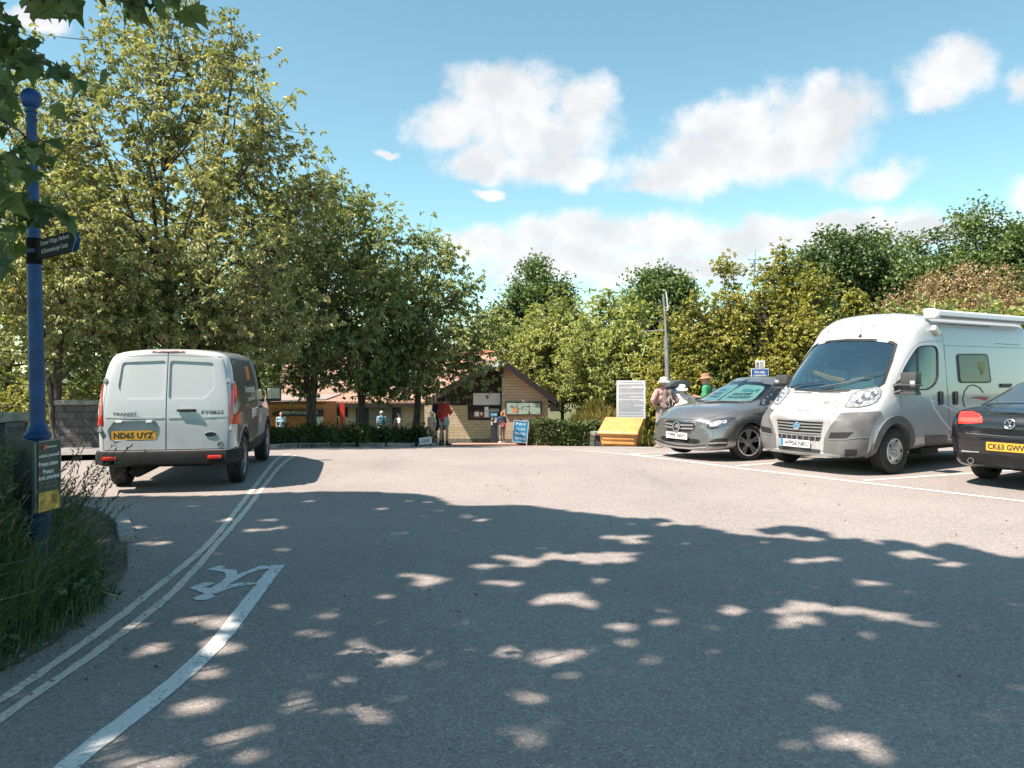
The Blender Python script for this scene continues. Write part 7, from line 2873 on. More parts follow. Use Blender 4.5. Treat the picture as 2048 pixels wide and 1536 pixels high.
	text_plane(m, 'FIAT', q + Vector((0.052, 0, 0)), (0, 1, 0), (0, 0, 1), 0.055, 0.03)
	m.obj('badge_lettering', M_CHROME, bd_)
	plq, pln = fm(-0.02, 0.435)
	plane_plate(c, (plq.x + 0.022, -0.03, 0.435), (0, 1, 0), (0, 0, 1), 0.52, 0.111, 'WP56 NKU', M_WPLATE, eu=True, lw=0.92)
	c.patch('intake', round_poly([(-0.36, 0.31), (0.36, 0.31), (0.38, 0.365), (-0.38, 0.365)], 0.015), fm, M_DARK, 0.012, seg=0.1)
	c.band('bumper_lip', [(-0.66, 0.297), (0, 0.285), (0.66, 0.297)], 0.03, fm, MATS['bumper_silver'], 0.02)
	# bonnet lines, vents, lettering
	c.band('bonnet_gap', zz(MZ3, [(165, 918), (330, 922), (560, 930), (755, 938), (780, 890), (850, 775), (900, 752), (1060, 722)]), 1.1, P, M_SEAMW, 0.002)
	c.band('bonnet_gap', zz(MZ3, [(755, 938), (1050, 928)]), 1.1, P, M_SEAMW, 0.002)
	for L in ([(355, 775), (370, 765), (520, 766), (505, 778)], [(560, 775), (575, 765), (760, 765), (742, 777)]):
		c.patch('bonnet_vent', zz(MZ3, L), P, M_GPLAS, 0.003, seg=6)
	mg = pmat('decal_silver', (0.16, 0.165, 0.17), 0.4)
	d1 = c.text('bonnet_lettering', 'SYMBOL', P, zz(MZ3, [(580, 868), (700, 868), (700, 838), (580, 838)]), mg, 0.004, bold=0.01)
	c.text('bonnet_lettering', 'VAN CONVERSION', P, zz(MZ3, [(575, 882), (700, 882), (700, 874), (575, 874)]), mg, 0.004)
	c.text('bonnet_lettering', 'Timberland Freedom', P, zz(MZ3, [(390, 922), (500, 922), (500, 908), (390, 908)]), mg, 0.004)
	c.band('bonnet_swirl', zz(MZ3, [(690, 830), (725, 838), (738, 860), (720, 882), (690, 893)]), 1.1, P, mg, 0.004)
	# flares over the front wheel
	for sg in (1, -1):
		mp_ = sm[sg]
		arc = [(0.0 + 0.475 * math.cos(t), 0.345 + 0.475 * math.sin(t)) for t in np.linspace(-0.12, math.pi + 0.14, 30)]
		c.band('wheel_flare', arc, 0.115, mp_, M_GPLAS, 0.028, -0.01)
		arc2 = [(-3.45 + 0.465 * math.cos(t), 0.345 + 0.465 * math.sin(t)) for t in np.linspace(0.0, math.pi, 26)]
		c.band('wheel_flare', arc2, 0.09, mp_, M_GPLAS, 0.02, -0.01)
		# rub strips, gaps, handles: traced on the near side, mirrored on the far one
		mq = PM[sg]
		Z = lambda L: zz(MZ4, L)
		c.patch('rub_strip', round_poly(Z([(268, 1042), (436, 1037), (436, 1126), (285, 1132), (270, 1120)]), 1.5), mq, M_GPLAS, 0.014, seg=10)
		c.patch('rub_strip', [(-4.2, 0.46), (-1.62, 0.46), (-1.62, 0.67), (-4.2, 0.67)], mp_, M_GPLAS, 0.014, seg=0.2)
		c.band('door_gap', Z([(440, 1190), (456, 1000), (452, 820), (430, 560), (412, 330)]), 1.1, mq, M_SEAMW, 0.002)
		c.band('door_gap', Z([(410, 316), (300, 314), (235, 325), (180, 362), (120, 450), (60, 580), (45, 640)]), 1.1, mq, M_SEAMW, 0.002)
		c.band('door_gap', Z([(72, 720), (85, 800), (85, 850)]), 1.1, mq, M_SEAMW, 0.002)
		c.band('panel_seam', Z([(415, 350), (600, 355), (900, 366), (1060, 372)]), 0.9, mq, M_SEAMW, 0.002)
		c.band('panel_seam', Z([(408, 312), (385, 215), (378, 170)]), 0.9, mq, M_SEAMW, 0.002)
		c.band('panel_groove', Z([(385, 182), (560, 194), (770, 206)]), 1.4, mq, M_SEAM, 0.002)
		c.band('panel_groove', Z([(805, 334), (1000, 346)]), 1.2, mq, M_SEAMW, 0.002)
		c.band('sill_edge', Z([(235, 1170), (440, 1150), (560, 1138)]), 1.6, mq, M_SEAMW, 0.006)
		for cx in (387, 500):
			h = c.patch('door_handle', round_poly(Z([(cx - 23, 702), (cx + 22, 700), (cx + 23, 804), (cx - 20, 808)]), 4), mq, M_BLACK, 0.006, seg=8)
			q, n_ = mq(*Z([(cx, 752)])[0])
			m = MB()
			m.box(q + n_ * 0.02, (0.045, 0.02, 0.17))
			m.obj('handle_grip', M_DARK, h, smooth=True, bevel=0.008)
		# habitation window
		hw = round_poly(Z([(511, 418), (742, 418), (770, 633), (530, 633)]), 6)
		f_ = c.patch('habitation_window', inset(hw, 1.2), mq, M_BLACK, 0.012, seg=14)
		c.patch('window_pane', inset(hw, -1.8), mq, pmat('tinted_pane', (0.022, 0.024, 0.018), 0.05, spec=0.6), 0.016, parent=f_, seg=14)
		c.patch('window_card', Z([(664, 476), (718, 474), (722, 572), (690, 578), (712, 540), (668, 512)]), mq, pmat('card_yellow', (0.30, 0.26, 0.10), 0.6), 0.0175, parent=f_)
		c.patch('side_lamp', Z([(842, 643), (935, 643), (915, 672), (842, 672)]), mq, M_DARK, 0.02)
		# swirl decals
		c.band('swirl_decal', Z([(572, 822), (558, 760), (572, 700), (600, 662), (640, 652), (685, 672), (716, 712)]), 2.6, mq, pmat('swirl_grey', (0.05, 0.055, 0.06), 0.5), 0.003)
		c.patch('swirl_decal', Z([(605, 758), (650, 742), (710, 740), (765, 748), (730, 776), (690, 762), (650, 756)]), mq, pmat('swirl_red', (0.36, 0.04, 0.03), 0.5), 0.003)
		c.band('swirl_decal', Z([(300, 730), (340, 830), (400, 920), (460, 990), (515, 1020)]), 2.4, mq, pmat('swirl_pale', (0.80, 0.82, 0.84), 0.4), 0.003)
		c.band('swirl_decal', Z([(320, 770), (420, 810), (530, 866)]), 1.8, mq, MATS['swirl_pale'], 0.003)
	# door mirrors
	for sg in (1, -1):
		mo_ = 1.19 if sg > 0 else 1.10
		m = MB()
		m.box((-0.100, sg * mo_, 1.440), (0.16, 0.24, 0.18))
		m.box((-0.090, sg * (mo_ + 0.01), 1.280), (0.13, 0.20, 0.14))
		m.box((-0.070, sg * (mo_ + 0.01), 1.340), (0.19, 0.27, 0.03))
		m.box((-0.070, sg * (mo_ + 0.01), 1.215), (0.17, 0.25, 0.035))
		mr = m.obj('wing_mirror', pmat('mirror_grey', (0.06, 0.062, 0.062), 0.5), c.root, smooth=True, bevel=0.03)
		m = MB()
		m.tube([(-0.020, sg * 0.97, 1.320), (-0.060, sg * 1.1, 1.360)], 0.03, 8)
		m.tube([(0.000, sg * 0.99, 1.220), (-0.060, sg * 1.1, 1.260)], 0.03, 8)
		m.obj('mirror_arm', M_BLACK, mr, smooth=True)
		if sg < 0:
			mr.scale, mr.location = (.8, .97, .72), (-.02, 0, .38)
		m = MB()
		m.box((-0.008, sg * (mo_ + 0.08), 1.360), (0.03, 0.07, 0.09))
		m.obj('mirror_lamp', pmat('mirror_lens', (0.55, 0.56, 0.55), 0.2), mr, bevel=0.008)
		m = MB()
		m.box((-0.185, sg * mo_, 1.430), (0.008, 0.2, 0.15))
		m.obj('mirror_glass', pmat('mirror', (0.70, 0.78, 0.82), 0.02, metal=1.0), mr)
		c.patch('mirror_base', round_poly(zz(MZ4, [(30, 712), (28, 650), (85, 600), (108, 640), (108, 714)]), 3), PM[sg], M_BLACK, 0.02, seg=8)
		for xw in (0, -3.45):
			c.wheel(xw, sg * 0.905, 0.345, 0.225, 0.195, 'cap', steer=-2 if xw == 0 else 0)
	# awning cassette, awning lamp, aerial, roof ribs
	m = MB()
	pr = [(0.86, 2.395), (1.02, 2.40), (1.045, 2.44), (1.03, 2.50), (0.95, 2.535), (0.84, 2.53)]
	for x0, x1, k in ((-4.3, -1.16, 1.0),):
		vs = [(x0, y, z) for y, z in pr] + [(x1, y, z) for y, z in pr]
		n = len(pr)
		m.add(vs, [tuple(range(n - 1, -1, -1)), tuple(range(n, 2 * n))] + [(k, (k + 1) % n, n + (k + 1) % n, n + k) for k in range(n)])
	aw_ = m.obj('awning', pmat('awning_white', (0.55, 0.57, 0.58), 0.35), c.root)
	m = MB()
	m.add([(-1.158, y, z) for y, z in [(0.82, 2.38), (1.06, 2.385), (1.07, 2.45), (1.05, 2.52), (0.95, 2.555), (0.80, 2.55)]] + [(-1.10, y, z) for y, z in [(0.84, 2.40), (1.03, 2.40), (1.05, 2.45), (1.03, 2.51), (0.95, 2.54), (0.82, 2.535)]],
		  [tuple(range(5, -1, -1)), tuple(range(6, 12))] + [(k, (k + 1) % 6, 6 + (k + 1) % 6, 6 + k) for k in range(6)])
	m.obj('end_cap', pmat('awning_cap', (0.66, 0.67, 0.68), 0.4), aw_, smooth=True, bevel=0.006)
	m = MB()
	m.box((-2.7, 1.047, 2.41), (3.0, 0.012, 0.02))
	m.obj('awning_rail', M_GPLAS, aw_)
	q, n_ = P(*zz(MZ4, [(335, 240)])[0])
	m = MB()
	m.box(q + n_ * 0.04, (0.20, 0.08, 0.09), rot=Matrix.Rotation(R(-28), 3, 'Y'))
	m.obj('awning_lamp', pmat('lamp_cream', (0.70, 0.66, 0.60), 0.4), c.root, smooth=True, bevel=0.02)
	q, n_ = P(*zz(MZ3, [(915, 305)])[0])
	m = MB()
	m.lathe([(0.03, 0), (0.02, 0.03), (0.0, 0.04)], q, n=10)
	m.tube([q, q + Vector((-0.10, 0, 0.30))], [0.006, 0.003], 6)
	m.obj('aerial', M_BLACK, c.root)
	for y in (-0.55, -0.28, 0.28, 0.62):
		tp = c.proj((0, y, 5), (1, 0, 0), (0, 1, 0), (0, 0, -1))
		c.band('roof_rib', [(-0.62, 0), (-0.9, 0), (-1.2, 0), (-1.4, 0)], 0.05, tp, M_MWHITE, 0.010, -0.01)
	# underbody, rear
	m = MB()
	m.box((-1.9, 0, 0.33), (3.9, 1.5, 0.12))
	m.box((-1.15, 0.80, 0.28), (0.5, 0.2, 0.10))
	m.tube([(0, -0.85, 0.345), (0, 0.85, 0.345)], 0.05, 8)
	m.obj('underbody', pmat('underbody', (0.018, 0.017, 0.016), 0.8), c.root)
	rm_ = c.rear()
	c.patch('rear_window', round_poly([(-0.7, 1.3), (0.7, 1.3), (0.66, 1.9), (-0.66, 1.9)], 0.06), rm_, M_TGLASS, 0.006, seg=0.2)
	for sg in (-1, 1):
		c.patch('tail_lamp', [(0.80 * sg, 0.85), (0.88 * sg, 0.85), (0.88 * sg, 1.35), (0.80 * sg, 1.35)], rm_, M_RED, 0.01, seg=0.1)
	return c


motorhome()


# ---------------------------------------------------------------- grey hatchback with sunshade
HZM = (1300, 730, 320 / 2048)


def hatch():
	S = []
	S.append([(-3.48, 0, z) for z in (0.35, 0.36, 0.40, 0.52, 0.72, 0.86, 0.95, 1.02, 1.06, 1.08)])
	S.append([(-3.44, 0, .32), (-3.42, .62, .32), (-3.40, .72, .36), (-3.38, .78, .5), (-3.36, .80, .74), (-3.33, .76, .92), (-3.28, .70, 1.04), (-3.22, .56, 1.14), (-3.2, .34, 1.18), (-3.2, 0, 1.19)])
	S.append([(-3.2, 0, .25), (-3.2, .7, .25), (-3.2, .82, .30), (-3.2, .87, .5), (-3.18, .87, .76), (-3.14, .83, .96), (-3.08, .74, 1.12), (-3.0, .58, 1.34), (-2.96, .36, 1.42), (-2.95, 0, 1.44)])
	S.append([(-2.75, 0, .2), (-2.75, .72, .2), (-2.75, .84, .26), (-2.75, .885, .5), (-2.74, .89, .77), (-2.72, .85, .97), (-2.66, .765, 1.15), (-2.58, .61, 1.44), (-2.55, .38, 1.51), (-2.55, 0, 1.525)])
	for x, tp in ((-2.2, 1.545), (-1.5, 1.557), (-1.05, 1.545)):
		S.append([(x, 0, .2), (x, .72, .2), (x, .84, .26), (x, .885, .5), (x, .89, .76), (x, .86, .96), (x, .775, 1.16), (x, .615, tp - .09), (x, .39, tp - .015), (x, 0, tp)])
	S.append([(-.72, 0, .2), (-.72, .72, .2), (-.72, .84, .26), (-.72, .885, .5), (-.74, .89, .75), (-.82, .86, .95), (-.90, .77, 1.13), (-.92, .60, 1.41), (-.80, .37, 1.48), (-.77, 0, 1.495)])
	S.append([(-.30, 0, .2), (-.30, .72, .2), (-.30, .84, .26), (-.30, .885, .5), (-.32, .89, .74), (-.40, .86, .93), (-.46, .785, 1.07), (-.46, .645, 1.22), (-.30, .40, 1.265), (-.26, 0, 1.275)])
	S.append([(.10, 0, .2), (.10, .72, .2), (.10, .84, .26), (.10, .89, .5), (.08, .895, .72), (.02, .865, .88), (-.02, .80, .975), (.02, .70, 1.02), (.18, .42, 1.045), (.22, 0, 1.05)])
	S.append([(.42, 0, .2), (.42, .72, .2), (.42, .84, .25), (.42, .89, .47), (.41, .89, .68), (.38, .85, .81), (.37, .78, .875), (.42, .67, .915), (.54, .40, .945), (.58, 0, .95)])
	S.append([(.66, 0, .19), (.65, .68, .19), (.64, .80, .24), (.63, .845, .43), (.61, .835, .60), (.59, .80, .70), (.58, .73, .755), (.64, .62, .79), (.76, .37, .82), (.79, 0, .825)])
	S.append([(.84, 0, .185), (.81, .55, .185), (.80, .67, .235), (.785, .71, .40), (.77, .69, .54), (.765, .66, .62), (.765, .60, .675), (.80, .50, .70), (.855, .31, .72), (.87, 0, .725)])
	S.append([(.90, 0, z) for z in (.20, .21, .25, .36, .46, .53, .58, .61, .625, .63)])
	# lower roof, longer bonnet
	zs = lambda z: z if z < .55 else .55 + (z - .55) * .915
	bk = lambda x, z: x - .20 * max(0, min(1, (z - .85) / .15)) * max(0, min(1, (1.6 + x) / .9)) * (1 if x < .35 else 0)
	S = [[(bk(x, z), y, zs(z)) for x, y, z in q] for q in S]
	hd = Vector((-math.sin(R(57.5)), -math.cos(R(57.5))))
	c = Car('hatchback', 'grey hatchback with a white sunshade lettered behind its windscreen', 'car', (3.70, 14.17, -0.02), hd, S, M_GREY, sub=6)
	P, PF, fm = c.pixmap(), c.pixmap(True), c.front()
	sm = {1: c.side(1), -1: c.side(-1)}
	ws = [(-.66, 1.06), (-.3, 1.045), (0, 1.04), (.3, 1.045), (.66, 1.06), (.70, 1.10), (.60, 1.36), (.565, 1.40), (.35, 1.455), (0, 1.475), (-.35, 1.455), (-.565, 1.40), (-.60, 1.36), (-.70, 1.10)]
	ws = [(a, zs(b)) for a, b in ws]
	fs = lambda a, b: fm(a, zs(b))
	c.pocket(inset(ws, -0.02), fm, 0.20, seg=0.2, out=0.05, dirn=(-0.6, 0, -0.8))
	for x in (0, -2.699):
		for sg in (1, -1):
			c.well(x, 0.315, 0.355, 0.52 * sg, 1.2 * sg)
	c.body()
	scr = c.patch('windscreen', ws, fm, M_CGLASS, -0.003, -0.007, seg=0.12)
	c.band('screen_seal', ws, 0.03, fm, M_BLACK, 0.002, -0.01, parent=scr, closed=True)
	# sunshade just behind the glass: two rounded white sheets with lettering
	ssw = pmat('sunshade_white', (0.70, 0.78, 0.78), 0.5, var=0.06)
	for sg in (-1, 1):
		sh = c.patch('sunshade', round_poly([(0.02 * sg, 1.09), (.58 * sg, 1.09), (.60 * sg, 1.15), (.50 * sg, 1.37), (.40 * sg, 1.40), (.08 * sg, 1.42), (0.02 * sg, 1.36)], 0.06), fs, ssw, -0.030, -0.036, seg=0.1)
		x0, x1 = (-.52, -.10) if sg < 0 else (.08, .52)
		c.text('sunshade_lettering', 'BAKER', fs, [(x0 + .04, 1.205), (x1 - 0.06, 1.205), (x1 - .02, 1.25), (x0 + .08, 1.25)], M_PRINT, -0.026, parent=sh, bold=0.02)
		c.text('sunshade_lettering', 'HUGHES', fs, [(x0, 1.145), (x1 - 0.02, 1.145), (x1 + .02, 1.19), (x0 + .04, 1.19)], M_PRINT, -0.026, parent=sh, bold=0.02)
		c.text('sunshade_lettering', 'YEAR', fs, [(x0 + .10, 1.27), (x1 - .02, 1.27), (x1, 1.325), (x0 + .12, 1.325)], pmat('shade_cyan', (0.03, 0.36, 0.50), 0.5), -0.026, parent=sh, bold=0.03)
	# side glass
	for sg in (1, -1):
		c.patch('side_window', round_poly([(-.30, .955), (-.62, .96), (-1.10, .98), (-1.10, 1.34), (-.98, 1.32), (-.74, 1.22), (-.48, 1.06)], 0.03), sm[sg], M_TGLASS, 0.003, seg=0.1)
		c.patch('side_window', round_poly([(-1.18, .98), (-2.0, 1.02), (-2.55, 1.07), (-2.45, 1.28), (-2.0, 1.35), (-1.18, 1.35)], 0.03), sm[sg], M_TGLASS, 0.003, seg=0.12)
		c.band('door_gap', [(-.20, .36), (-.24, .7), (-.24, .90)], 0.008, sm[sg], M_SEAM, 0.002)
		c.band('door_gap', [(-1.14, .36), (-1.14, .95)], 0.008, sm[sg], M_SEAM, 0.002)
		c.band('body_crease', [(-.1, .83), (-1.2, .88), (-2.9, .93)], 0.016, sm[sg], M_GREY, 0.006, -0.006)
		c.band('sill_strip', [(-.42, .27), (-2.25, .27)], 0.06, sm[sg], M_DPLAS, 0.008)
		m = MB()
		m.box((-.55, sg * 1.0, .98), (.16, .20, .13))
		m.tube([(-.48, sg * .84, .93), (-.52, sg * .94, .96)], 0.025, 8)
		m.obj('wing_mirror', M_GREY, c.root, smooth=True, bevel=0.03)
		for xw in (0, -2.699):
			c.wheel(xw, sg * 0.77, 0.322, 0.225, 0.232, 'alloy', steer=-14 if xw == 0 else 0)
	# grille with two bars and the star ring
	g = c.patch('grille', round_poly([(-.36, .60), (-.26, .50), (.26, .50), (.36, .60), (.37, .665), (-.37, .665)], .03), fm, M_BLACK, 0.006, seg=0.08)
	brs = pmat('bar_silver', (0.42, 0.42, 0.42), 0.35, metal=0.6)
	for z in (.555, .615):
		c.band('grille_bar', [(-.34, z + .008), (0, z - 0.006), (.34, z + .008)], 0.028, fm, brs, 0.022, 0.002, parent=g)
	c.band('grille_frame', round_poly([(-.37, .60), (-.27, .49), (.27, .49), (.37, .60), (.38, .675), (-.38, .675)], .03), 0.016, fm, M_CHROME, 0.012, closed=True, parent=g)
	q, n_ = fm(0, .588)
	rot = Vector((1, 0, 0.12)).to_track_quat('Z', 'Y').to_matrix()
	o = q + Vector((0.028, 0, 0))
	m = MB()
	m.tube([o + rot @ Vector((.082 * math.cos(a), .082 * math.sin(a), 0)) for a in np.linspace(0, 2 * math.pi, 33)], 0.011, 8, caps=False)
	for k in range(3):
		a = R(90 + 120 * k)
		pts = [(.080 * math.cos(a), .080 * math.sin(a)), (.020 * math.cos(a + 1.05), .020 * math.sin(a + 1.05)), (0, 0), (.020 * math.cos(a - 1.05), .020 * math.sin(a - 1.05))]
		# upright axis of the ring follows the car's up
		m.prism(pts, Matrix.Translation(o) @ (Matrix(((0, 0, 1), (1, 0, 0), (0, 1, 0))).to_4x4()) @ Matrix.Translation((0, 0, -.006)), .016)
	m.obj('star_badge', M_CHROME, c.root, smooth=True)
	m = MB()
	m.lathe([(.078, -.012), (0, -.010)], o, n=24, rot=rot)
	m.obj('badge_back', M_BLACK, c.root)
	plane_plate(c, (c.front()(0, .435)[0].x + .014, 0.0, .425), (0, 1, 0), (0, 0, 1), .52, .111, 'T999 NNY', M_WPLATE, lw=.84)
	# lamps traced from the photo
	hl = zz(HZM, [(722, 800), (742, 735), (800, 715), (900, 690), (1000, 668), (1080, 668), (1100, 685), (1080, 715), (1020, 752), (930, 785), (830, 812), (740, 826)])
	for mp_ in (P, PF):
		h = c.patch('headlamp', hl, mp_, M_LAMPD, 0.006, seg=4)
		c.patch('lamp_lens', zz(HZM, [(760, 790), (780, 735), (860, 712), (930, 715), (900, 765), (820, 795)]), mp_, M_CLEAR, 0.009, parent=h, seg=4)
		c.patch('lamp_lens', zz(HZM, [(915, 745), (930, 715), (975, 705), (990, 730), (960, 752)]), mp_, M_CLEAR, 0.010, parent=h, seg=4)
		c.band('lamp_strip', zz(HZM, [(735, 820), (830, 806), (930, 780), (1030, 742), (1085, 705)]), 1.2, mp_, M_CHROME, 0.010, parent=h)
		v = c.patch('bumper_vent', round_poly(zz(HZM, [(728, 1030), (760, 980), (830, 945), (960, 935), (1000, 950), (985, 1040), (800, 1046)]), 3), mp_, M_BLACK, 0.004, seg=4)
		c.band('vent_blade', zz(HZM, [(750, 1005), (860, 995), (975, 992)]), 2.6, mp_, brs, 0.016, parent=v)
		c.band('bumper_ridge', zz(HZM, [(655, 1040), (700, 1085), (800, 1105), (950, 1108), (1095, 1112)]), 2.2, mp_, M_GREY, 0.012, -0.004)
	c.patch('lower_intake', round_poly([(-.50, .345), (-.42, .30), (.42, .30), (.50, .345), (.44, .385), (-.44, .385)], .015), fm, M_DPLAS, 0.005, seg=.08)
	c.band('splitter', [(-.62, .262), (-.3, .222), (0, .215), (.3, .222), (.62, .262)], 0.022, fm, M_CHROME, 0.016)
	c.band('splitter_gap', [(-.60, .292), (-.3, .248), (0, .24), (.3, .248), (.60, .292)], 0.022, fm, M_BLACK, 0.006)
	c.band('bonnet_gap', zz(HZM, [(215, 690), (420, 690), (690, 705), (720, 740)]), 1.0, P, M_SEAM, 0.002)
	c.band('bonnet_crease', zz(HZM, [(700, 680), (900, 640), (1150, 595), (1350, 560)]), 1.0, P, M_GREY, 0.005, -0.003)
	for L in ([(690, 485), (900, 472), (1100, 478), (1200, 482)],):
		pts = [P(*p)[0] + P(*p)[1] * .02 for p in zz(HZM, L)]
		m = MB()
		m.tube(pts, .009, 6)
		m.obj('wiper', M_BLACK, c.root)
	rm_ = c.rear()
	c.patch('rear_window', round_poly([(-.58, 1.08), (.58, 1.08), (.50, 1.30), (-.50, 1.30)], .05), rm_, M_TGLASS, 0.004, seg=.15)
	for sg in (-1, 1):
		c.patch('tail_lamp', [(.48 * sg, .80), (.76 * sg, .80), (.76 * sg, .98), (.55 * sg, .98)], rm_, M_RED, 0.006, seg=.1)
	m = MB()
	m.box((-1.35, 0, .24), (2.3, 1.3, .10))
	m.tube([(0, -.7, .32), (0, .7, .32)], .04, 8)
	m.obj('underbody', MATS['underbody'], c.root)
	return c


hatch()


# ---------------------------------------------------------------- black saloon at the right edge
VZ = (1780, 600, 268 / 1029)


def saloon():
	S = []
	zl = [.30, .31, .36, .52, .72, .86, .955, 1.0, 1.02, 1.025]
	S.append([(-1.075 + (0.06 if z > .9 else 0) + (.03 if z < .4 else 0), 0, z) for z in zl])
	S.append([(-1.05 + (.05 if z > .9 else 0) + (.03 if z < .4 else 0), y, z) for y, z in zip((0, .45, .52, .56, .58, .56, .53, .46, .30, 0), zl)])
	S.append([(-.95 + (.06 if z > .9 else 0), y, z) for y, z in zip((0, .62, .72, .77, .79, .77, .73, .62, .38, 0), (.27, .27, .33, .52, .74, .88, .975, 1.02, 1.045, 1.05))])
	S.append([(-.78, y, z) for y, z in zip((0, .68, .80, .865, .87, .84, .78, .66, .40, 0), (.24, .24, .30, .52, .76, .91, 1.0, 1.045, 1.07, 1.075))])
	S.append([(-.45, 0, .22), (-.45, .70, .22), (-.45, .84, .28), (-.45, .905, .52), (-.45, .905, .78), (-.45, .87, .94), (-.45, .80, 1.03), (-.42, .66, 1.075), (-.38, .40, 1.10), (-.37, 0, 1.105)])
	S.append([(-.05, 0, .2), (-.05, .7, .2), (-.05, .85, .27), (-.05, .91, .52), (-.05, .91, .79), (-.05, .875, .96), (-.02, .80, 1.06), (.05, .66, 1.21), (.08, .42, 1.27), (.09, 0, 1.285)])
	S.append([(.45, 0, .2), (.45, .7, .2), (.45, .85, .27), (.45, .91, .52), (.45, .91, .79), (.45, .875, .97), (.47, .80, 1.09), (.52, .615, 1.36), (.54, .40, 1.43), (.55, 0, 1.445)])
	S.append([(1.2, 0, .2), (1.2, .7, .2), (1.2, .85, .27), (1.2, .91, .52), (1.2, .91, .79), (1.2, .875, .96), (1.2, .80, 1.09), (1.2, .60, 1.385), (1.2, .39, 1.455), (1.2, 0, 1.47)])
	S.append([(1.75, 0, .2), (1.75, .7, .2), (1.75, .85, .27), (1.75, .91, .52), (1.75, .91, .78), (1.72, .875, .94), (1.68, .80, 1.06), (1.66, .60, 1.32), (1.72, .38, 1.39), (1.75, 0, 1.405)])
	S.append([(2.3, 0, .2), (2.3, .7, .2), (2.3, .85, .27), (2.3, .91, .52), (2.3, .91, .76), (2.26, .875, .90), (2.22, .81, .99), (2.26, .68, 1.06), (2.4, .40, 1.09), (2.45, 0, 1.10)])
	S.append([(3.0, 0, .2), (3.0, .7, .2), (3.0, .84, .27), (3.0, .89, .50), (3.0, .88, .70), (2.98, .84, .82), (2.97, .77, .88), (3.0, .65, .92), (3.08, .38, .95), (3.1, 0, .96)])
	S.append([(3.5, 0, .2), (3.48, .60, .2), (3.46, .72, .25), (3.44, .76, .44), (3.42, .74, .58), (3.41, .70, .67), (3.41, .64, .72), (3.44, .54, .75), (3.5, .32, .77), (3.52, 0, .775)])
	S.append([(3.70, 0, z) for z in (.22, .23, .27, .38, .48, .56, .61, .64, .66, .67)])
	hd = Vector((math.sin(R(57)), math.cos(R(57))))
	c = Car('saloon_car', 'black saloon car seen from behind at the right edge beside the motorhome', 'car', (7.30, 10.47, 0), hd, S, M_NAVY, sub=6)
	P, PF, rm_ = c.pixmap(), c.pixmap(True), c.rear()
	sm = {1: c.side(1), -1: c.side(-1)}
	for x in (0, 2.71):
		for sg in (1, -1):
			c.well(x, .318, .36, .54 * sg, 1.2 * sg)
	c.body()
	tp = c.proj((-3, 0, 3.2), (0, -1, 0), (0.55, 0, 0.83), (0.83, 0, -0.55))
	rw = round_poly([(-.66, -.90 + .0), (.66, -.90), (.56, -.42), (.30, -.385), (-.30, -.385), (-.56, -.42)], .06)
	# rear window between boot and roof, mapped straight down
	dn = c.proj((0, 0, 4), (0, -1, 0), (1, 0, 0), (0, 0, -1))
	rwd = [(-.66, -.36), (-.3, -.33), (.3, -.33), (.66, -.36), (.64, -.20), (.54, .38), (.50, .43), (.2, .46), (-.2, .46), (-.50, .43), (-.54, .38), (-.64, -.20)]
	g = c.patch('rear_window', rwd, dn, pmat('rear_glass', (0.05, 0.075, 0.085), 0.03, spec=0.9, coat=0.7), 0.003, seg=.1)
	c.band('window_seal', rwd, .03, dn, M_BLACK, .004, closed=True, parent=g)
	for k in range(7):
		x = -.22 + .085 * k
		c.band('heater_line', [(-.52, x), (0, x + .02), (.52, x)], .004, dn, pmat('heater_brown', (0.055, 0.06, 0.06), 0.3), .0032, parent=g)
	# boot gap, lamps, badge, plate, bumper
	c.band('boot_gap', [(-.60, .70), (-.50, .685), (.50, .685), (.60, .70)], .010, rm_, M_SEAM, .002)
	c.band('boot_trim', [(-.56, .715), (0, .705), (.56, .715)], .012, rm_, M_CHROME, .004)
	tl = zz(VZ, [(528, 950), (534, 880), (548, 858), (640, 858), (690, 872), (716, 925), (712, 945), (600, 950)])
	for mp_ in (P, PF):
		h = c.patch('tail_lamp', tl, mp_, M_RED2, .010, seg=5)
		c.patch('lamp_lens', zz(VZ, [(534, 935), (540, 905), (700, 905), (708, 938)]), mp_, pmat('lamp_pale_red', (0.75, 0.10, 0.07), 0.15, coat=.8), .012, parent=h, seg=5)
	q, n_ = rm_(0, .865)
	rot = n_.to_track_quat('Z', 'Y').to_matrix()
	o = q + n_ * .012
	m = MB()
	m.tube([o + rot @ Vector((.062 * math.cos(a), .062 * math.sin(a), 0)) for a in np.linspace(0, 2 * math.pi, 33)], .008, 8, caps=False)
	Z3 = Vector((0, 0, 1))
	A3 = Vector((0, -1, 0))
	def bar(a, b):
		m.tube([o + A3 * a[0] + Z3 * a[1], o + A3 * b[0] + Z3 * b[1]], .008, 6)
	for sx in (-1, 1):
		bar((-.026 * sx, .048), (0, .004))
		bar((-.052 * sx, .026), (-.024 * sx, -.048))
		bar((-.024 * sx, -.048), (0, -.006))
	m.obj('round_badge', M_CHROME, c.root, smooth=True)
	c.text('model_lettering', 'PASSAT', rm_, [(-.50, .728), (-.38, .728), (-.38, .745), (-.50, .745)], M_CHROME, .005)
	q, n_ = rm_(0, .56)
	c.patch('plate_recess', round_poly([(-.36, .50), (.36, .50), (.34, .645), (-.34, .645)], .02), rm_, M_BLACK, .003, seg=.1)
	plane_plate(c, (q.x - .012, 0.02, .565), (0, -1, 0), (0, 0, 1), .52, .111, 'CK63 GWW', M_YPLATE, lw=.92)
	c.band('bumper_crease', [(-.78, .655), (-.5, .66), (.5, .66), (.78, .655)], .02, rm_, M_NAVY, .012, -.004)
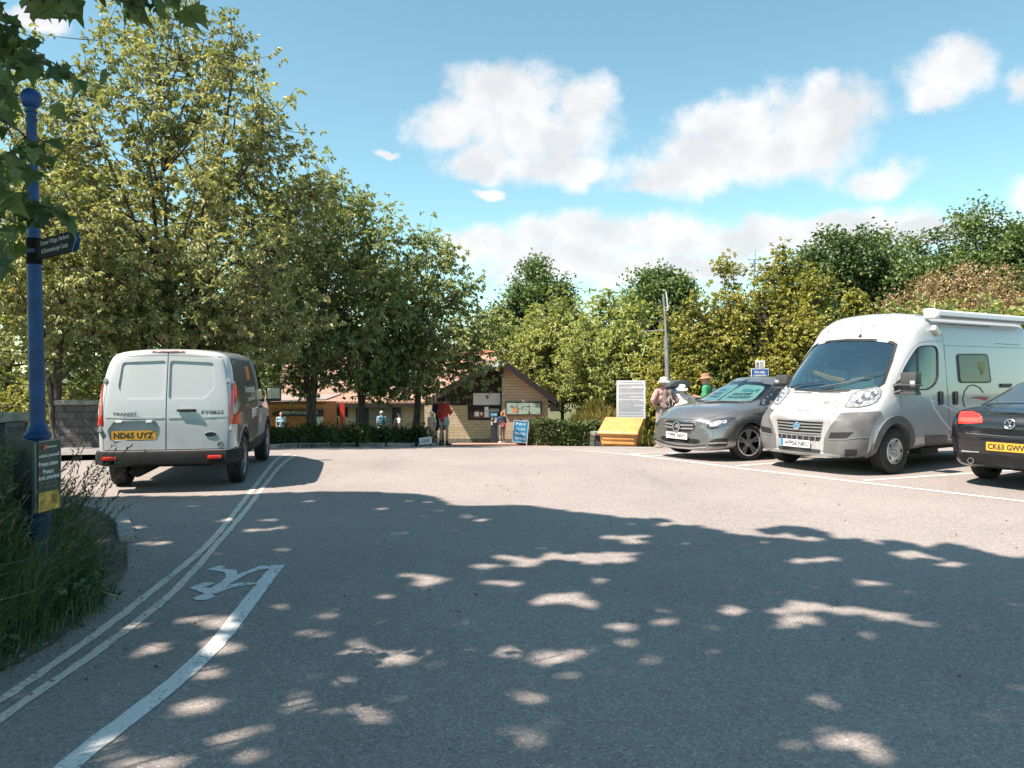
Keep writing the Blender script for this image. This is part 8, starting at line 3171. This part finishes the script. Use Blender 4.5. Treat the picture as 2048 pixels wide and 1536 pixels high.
	c.patch('lower_bumper', round_poly([(-.62, .31), (.62, .31), (.72, .42), (.50, .455), (-.50, .455), (-.72, .42)], .02), rm_, M_DPLAS, .008, seg=.1)
	c.band('chrome_strip', [(-.74, .47), (-.5, .47), (-.38, .475)], .016, rm_, M_CHROME, .010)
	c.band('chrome_strip', [(.74, .47), (.5, .47), (.38, .475)], .016, rm_, M_CHROME, .010)
	for sg in (-1, 1):
		q, n_ = rm_(-.50 * sg, .345)
		m = MB()
		m.lathe([(.0, .04), (.028, .04), (.034, -.02), (.040, -.02), (.040, .06)], q, axis='X', n=18)
		m.obj('tail_pipe', M_CHROME, c.root, smooth=True)
	for sg in (1, -1):
		c.patch('side_window', round_poly([(.15, 1.09), (.95, 1.05), (2.05, 1.02), (1.72, 1.28), (1.1, 1.38), (.60, 1.36)], .03), sm[sg], M_TGLASS, .003, seg=.12)
		c.band('window_trim', [(.10, 1.06), (1.0, 1.02), (2.2, .985)], .014, sm[sg], M_CHROME, .004)
		c.band('door_gap', [(1.0, .35), (1.02, 1.0)], .008, sm[sg], M_SEAM, .002)
		m = MB()
		m.box((2.0, sg * 1.02, 1.02), (.12, .20, .13))
		m.obj('wing_mirror', M_NAVY, c.root, smooth=True, bevel=.03)
		for xw in (0, 2.71):
			c.wheel(xw, sg * .78, .322, .225, .22, 'alloy')
	fm = c.front()
	c.patch('windscreen', round_poly([(-.66, 1.10), (.66, 1.10), (.54, 1.36), (-.54, 1.36)], .06), fm, M_TGLASS, .003, seg=.12)
	for sg in (-1, 1):
		c.patch('headlamp', [(.40 * sg, .58), (.68 * sg, .58), (.68 * sg, .70), (.42 * sg, .66)], fm, M_CLEAR, .005, seg=.1)
	m = MB()
	m.box((1.35, 0, .25), (2.4, 1.3, .10))
	m.tube([(0, -.7, .32), (0, .7, .32)], .04, 8)
	m.obj('underbody', MATS['underbody'], c.root)
	return c


saloon()


# ------------------------------------------------------------------ people: one closed skin each, clothes as parts
def capsules(mb, segs, n=10):
	"""tapered limbs with rounded ends; segs: (p0, r0, p1, r1)"""
	for p0, r0, p1, r1 in segs:
		p0, p1 = Vector(p0), Vector(p1)
		d = (p1 - p0)
		if d.length < 1e-5:
			mb.ball(p0, r0, n, 8)
			continue
		d.normalize()
		pts, rad = [], []
		for k in range(4):
			a = math.pi / 2 * k / 4
			pts.append(p0 - d * r0 * math.cos(a))
			rad.append(max(0.001, r0 * math.sin(a)))
		pts.append(p0)
		rad.append(r0)
		pts.append(p1)
		rad.append(r1)
		for k in range(1, 5):
			a = math.pi / 2 * k / 4
			pts.append(p1 + d * r1 * math.sin(a))
			rad.append(max(0.001, r1 * math.cos(a)))
		mb.tube(pts, rad, n)
	return mb


def fuse(mb, name, voxel, smooth=2):
	"""join overlapping solids into one continuous skin"""
	me = mb.mesh(name, merge=False)
	o = bpy.data.objects.new('fuse_tmp', me)
	COL.objects.link(o)
	md = o.modifiers.new('remesh', 'REMESH')
	md.mode = 'VOXEL'
	md.voxel_size = voxel
	md.use_smooth_shade = True
	sm_ = o.modifiers.new('smooth', 'SMOOTH')
	sm_.iterations = smooth
	sm_.factor = 0.5
	dg = bpy.context.evaluated_depsgraph_get()
	new = bpy.data.meshes.new_from_object(o.evaluated_get(dg))
	bpy.data.objects.remove(o)
	new.name = name
	return new


SKIN = pmat('skin', (0.52, 0.28, 0.20), 0.55, var=0.08)
SKIN_P = pmat('skin_pale', (0.60, 0.38, 0.29), 0.55, var=0.08)


def person(label, u, d, hgt, face, top, bottom, shoes=(0.06, 0.06, 0.06), arms='down', sleeves='short', legs='shorts', hair=None, hat=None, skin=None,
		   slim=1.0, voxel=0.010, lean=0.0, nod=0.0, socks=None, stand=0.10, group=None, z=None, turn=0.0, straps=None):
	"""u, d place the feet; face = heading of the face in degrees (0 = away from the viewer, 90 = to the left)"""
	base = at(u, d)
	if z is not None:
		base = (base[0], base[1], z)
	root = thing('person', label, 'person', base, R(face), group)
	k = hgt / 1.75
	S = lambda p: Vector((p[0] * k, p[1] * k, p[2] * k))
	sk = skin or SKIN
	ln = lean
	up = lambda z: ln * max(0, z - 0.92) * 0.5
	hip = [(s * 0.092, 0, 0.91) for s in (-1, 1)]
	kne = [(s * (0.095 + stand * 0.3), 0.02 + 0.02 * s * stand * 3, 0.49) for s in (-1, 1)]
	ank = [(s * (0.09 + stand * 0.5), -0.02 + 0.03 * s, 0.085) for s in (-1, 1)]
	toe = [(s * (0.11 + stand * 0.6), 0.15 + 0.03 * s, 0.035) for s in (-1, 1)]
	shd = [(s * 0.185 * slim, up(1.42), 1.42) for s in (-1, 1)]
	hc = (0, up(1.63) + 0.015 + nod * 0.06, 1.635 - nod * 0.02)
	if arms == 'down':
		elb = [(s * 0.235, up(1.14) - 0.03, 1.13) for s in (-1, 1)]
		wri = [(s * 0.245, up(0.9) + 0.06, 0.88) for s in (-1, 1)]
	elif arms == 'read':
		elb = [(s * 0.225, up(1.14) + 0.0, 1.14) for s in (-1, 1)]
		wri = [(s * 0.10, up(1.1) + 0.25, 1.13) for s in (-1, 1)]
	elif arms == 'hips':
		elb = [(s * 0.36, up(1.16) - 0.06, 1.17) for s in (-1, 1)]
		wri = [(s * 0.19, up(1.0) + 0.08, 1.0) for s in (-1, 1)]
	elif arms == 'reach':
		elb = [(-0.25, 0.12, 1.20), (0.24, -0.02, 1.14)]
		wri = [(-0.22, 0.36, 1.22), (0.25, 0.06, 0.90)]
	elif arms == 'one_up':
		elb = [(-0.235, -0.02, 1.13), (0.24, 0.05, 1.15)]
		wri = [(-0.25, 0.07, 0.88), (0.15, 0.25, 1.20)]
	# body skin
	segs = []
	L_ = lambda a, ra, b, rb: segs.append((S(a), ra * k, S(b), rb * k))
	for i in (0, 1):
		L_(hip[i], 0.085 * slim, kne[i], 0.052)
		calf = tuple(kne[i][j] * 0.65 + ank[i][j] * 0.35 for j in range(3))
		calf = (calf[0], calf[1] - 0.018, calf[2])
		L_(kne[i], 0.052, calf, 0.055)
		L_(calf, 0.055, ank[i], 0.034)
		L_(ank[i], 0.036, toe[i], 0.028)
		L_((ank[i][0], ank[i][1] - 0.03, 0.04), 0.034, toe[i], 0.030)
		L_(shd[i], 0.052, elb[i], 0.040)
		L_(elb[i], 0.040, wri[i], 0.027)
		# hand: palm, four curled fingers, a thumb from the side of the palm
		f = (Vector(wri[i]) - Vector(elb[i])).normalized()
		sd = Vector((1 if i == 0 else -1, 0, 0))
		sd = (sd - f * sd.dot(f)).normalized()
		pn = f.cross(sd)
		fr = pn if pn.y > 0 or abs(pn.y) < 0.2 else -pn
		acr = f.cross(fr).normalized()
		w0 = Vector(wri[i])
		pl = w0 + f * 0.085
		for q in (-0.024, 0.0, 0.024):
			L_(w0 + fr * q * 0.5, 0.020, pl + fr * q, 0.016)
		cur = sd if arms == 'down' else Vector((0, 0, -1))
		for q, le in ((-0.032, 0.060), (-0.011, 0.074), (0.011, 0.080), (0.032, 0.072)):
			b0 = pl + fr * q
			b1 = b0 + f * le * 0.55 + cur * 0.008
			b2 = b1 + f * le * 0.38 + cur * 0.026
			L_(b0, 0.0115, b1, 0.010)
			L_(b1, 0.010, b2, 0.0085)
		t0 = w0 + f * 0.03 + fr * 0.026
		t1 = t0 + fr * 0.030 + f * 0.026 + cur * 0.008
		L_(t0, 0.014, t1, 0.011)
		L_(t1, 0.011, t1 + f * 0.030 + fr * 0.006, 0.009)
	L_((-0.06, 0, 0.93), 0.10, (0.06, 0, 0.93), 0.10)
	L_((0, 0, 0.98), 0.115 * slim, (0, up(1.2), 1.20), 0.12 * slim)
	L_((-0.07 * slim, up(1.25), 1.24), 0.105 * slim, (0.07 * slim, up(1.25), 1.24), 0.105 * slim)
	L_((-0.10 * slim, up(1.38) - 0.01, 1.385), 0.078, (0.10 * slim, up(1.38) - 0.01, 1.385), 0.078)
	L_(shd[0], 0.055, shd[1], 0.055)
	L_((0, up(1.42), 1.42), 0.062, (0, up(1.5) + 0.01, 1.53), 0.052)
	H = Vector(hc)
	m = MB()
	capsules(m, segs)
	rx = Matrix.Rotation(R(-14 * nod), 3, 'X')
	m.ball(S(H + Vector((0, -0.012, 0.03))), (0.074 * k, 0.094 * k, 0.090 * k), 16, 12, rx)
	m.ball(S(H + Vector((0, 0.014, -0.045))), (0.060 * k, 0.072 * k, 0.072 * k), 16, 12, rx)
	ft = lambda x, y, z: S(H + rx @ Vector((x, y, z)))
	capsules(m, [(ft(0, 0.082, 0.012), 0.010 * k, ft(0, 0.103, -0.022), 0.014 * k), (ft(-0.03, 0.068, 0.03), 0.013 * k, ft(0.03, 0.068, 0.03), 0.013 * k), (ft(0, 0.06, -0.105), 0.022 * k, ft(0, 0.065, -0.095), 0.022 * k),
				 (ft(-0.018, 0.080, -0.058), 0.008 * k, ft(0.018, 0.080, -0.058), 0.008 * k),
				 (ft(-0.076, -0.005, 0.02), 0.014 * k, ft(-0.074, 0.0, -0.02), 0.011 * k), (ft(0.076, -0.005, 0.02), 0.014 * k, ft(0.074, 0.0, -0.02), 0.011 * k)], 8)
	body = link('body', fuse(m, 'body', voxel * 0.75, 2), sk, root)
	m = MB()
	for s in (-1, 1):
		m.ball(ft(s * 0.030, 0.080, 0.010), (0.011 * k, 0.006 * k, 0.006 * k), 8, 6)
	m.obj('eyes', M_DARK, body)
	m = MB()
	m.ball(ft(0, 0.086, -0.060), (0.022 * k, 0.006 * k, 0.004 * k), 8, 6)
	m.obj('mouth', pmat('lip', (0.34, 0.12, 0.10), 0.5), body)
	# shirt
	segs = []
	g = 0.020
	L_((-0.075, 0, 0.90), 0.115 * slim, (0.075, 0, 0.90), 0.115 * slim)
	L_((0, 0, 0.95), 0.125 * slim + g, (0, up(1.2), 1.20), 0.125 * slim + g)
	L_((-0.075 * slim, up(1.25), 1.24), 0.108 * slim + g, (0.075 * slim, up(1.25), 1.24), 0.108 * slim + g)
	L_((-0.10 * slim, up(1.38) - 0.01, 1.38), 0.078 + g, (0.10 * slim, up(1.38) - 0.01, 1.38), 0.078 + g)
	L_(shd[0], 0.056 + g, shd[1], 0.056 + g)
	L_((0, up(1.42), 1.44), 0.06 + g * 0.6, (0, up(1.5) + 0.005, 1.485), 0.05 + g * 0.6)
	m = MB()
	capsules(m, segs, 14)
	fsl = {'short': 0.72, 'long': 1.0, 'elbow': 1.0}[sleeves]
	for i in (0, 1):
		a, b = Vector(shd[i]), Vector(elb[i])
		e = a.lerp(b, fsl)
		m.tube([S(a), S(a.lerp(e, 0.5)), S(e)], [(0.056 + g) * k, (0.050 + g) * k, (0.046 + g) * k], 14)
		if sleeves == 'long':
			w0 = Vector(wri[i])
			m.ball(S(b), (0.046 + g * 0.9) * k, 12, 8)
			m.tube([S(b), S(b.lerp(w0, 0.5)), S(b.lerp(w0, 0.95))], [(0.045 + g) * k, (0.038 + g) * k, (0.030 + g * 0.8) * k], 12)
	tm = pmat('cloth_%d_%d_%d' % tuple(int(c * 999) for c in top), top, 0.85, var=0.18, vscale=12, bump=0.004, bscale=25)
	link('shirt', fuse(m, 'shirt', voxel, 3), tm, root)
	# trousers, shorts or a skirt
	m = MB()
	segs = []
	L_((-0.065, 0, 0.93), 0.118 * slim, (0.065, 0, 0.93), 0.118 * slim)
	capsules(m, segs, 14)
	g2 = 0.022 if legs != 'leggings' else 0.010
	for i in (0, 1):
		h_, kn, an = Vector(hip[i]), Vector(kne[i]), Vector(ank[i])
		if legs == 'shorts':
			e = h_.lerp(kn, 0.88)
			m.tube([S(h_ + Vector((0, 0, 0.04))), S(h_.lerp(e, 0.5)), S(e)], [(0.092 * slim + g2) * k, (0.085 * slim + g2) * k, (0.074 + g2 * 1.3) * k], 16)
		elif legs == 'short_shorts':
			e = h_.lerp(kn, 0.48)
			m.tube([S(h_ + Vector((0, 0, 0.04))), S(h_.lerp(e, 0.5)), S(e)], [(0.092 * slim + g2) * k, (0.088 * slim + g2) * k, (0.084 * slim + g2 * 1.3) * k], 16)
		else:
			e = an + Vector((0, 0, 0.03))
			m.tube([S(h_ + Vector((0, 0, 0.04))), S(h_.lerp(kn, 0.5)), S(kn), S(kn.lerp(e, 0.4)), S(e)], [(0.090 * slim + g2) * k, (0.074 + g2) * k, (0.054 + g2) * k, (0.055 + g2) * k, (0.040 + g2) * k], 14)
	bmz = pmat('cloth_%d_%d_%d' % tuple(int(c * 999) for c in bottom), bottom, 0.85, var=0.18, vscale=12, bump=0.004, bscale=25)
	link('trousers' if legs in ('trousers', 'leggings') else 'shorts', fuse(m, 'shorts', voxel, 3), bmz, root)
	# shoes (and socks)
	for i in (0, 1):
		m = MB()
		t = (Vector(toe[i]) - Vector(ank[i]))
		a0 = Vector((ank[i][0], ank[i][1], 0))
		yv = Vector((t.x, t.y, 0)).normalized()
		capsules(m, [(S(a0 - yv * 0.045 + Vector((0, 0, 0.045))), 0.045 * k, S(a0 + yv * 0.06 + Vector((0, 0, 0.042))), 0.045 * k), (S(a0 + yv * 0.06 + Vector((0, 0, 0.040))), 0.044 * k, S(a0 + yv * 0.155 + Vector((0, 0, 0.034))), 0.036 * k), (S(a0 + Vector((0, 0, 0.05))), 0.044 * k, S(a0 + Vector((0, 0, 0.10))), 0.042 * k)], 12)
		sh_ = link('shoe', fuse(m, 'shoe', voxel, 2), pmat('shoe_%d_%d' % (int(shoes[0] * 99), int(shoes[2] * 99)), shoes, 0.7, var=0.2), root)
		if socks:
			m = MB()
			an, kn = Vector(ank[i]), Vector(kne[i])
			m.tube([S(an + Vector((0, 0, -0.01))), S(an.lerp(kn, 0.22))], [0.042 * k, 0.046 * k], 14)
			m.obj('sock', pmat('sock_dark', socks, 0.9), sh_, smooth=True)
	# hair and hat
	if hair:
		col, style = hair
		m = MB()
		m.ball(ft(0, -0.022, 0.042), (0.082 * k, 0.098 * k, 0.092 * k), 16, 12, rx)
		if style == 'long':
			capsules(m, [(ft(0, -0.075, 0.02), 0.060 * k, ft(0, -0.09, -0.17), 0.055 * k), (ft(-0.06, -0.04, 0.0), 0.035 * k, ft(-0.075, -0.05, -0.16), 0.035 * k), (ft(0.06, -0.04, 0.0), 0.035 * k, ft(0.075, -0.05, -0.16), 0.035 * k)], 10)
		elif style == 'bushy':
			r = random.Random(5)
			for q in range(16):
				a = r.uniform(0, 6.28)
				m.ball(ft(0.065 * math.cos(a), -0.035 + 0.06 * math.sin(a), r.uniform(-0.08, 0.09)), r.uniform(0.035, 0.055) * k, 8, 6)
		elif style == 'short':
			capsules(m, [(ft(0, -0.07, 0.02), 0.045 * k, ft(0, -0.07, -0.05), 0.035 * k)], 10)
		hr = fuse(m, 'hair', voxel, 1)
		# leave the face free
		b2 = bmesh.new()
		b2.from_mesh(hr)
		lim = S(H).y + 0.056 * k
		dl = [v for v in b2.verts if v.co.y > lim and v.co.z < (S(H).z + 0.075 * k)]
		bmesh.ops.delete(b2, geom=dl, context='VERTS')
		b2.to_mesh(hr)
		b2.free()
		link('hair', hr, pmat('hair_%d_%d' % (int(col[0] * 999), int(col[2] * 999)), col, 0.65, var=0.3, vscale=30, bump=0.004, bscale=80), root)
	if hat:
		col, style = hat
		m = MB()
		top_ = S(H + Vector((0, -0.010, 0.045)))
		if style == 'bucket':
			prof = [(0.155, -0.028), (0.158, -0.024), (0.125, -0.002), (0.098, 0.014), (0.094, 0.05), (0.086, 0.082), (0.06, 0.098), (0.0, 0.104), (0.0, 0.098), (0.06, 0.09), (0.088, 0.01), (0.12, -0.010), (0.155, -0.028)]
		else:
			prof = [(0.097, 0.0), (0.096, 0.03), (0.082, 0.07), (0.05, 0.09), (0.0, 0.095), (0.0, 0.088), (0.078, 0.064), (0.092, 0.0), (0.097, 0.0)]
		m.lathe([(a * k, b * k) for a, b in prof], top_, n=28, rot=rx, cap=False)
		if style == 'cap':
			m.prism([(-0.075 * k, 0.0), (-0.06 * k, 0.09 * k), (0.06 * k, 0.09 * k), (0.075 * k, 0.0)], Matrix.Translation(top_ + Vector((0, 0.075 * k, 0.008 * k))) @ Matrix.Rotation(R(-12 - 14 * nod), 4, 'X'), 0.006 * k)
		m.obj('hat', pmat('hat_%d_%d' % (int(col[0] * 999), int(col[2] * 999)), col, 0.85, var=0.12, vscale=18), root, smooth=True, angle=R(60))
	return root, k, ft, S, up


def backpack(label, who, col, dark, size=1.0, cords=True, z0=1.22, y0=-0.20, group=None):
	root0, k, ft, S, up = who
	M0 = Matrix.Translation(root0.location) @ Matrix.Rotation(root0.rotation_euler[2], 4, 'Z')
	loc = M0 @ S(Vector((0, y0, z0)))
	bk = thing('rucksack', label, 'rucksack', loc, root0.rotation_euler[2], group)
	s = size * k
	m = MB()
	capsules(m, [((-0.07 * s, 0, -0.17 * s), 0.085 * s, (-0.06 * s, 0.02 * s, 0.17 * s), 0.065 * s), ((0.07 * s, 0, -0.17 * s), 0.085 * s, (0.06 * s, 0.02 * s, 0.17 * s), 0.065 * s),
				 ((-0.07 * s, -0.05 * s, -0.17 * s), 0.07 * s, (0.07 * s, -0.05 * s, -0.17 * s), 0.07 * s), ((-0.05 * s, -0.04 * s, -0.05 * s), 0.065 * s, (0.05 * s, -0.03 * s, 0.05 * s), 0.06 * s)], 12)
	link('bag', fuse(m, 'bag', 0.010, 3), pmat('bag_%d_%d' % (int(col[0] * 999), int(col[2] * 999)), col, 0.8, var=0.3, vscale=14, bump=0.004, bscale=25), bk)
	m = MB()
	capsules(m, [((-0.06 * s, -0.085 * s, -0.19 * s), 0.055 * s, (0.06 * s, -0.085 * s, -0.19 * s), 0.055 * s), ((-0.05 * s, -0.08 * s, -0.10 * s), 0.05 * s, (0.05 * s, -0.08 * s, -0.10 * s), 0.05 * s)], 12)
	link('pocket', fuse(m, 'pocket', 0.010, 2), pmat('bag_%d_%d' % (int(dark[0] * 999), int(dark[2] * 999)), dark, 0.8, var=0.2), bk)
	for sg in (-1, 1):
		m = MB()
		m.tube([(sg * 0.06 * s, 0.03 * s, 0.20 * s), (sg * 0.10 * s, 0.13 * s, 0.285 * s), (sg * 0.115 * s, 0.25 * s, 0.24 * s), (sg * 0.13 * s, 0.345 * s, 0.06 * s), (sg * 0.15 * s, 0.30 * s, -0.10 * s), (sg * 0.15 * s, 0.05 * s, -0.18 * s)], 0.020 * s, 8)
		m.obj('strap', pmat('strap_dark', (0.05, 0.04, 0.042), 0.8), bk, smooth=True)
	if cords:
		m = MB()
		for sg in (-1, 1):
			m.tube([(sg * 0.03 * s, -0.10 * s, 0.06 * s), (sg * 0.055 * s, -0.135 * s, -0.05 * s), (sg * 0.03 * s, -0.145 * s, -0.13 * s), (sg * 0.075 * s, -0.12 * s, -0.22 * s)], 0.006 * s, 6)
		m.obj('cord', pmat('cord_pale', (0.55, 0.52, 0.50), 0.7), bk)
	return bk


w1 = person('man in white sun hat, pale purple shirt and grey shorts, wearing a rucksack', 1328, 19.6, 1.77, 18, (0.40, 0.25, 0.235), (0.25, 0.225, 0.215), shoes=(0.30, 0.26, 0.24), arms='hips', sleeves='elbow', legs='shorts', hat=((0.78, 0.78, 0.77), 'bucket'),
			hair=((0.40, 0.37, 0.33), 'short'), socks=(0.03, 0.03, 0.035), slim=1.05, voxel=0.009)
backpack('grey brown rucksack with pale cords on the man in the white hat', w1, (0.16, 0.12, 0.105), (0.022, 0.02, 0.022), 1.05)
w2 = person('woman in white bucket hat and white blouse reading a leaflet', 1364, 20.4, 1.66, 172, (0.66, 0.62, 0.59), (0.42, 0.38, 0.33), arms='read', sleeves='long', legs='trousers', hat=((0.80, 0.80, 0.79), 'bucket'), hair=((0.30, 0.22, 0.15), 'short'), nod=1.2, voxel=0.009)
M0 = Matrix.Translation(w2[0].location) @ Matrix.Rotation(w2[0].rotation_euler[2], 4, 'Z')
q = M0 @ w2[3](Vector((0, 0.36, 1.15)))
m = MB()
m.box((0, 0, 0), (0.20, 0.006, 0.15), rot=Matrix.Rotation(R(-40), 3, 'X'))
o = m.obj('leaflet', M_WHITE)
o.location = q
o.rotation_euler = (0, 0, R(172))
tag(o, 'white folded leaflet held by the woman in the white bucket hat', 'leaflet')
w3 = person('man in brown wide brimmed hat and bright green shirt behind the grey car', 1414, 18.4, 1.78, 62, (0.045, 0.26, 0.13), (0.20, 0.18, 0.14), arms='one_up', sleeves='elbow', legs='shorts', hat=((0.30, 0.17, 0.10), 'bucket'), hair=((0.22, 0.17, 0.13), 'short'), nod=0.5, voxel=0.009)
backpack('dark green rucksack worn by the man in the green shirt', w3, (0.03, 0.11, 0.065), (0.02, 0.06, 0.04), 0.85, cords=False)
w4 = person('woman in red top and pale blue shorts with dark hair', 888, 26.6, 1.70, -35, (0.62, 0.065, 0.05), (0.42, 0.50, 0.52), shoes=(0.03, 0.03, 0.035), arms='one_up', sleeves='long', legs='short_shorts', hair=((0.035, 0.026, 0.022), 'bushy'), skin=SKIN_P, socks=(0.03, 0.03, 0.03), voxel=0.011)
w5 = person('person in navy top and shorts with white cap beside the woman in red', 878.5, 27.2, 1.72, 20, (0.018, 0.024, 0.06), (0.015, 0.022, 0.07), shoes=(0.03, 0.03, 0.03), arms='down', sleeves='short', legs='shorts', hat=((0.60, 0.62, 0.66), 'cap'), hair=((0.03, 0.025, 0.02), 'short'), socks=(0.03, 0.03, 0.03), voxel=0.011)
w6 = person('small child in a white sun hat and cream clothes by the planting bed', 863.5, 25.4, 1.12, 150, (0.62, 0.47, 0.36), (0.55, 0.38, 0.27), shoes=(0.4, 0.35, 0.3), arms='down', sleeves='short', legs='shorts', hat=((0.78, 0.74, 0.70), 'bucket'), skin=SKIN_P, voxel=0.010, slim=0.95)
w7 = person('ginger haired person in blue top and grey leggings at the ticket machine', 1004, 40.0, 1.62, 30, (0.045, 0.075, 0.13), (0.16, 0.17, 0.155), shoes=(0.65, 0.62, 0.6), arms='reach', sleeves='elbow', legs='leggings', hair=((0.36, 0.17, 0.06), 'bushy'), skin=SKIN_P, voxel=0.012)
backpack('small red bag on the person at the ticket machine', w7, (0.36, 0.06, 0.05), (0.25, 0.04, 0.04), 0.62, cords=False, z0=1.05, y0=-0.16)
w8 = person('walker in pale cap and light blue shirt with a teal rucksack', 763, 42, 1.72, 10, (0.22, 0.36, 0.44), (0.35, 0.30, 0.24), arms='down', legs='shorts', hat=((0.66, 0.66, 0.62), 'cap'), hair=((0.3, 0.27, 0.23), 'short'), voxel=0.012)
backpack('teal rucksack on the walker in the pale cap', w8, (0.015, 0.09, 0.13), (0.012, 0.06, 0.09), 1.1, cords=False)
w9 = person('person in white shirt with dark hair, half hidden behind the bed shrubs', 797, 42, 1.60, -60, (0.62, 0.62, 0.64), (0.05, 0.05, 0.06), arms='down', legs='trousers', hair=((0.03, 0.025, 0.02), 'short'), voxel=0.012)
backpack('black rucksack on the person in the white shirt', w9, (0.015, 0.016, 0.018), (0.012, 0.012, 0.013), 1.0, cords=False)
w10 = person('person in dark brown jacket beside the open red door', 667.5, 41, 1.62, 40, (0.055, 0.034, 0.024), (0.05, 0.04, 0.035), arms='down', sleeves='long', legs='trousers', hair=((0.12, 0.08, 0.05), 'short'), voxel=0.012)
w11 = person('bald man in pale blue shirt below the kiosk name board', 562, 36.4, 1.48, 200, (0.36, 0.52, 0.60), (0.2, 0.2, 0.22), arms='down', legs='trousers', voxel=0.012)
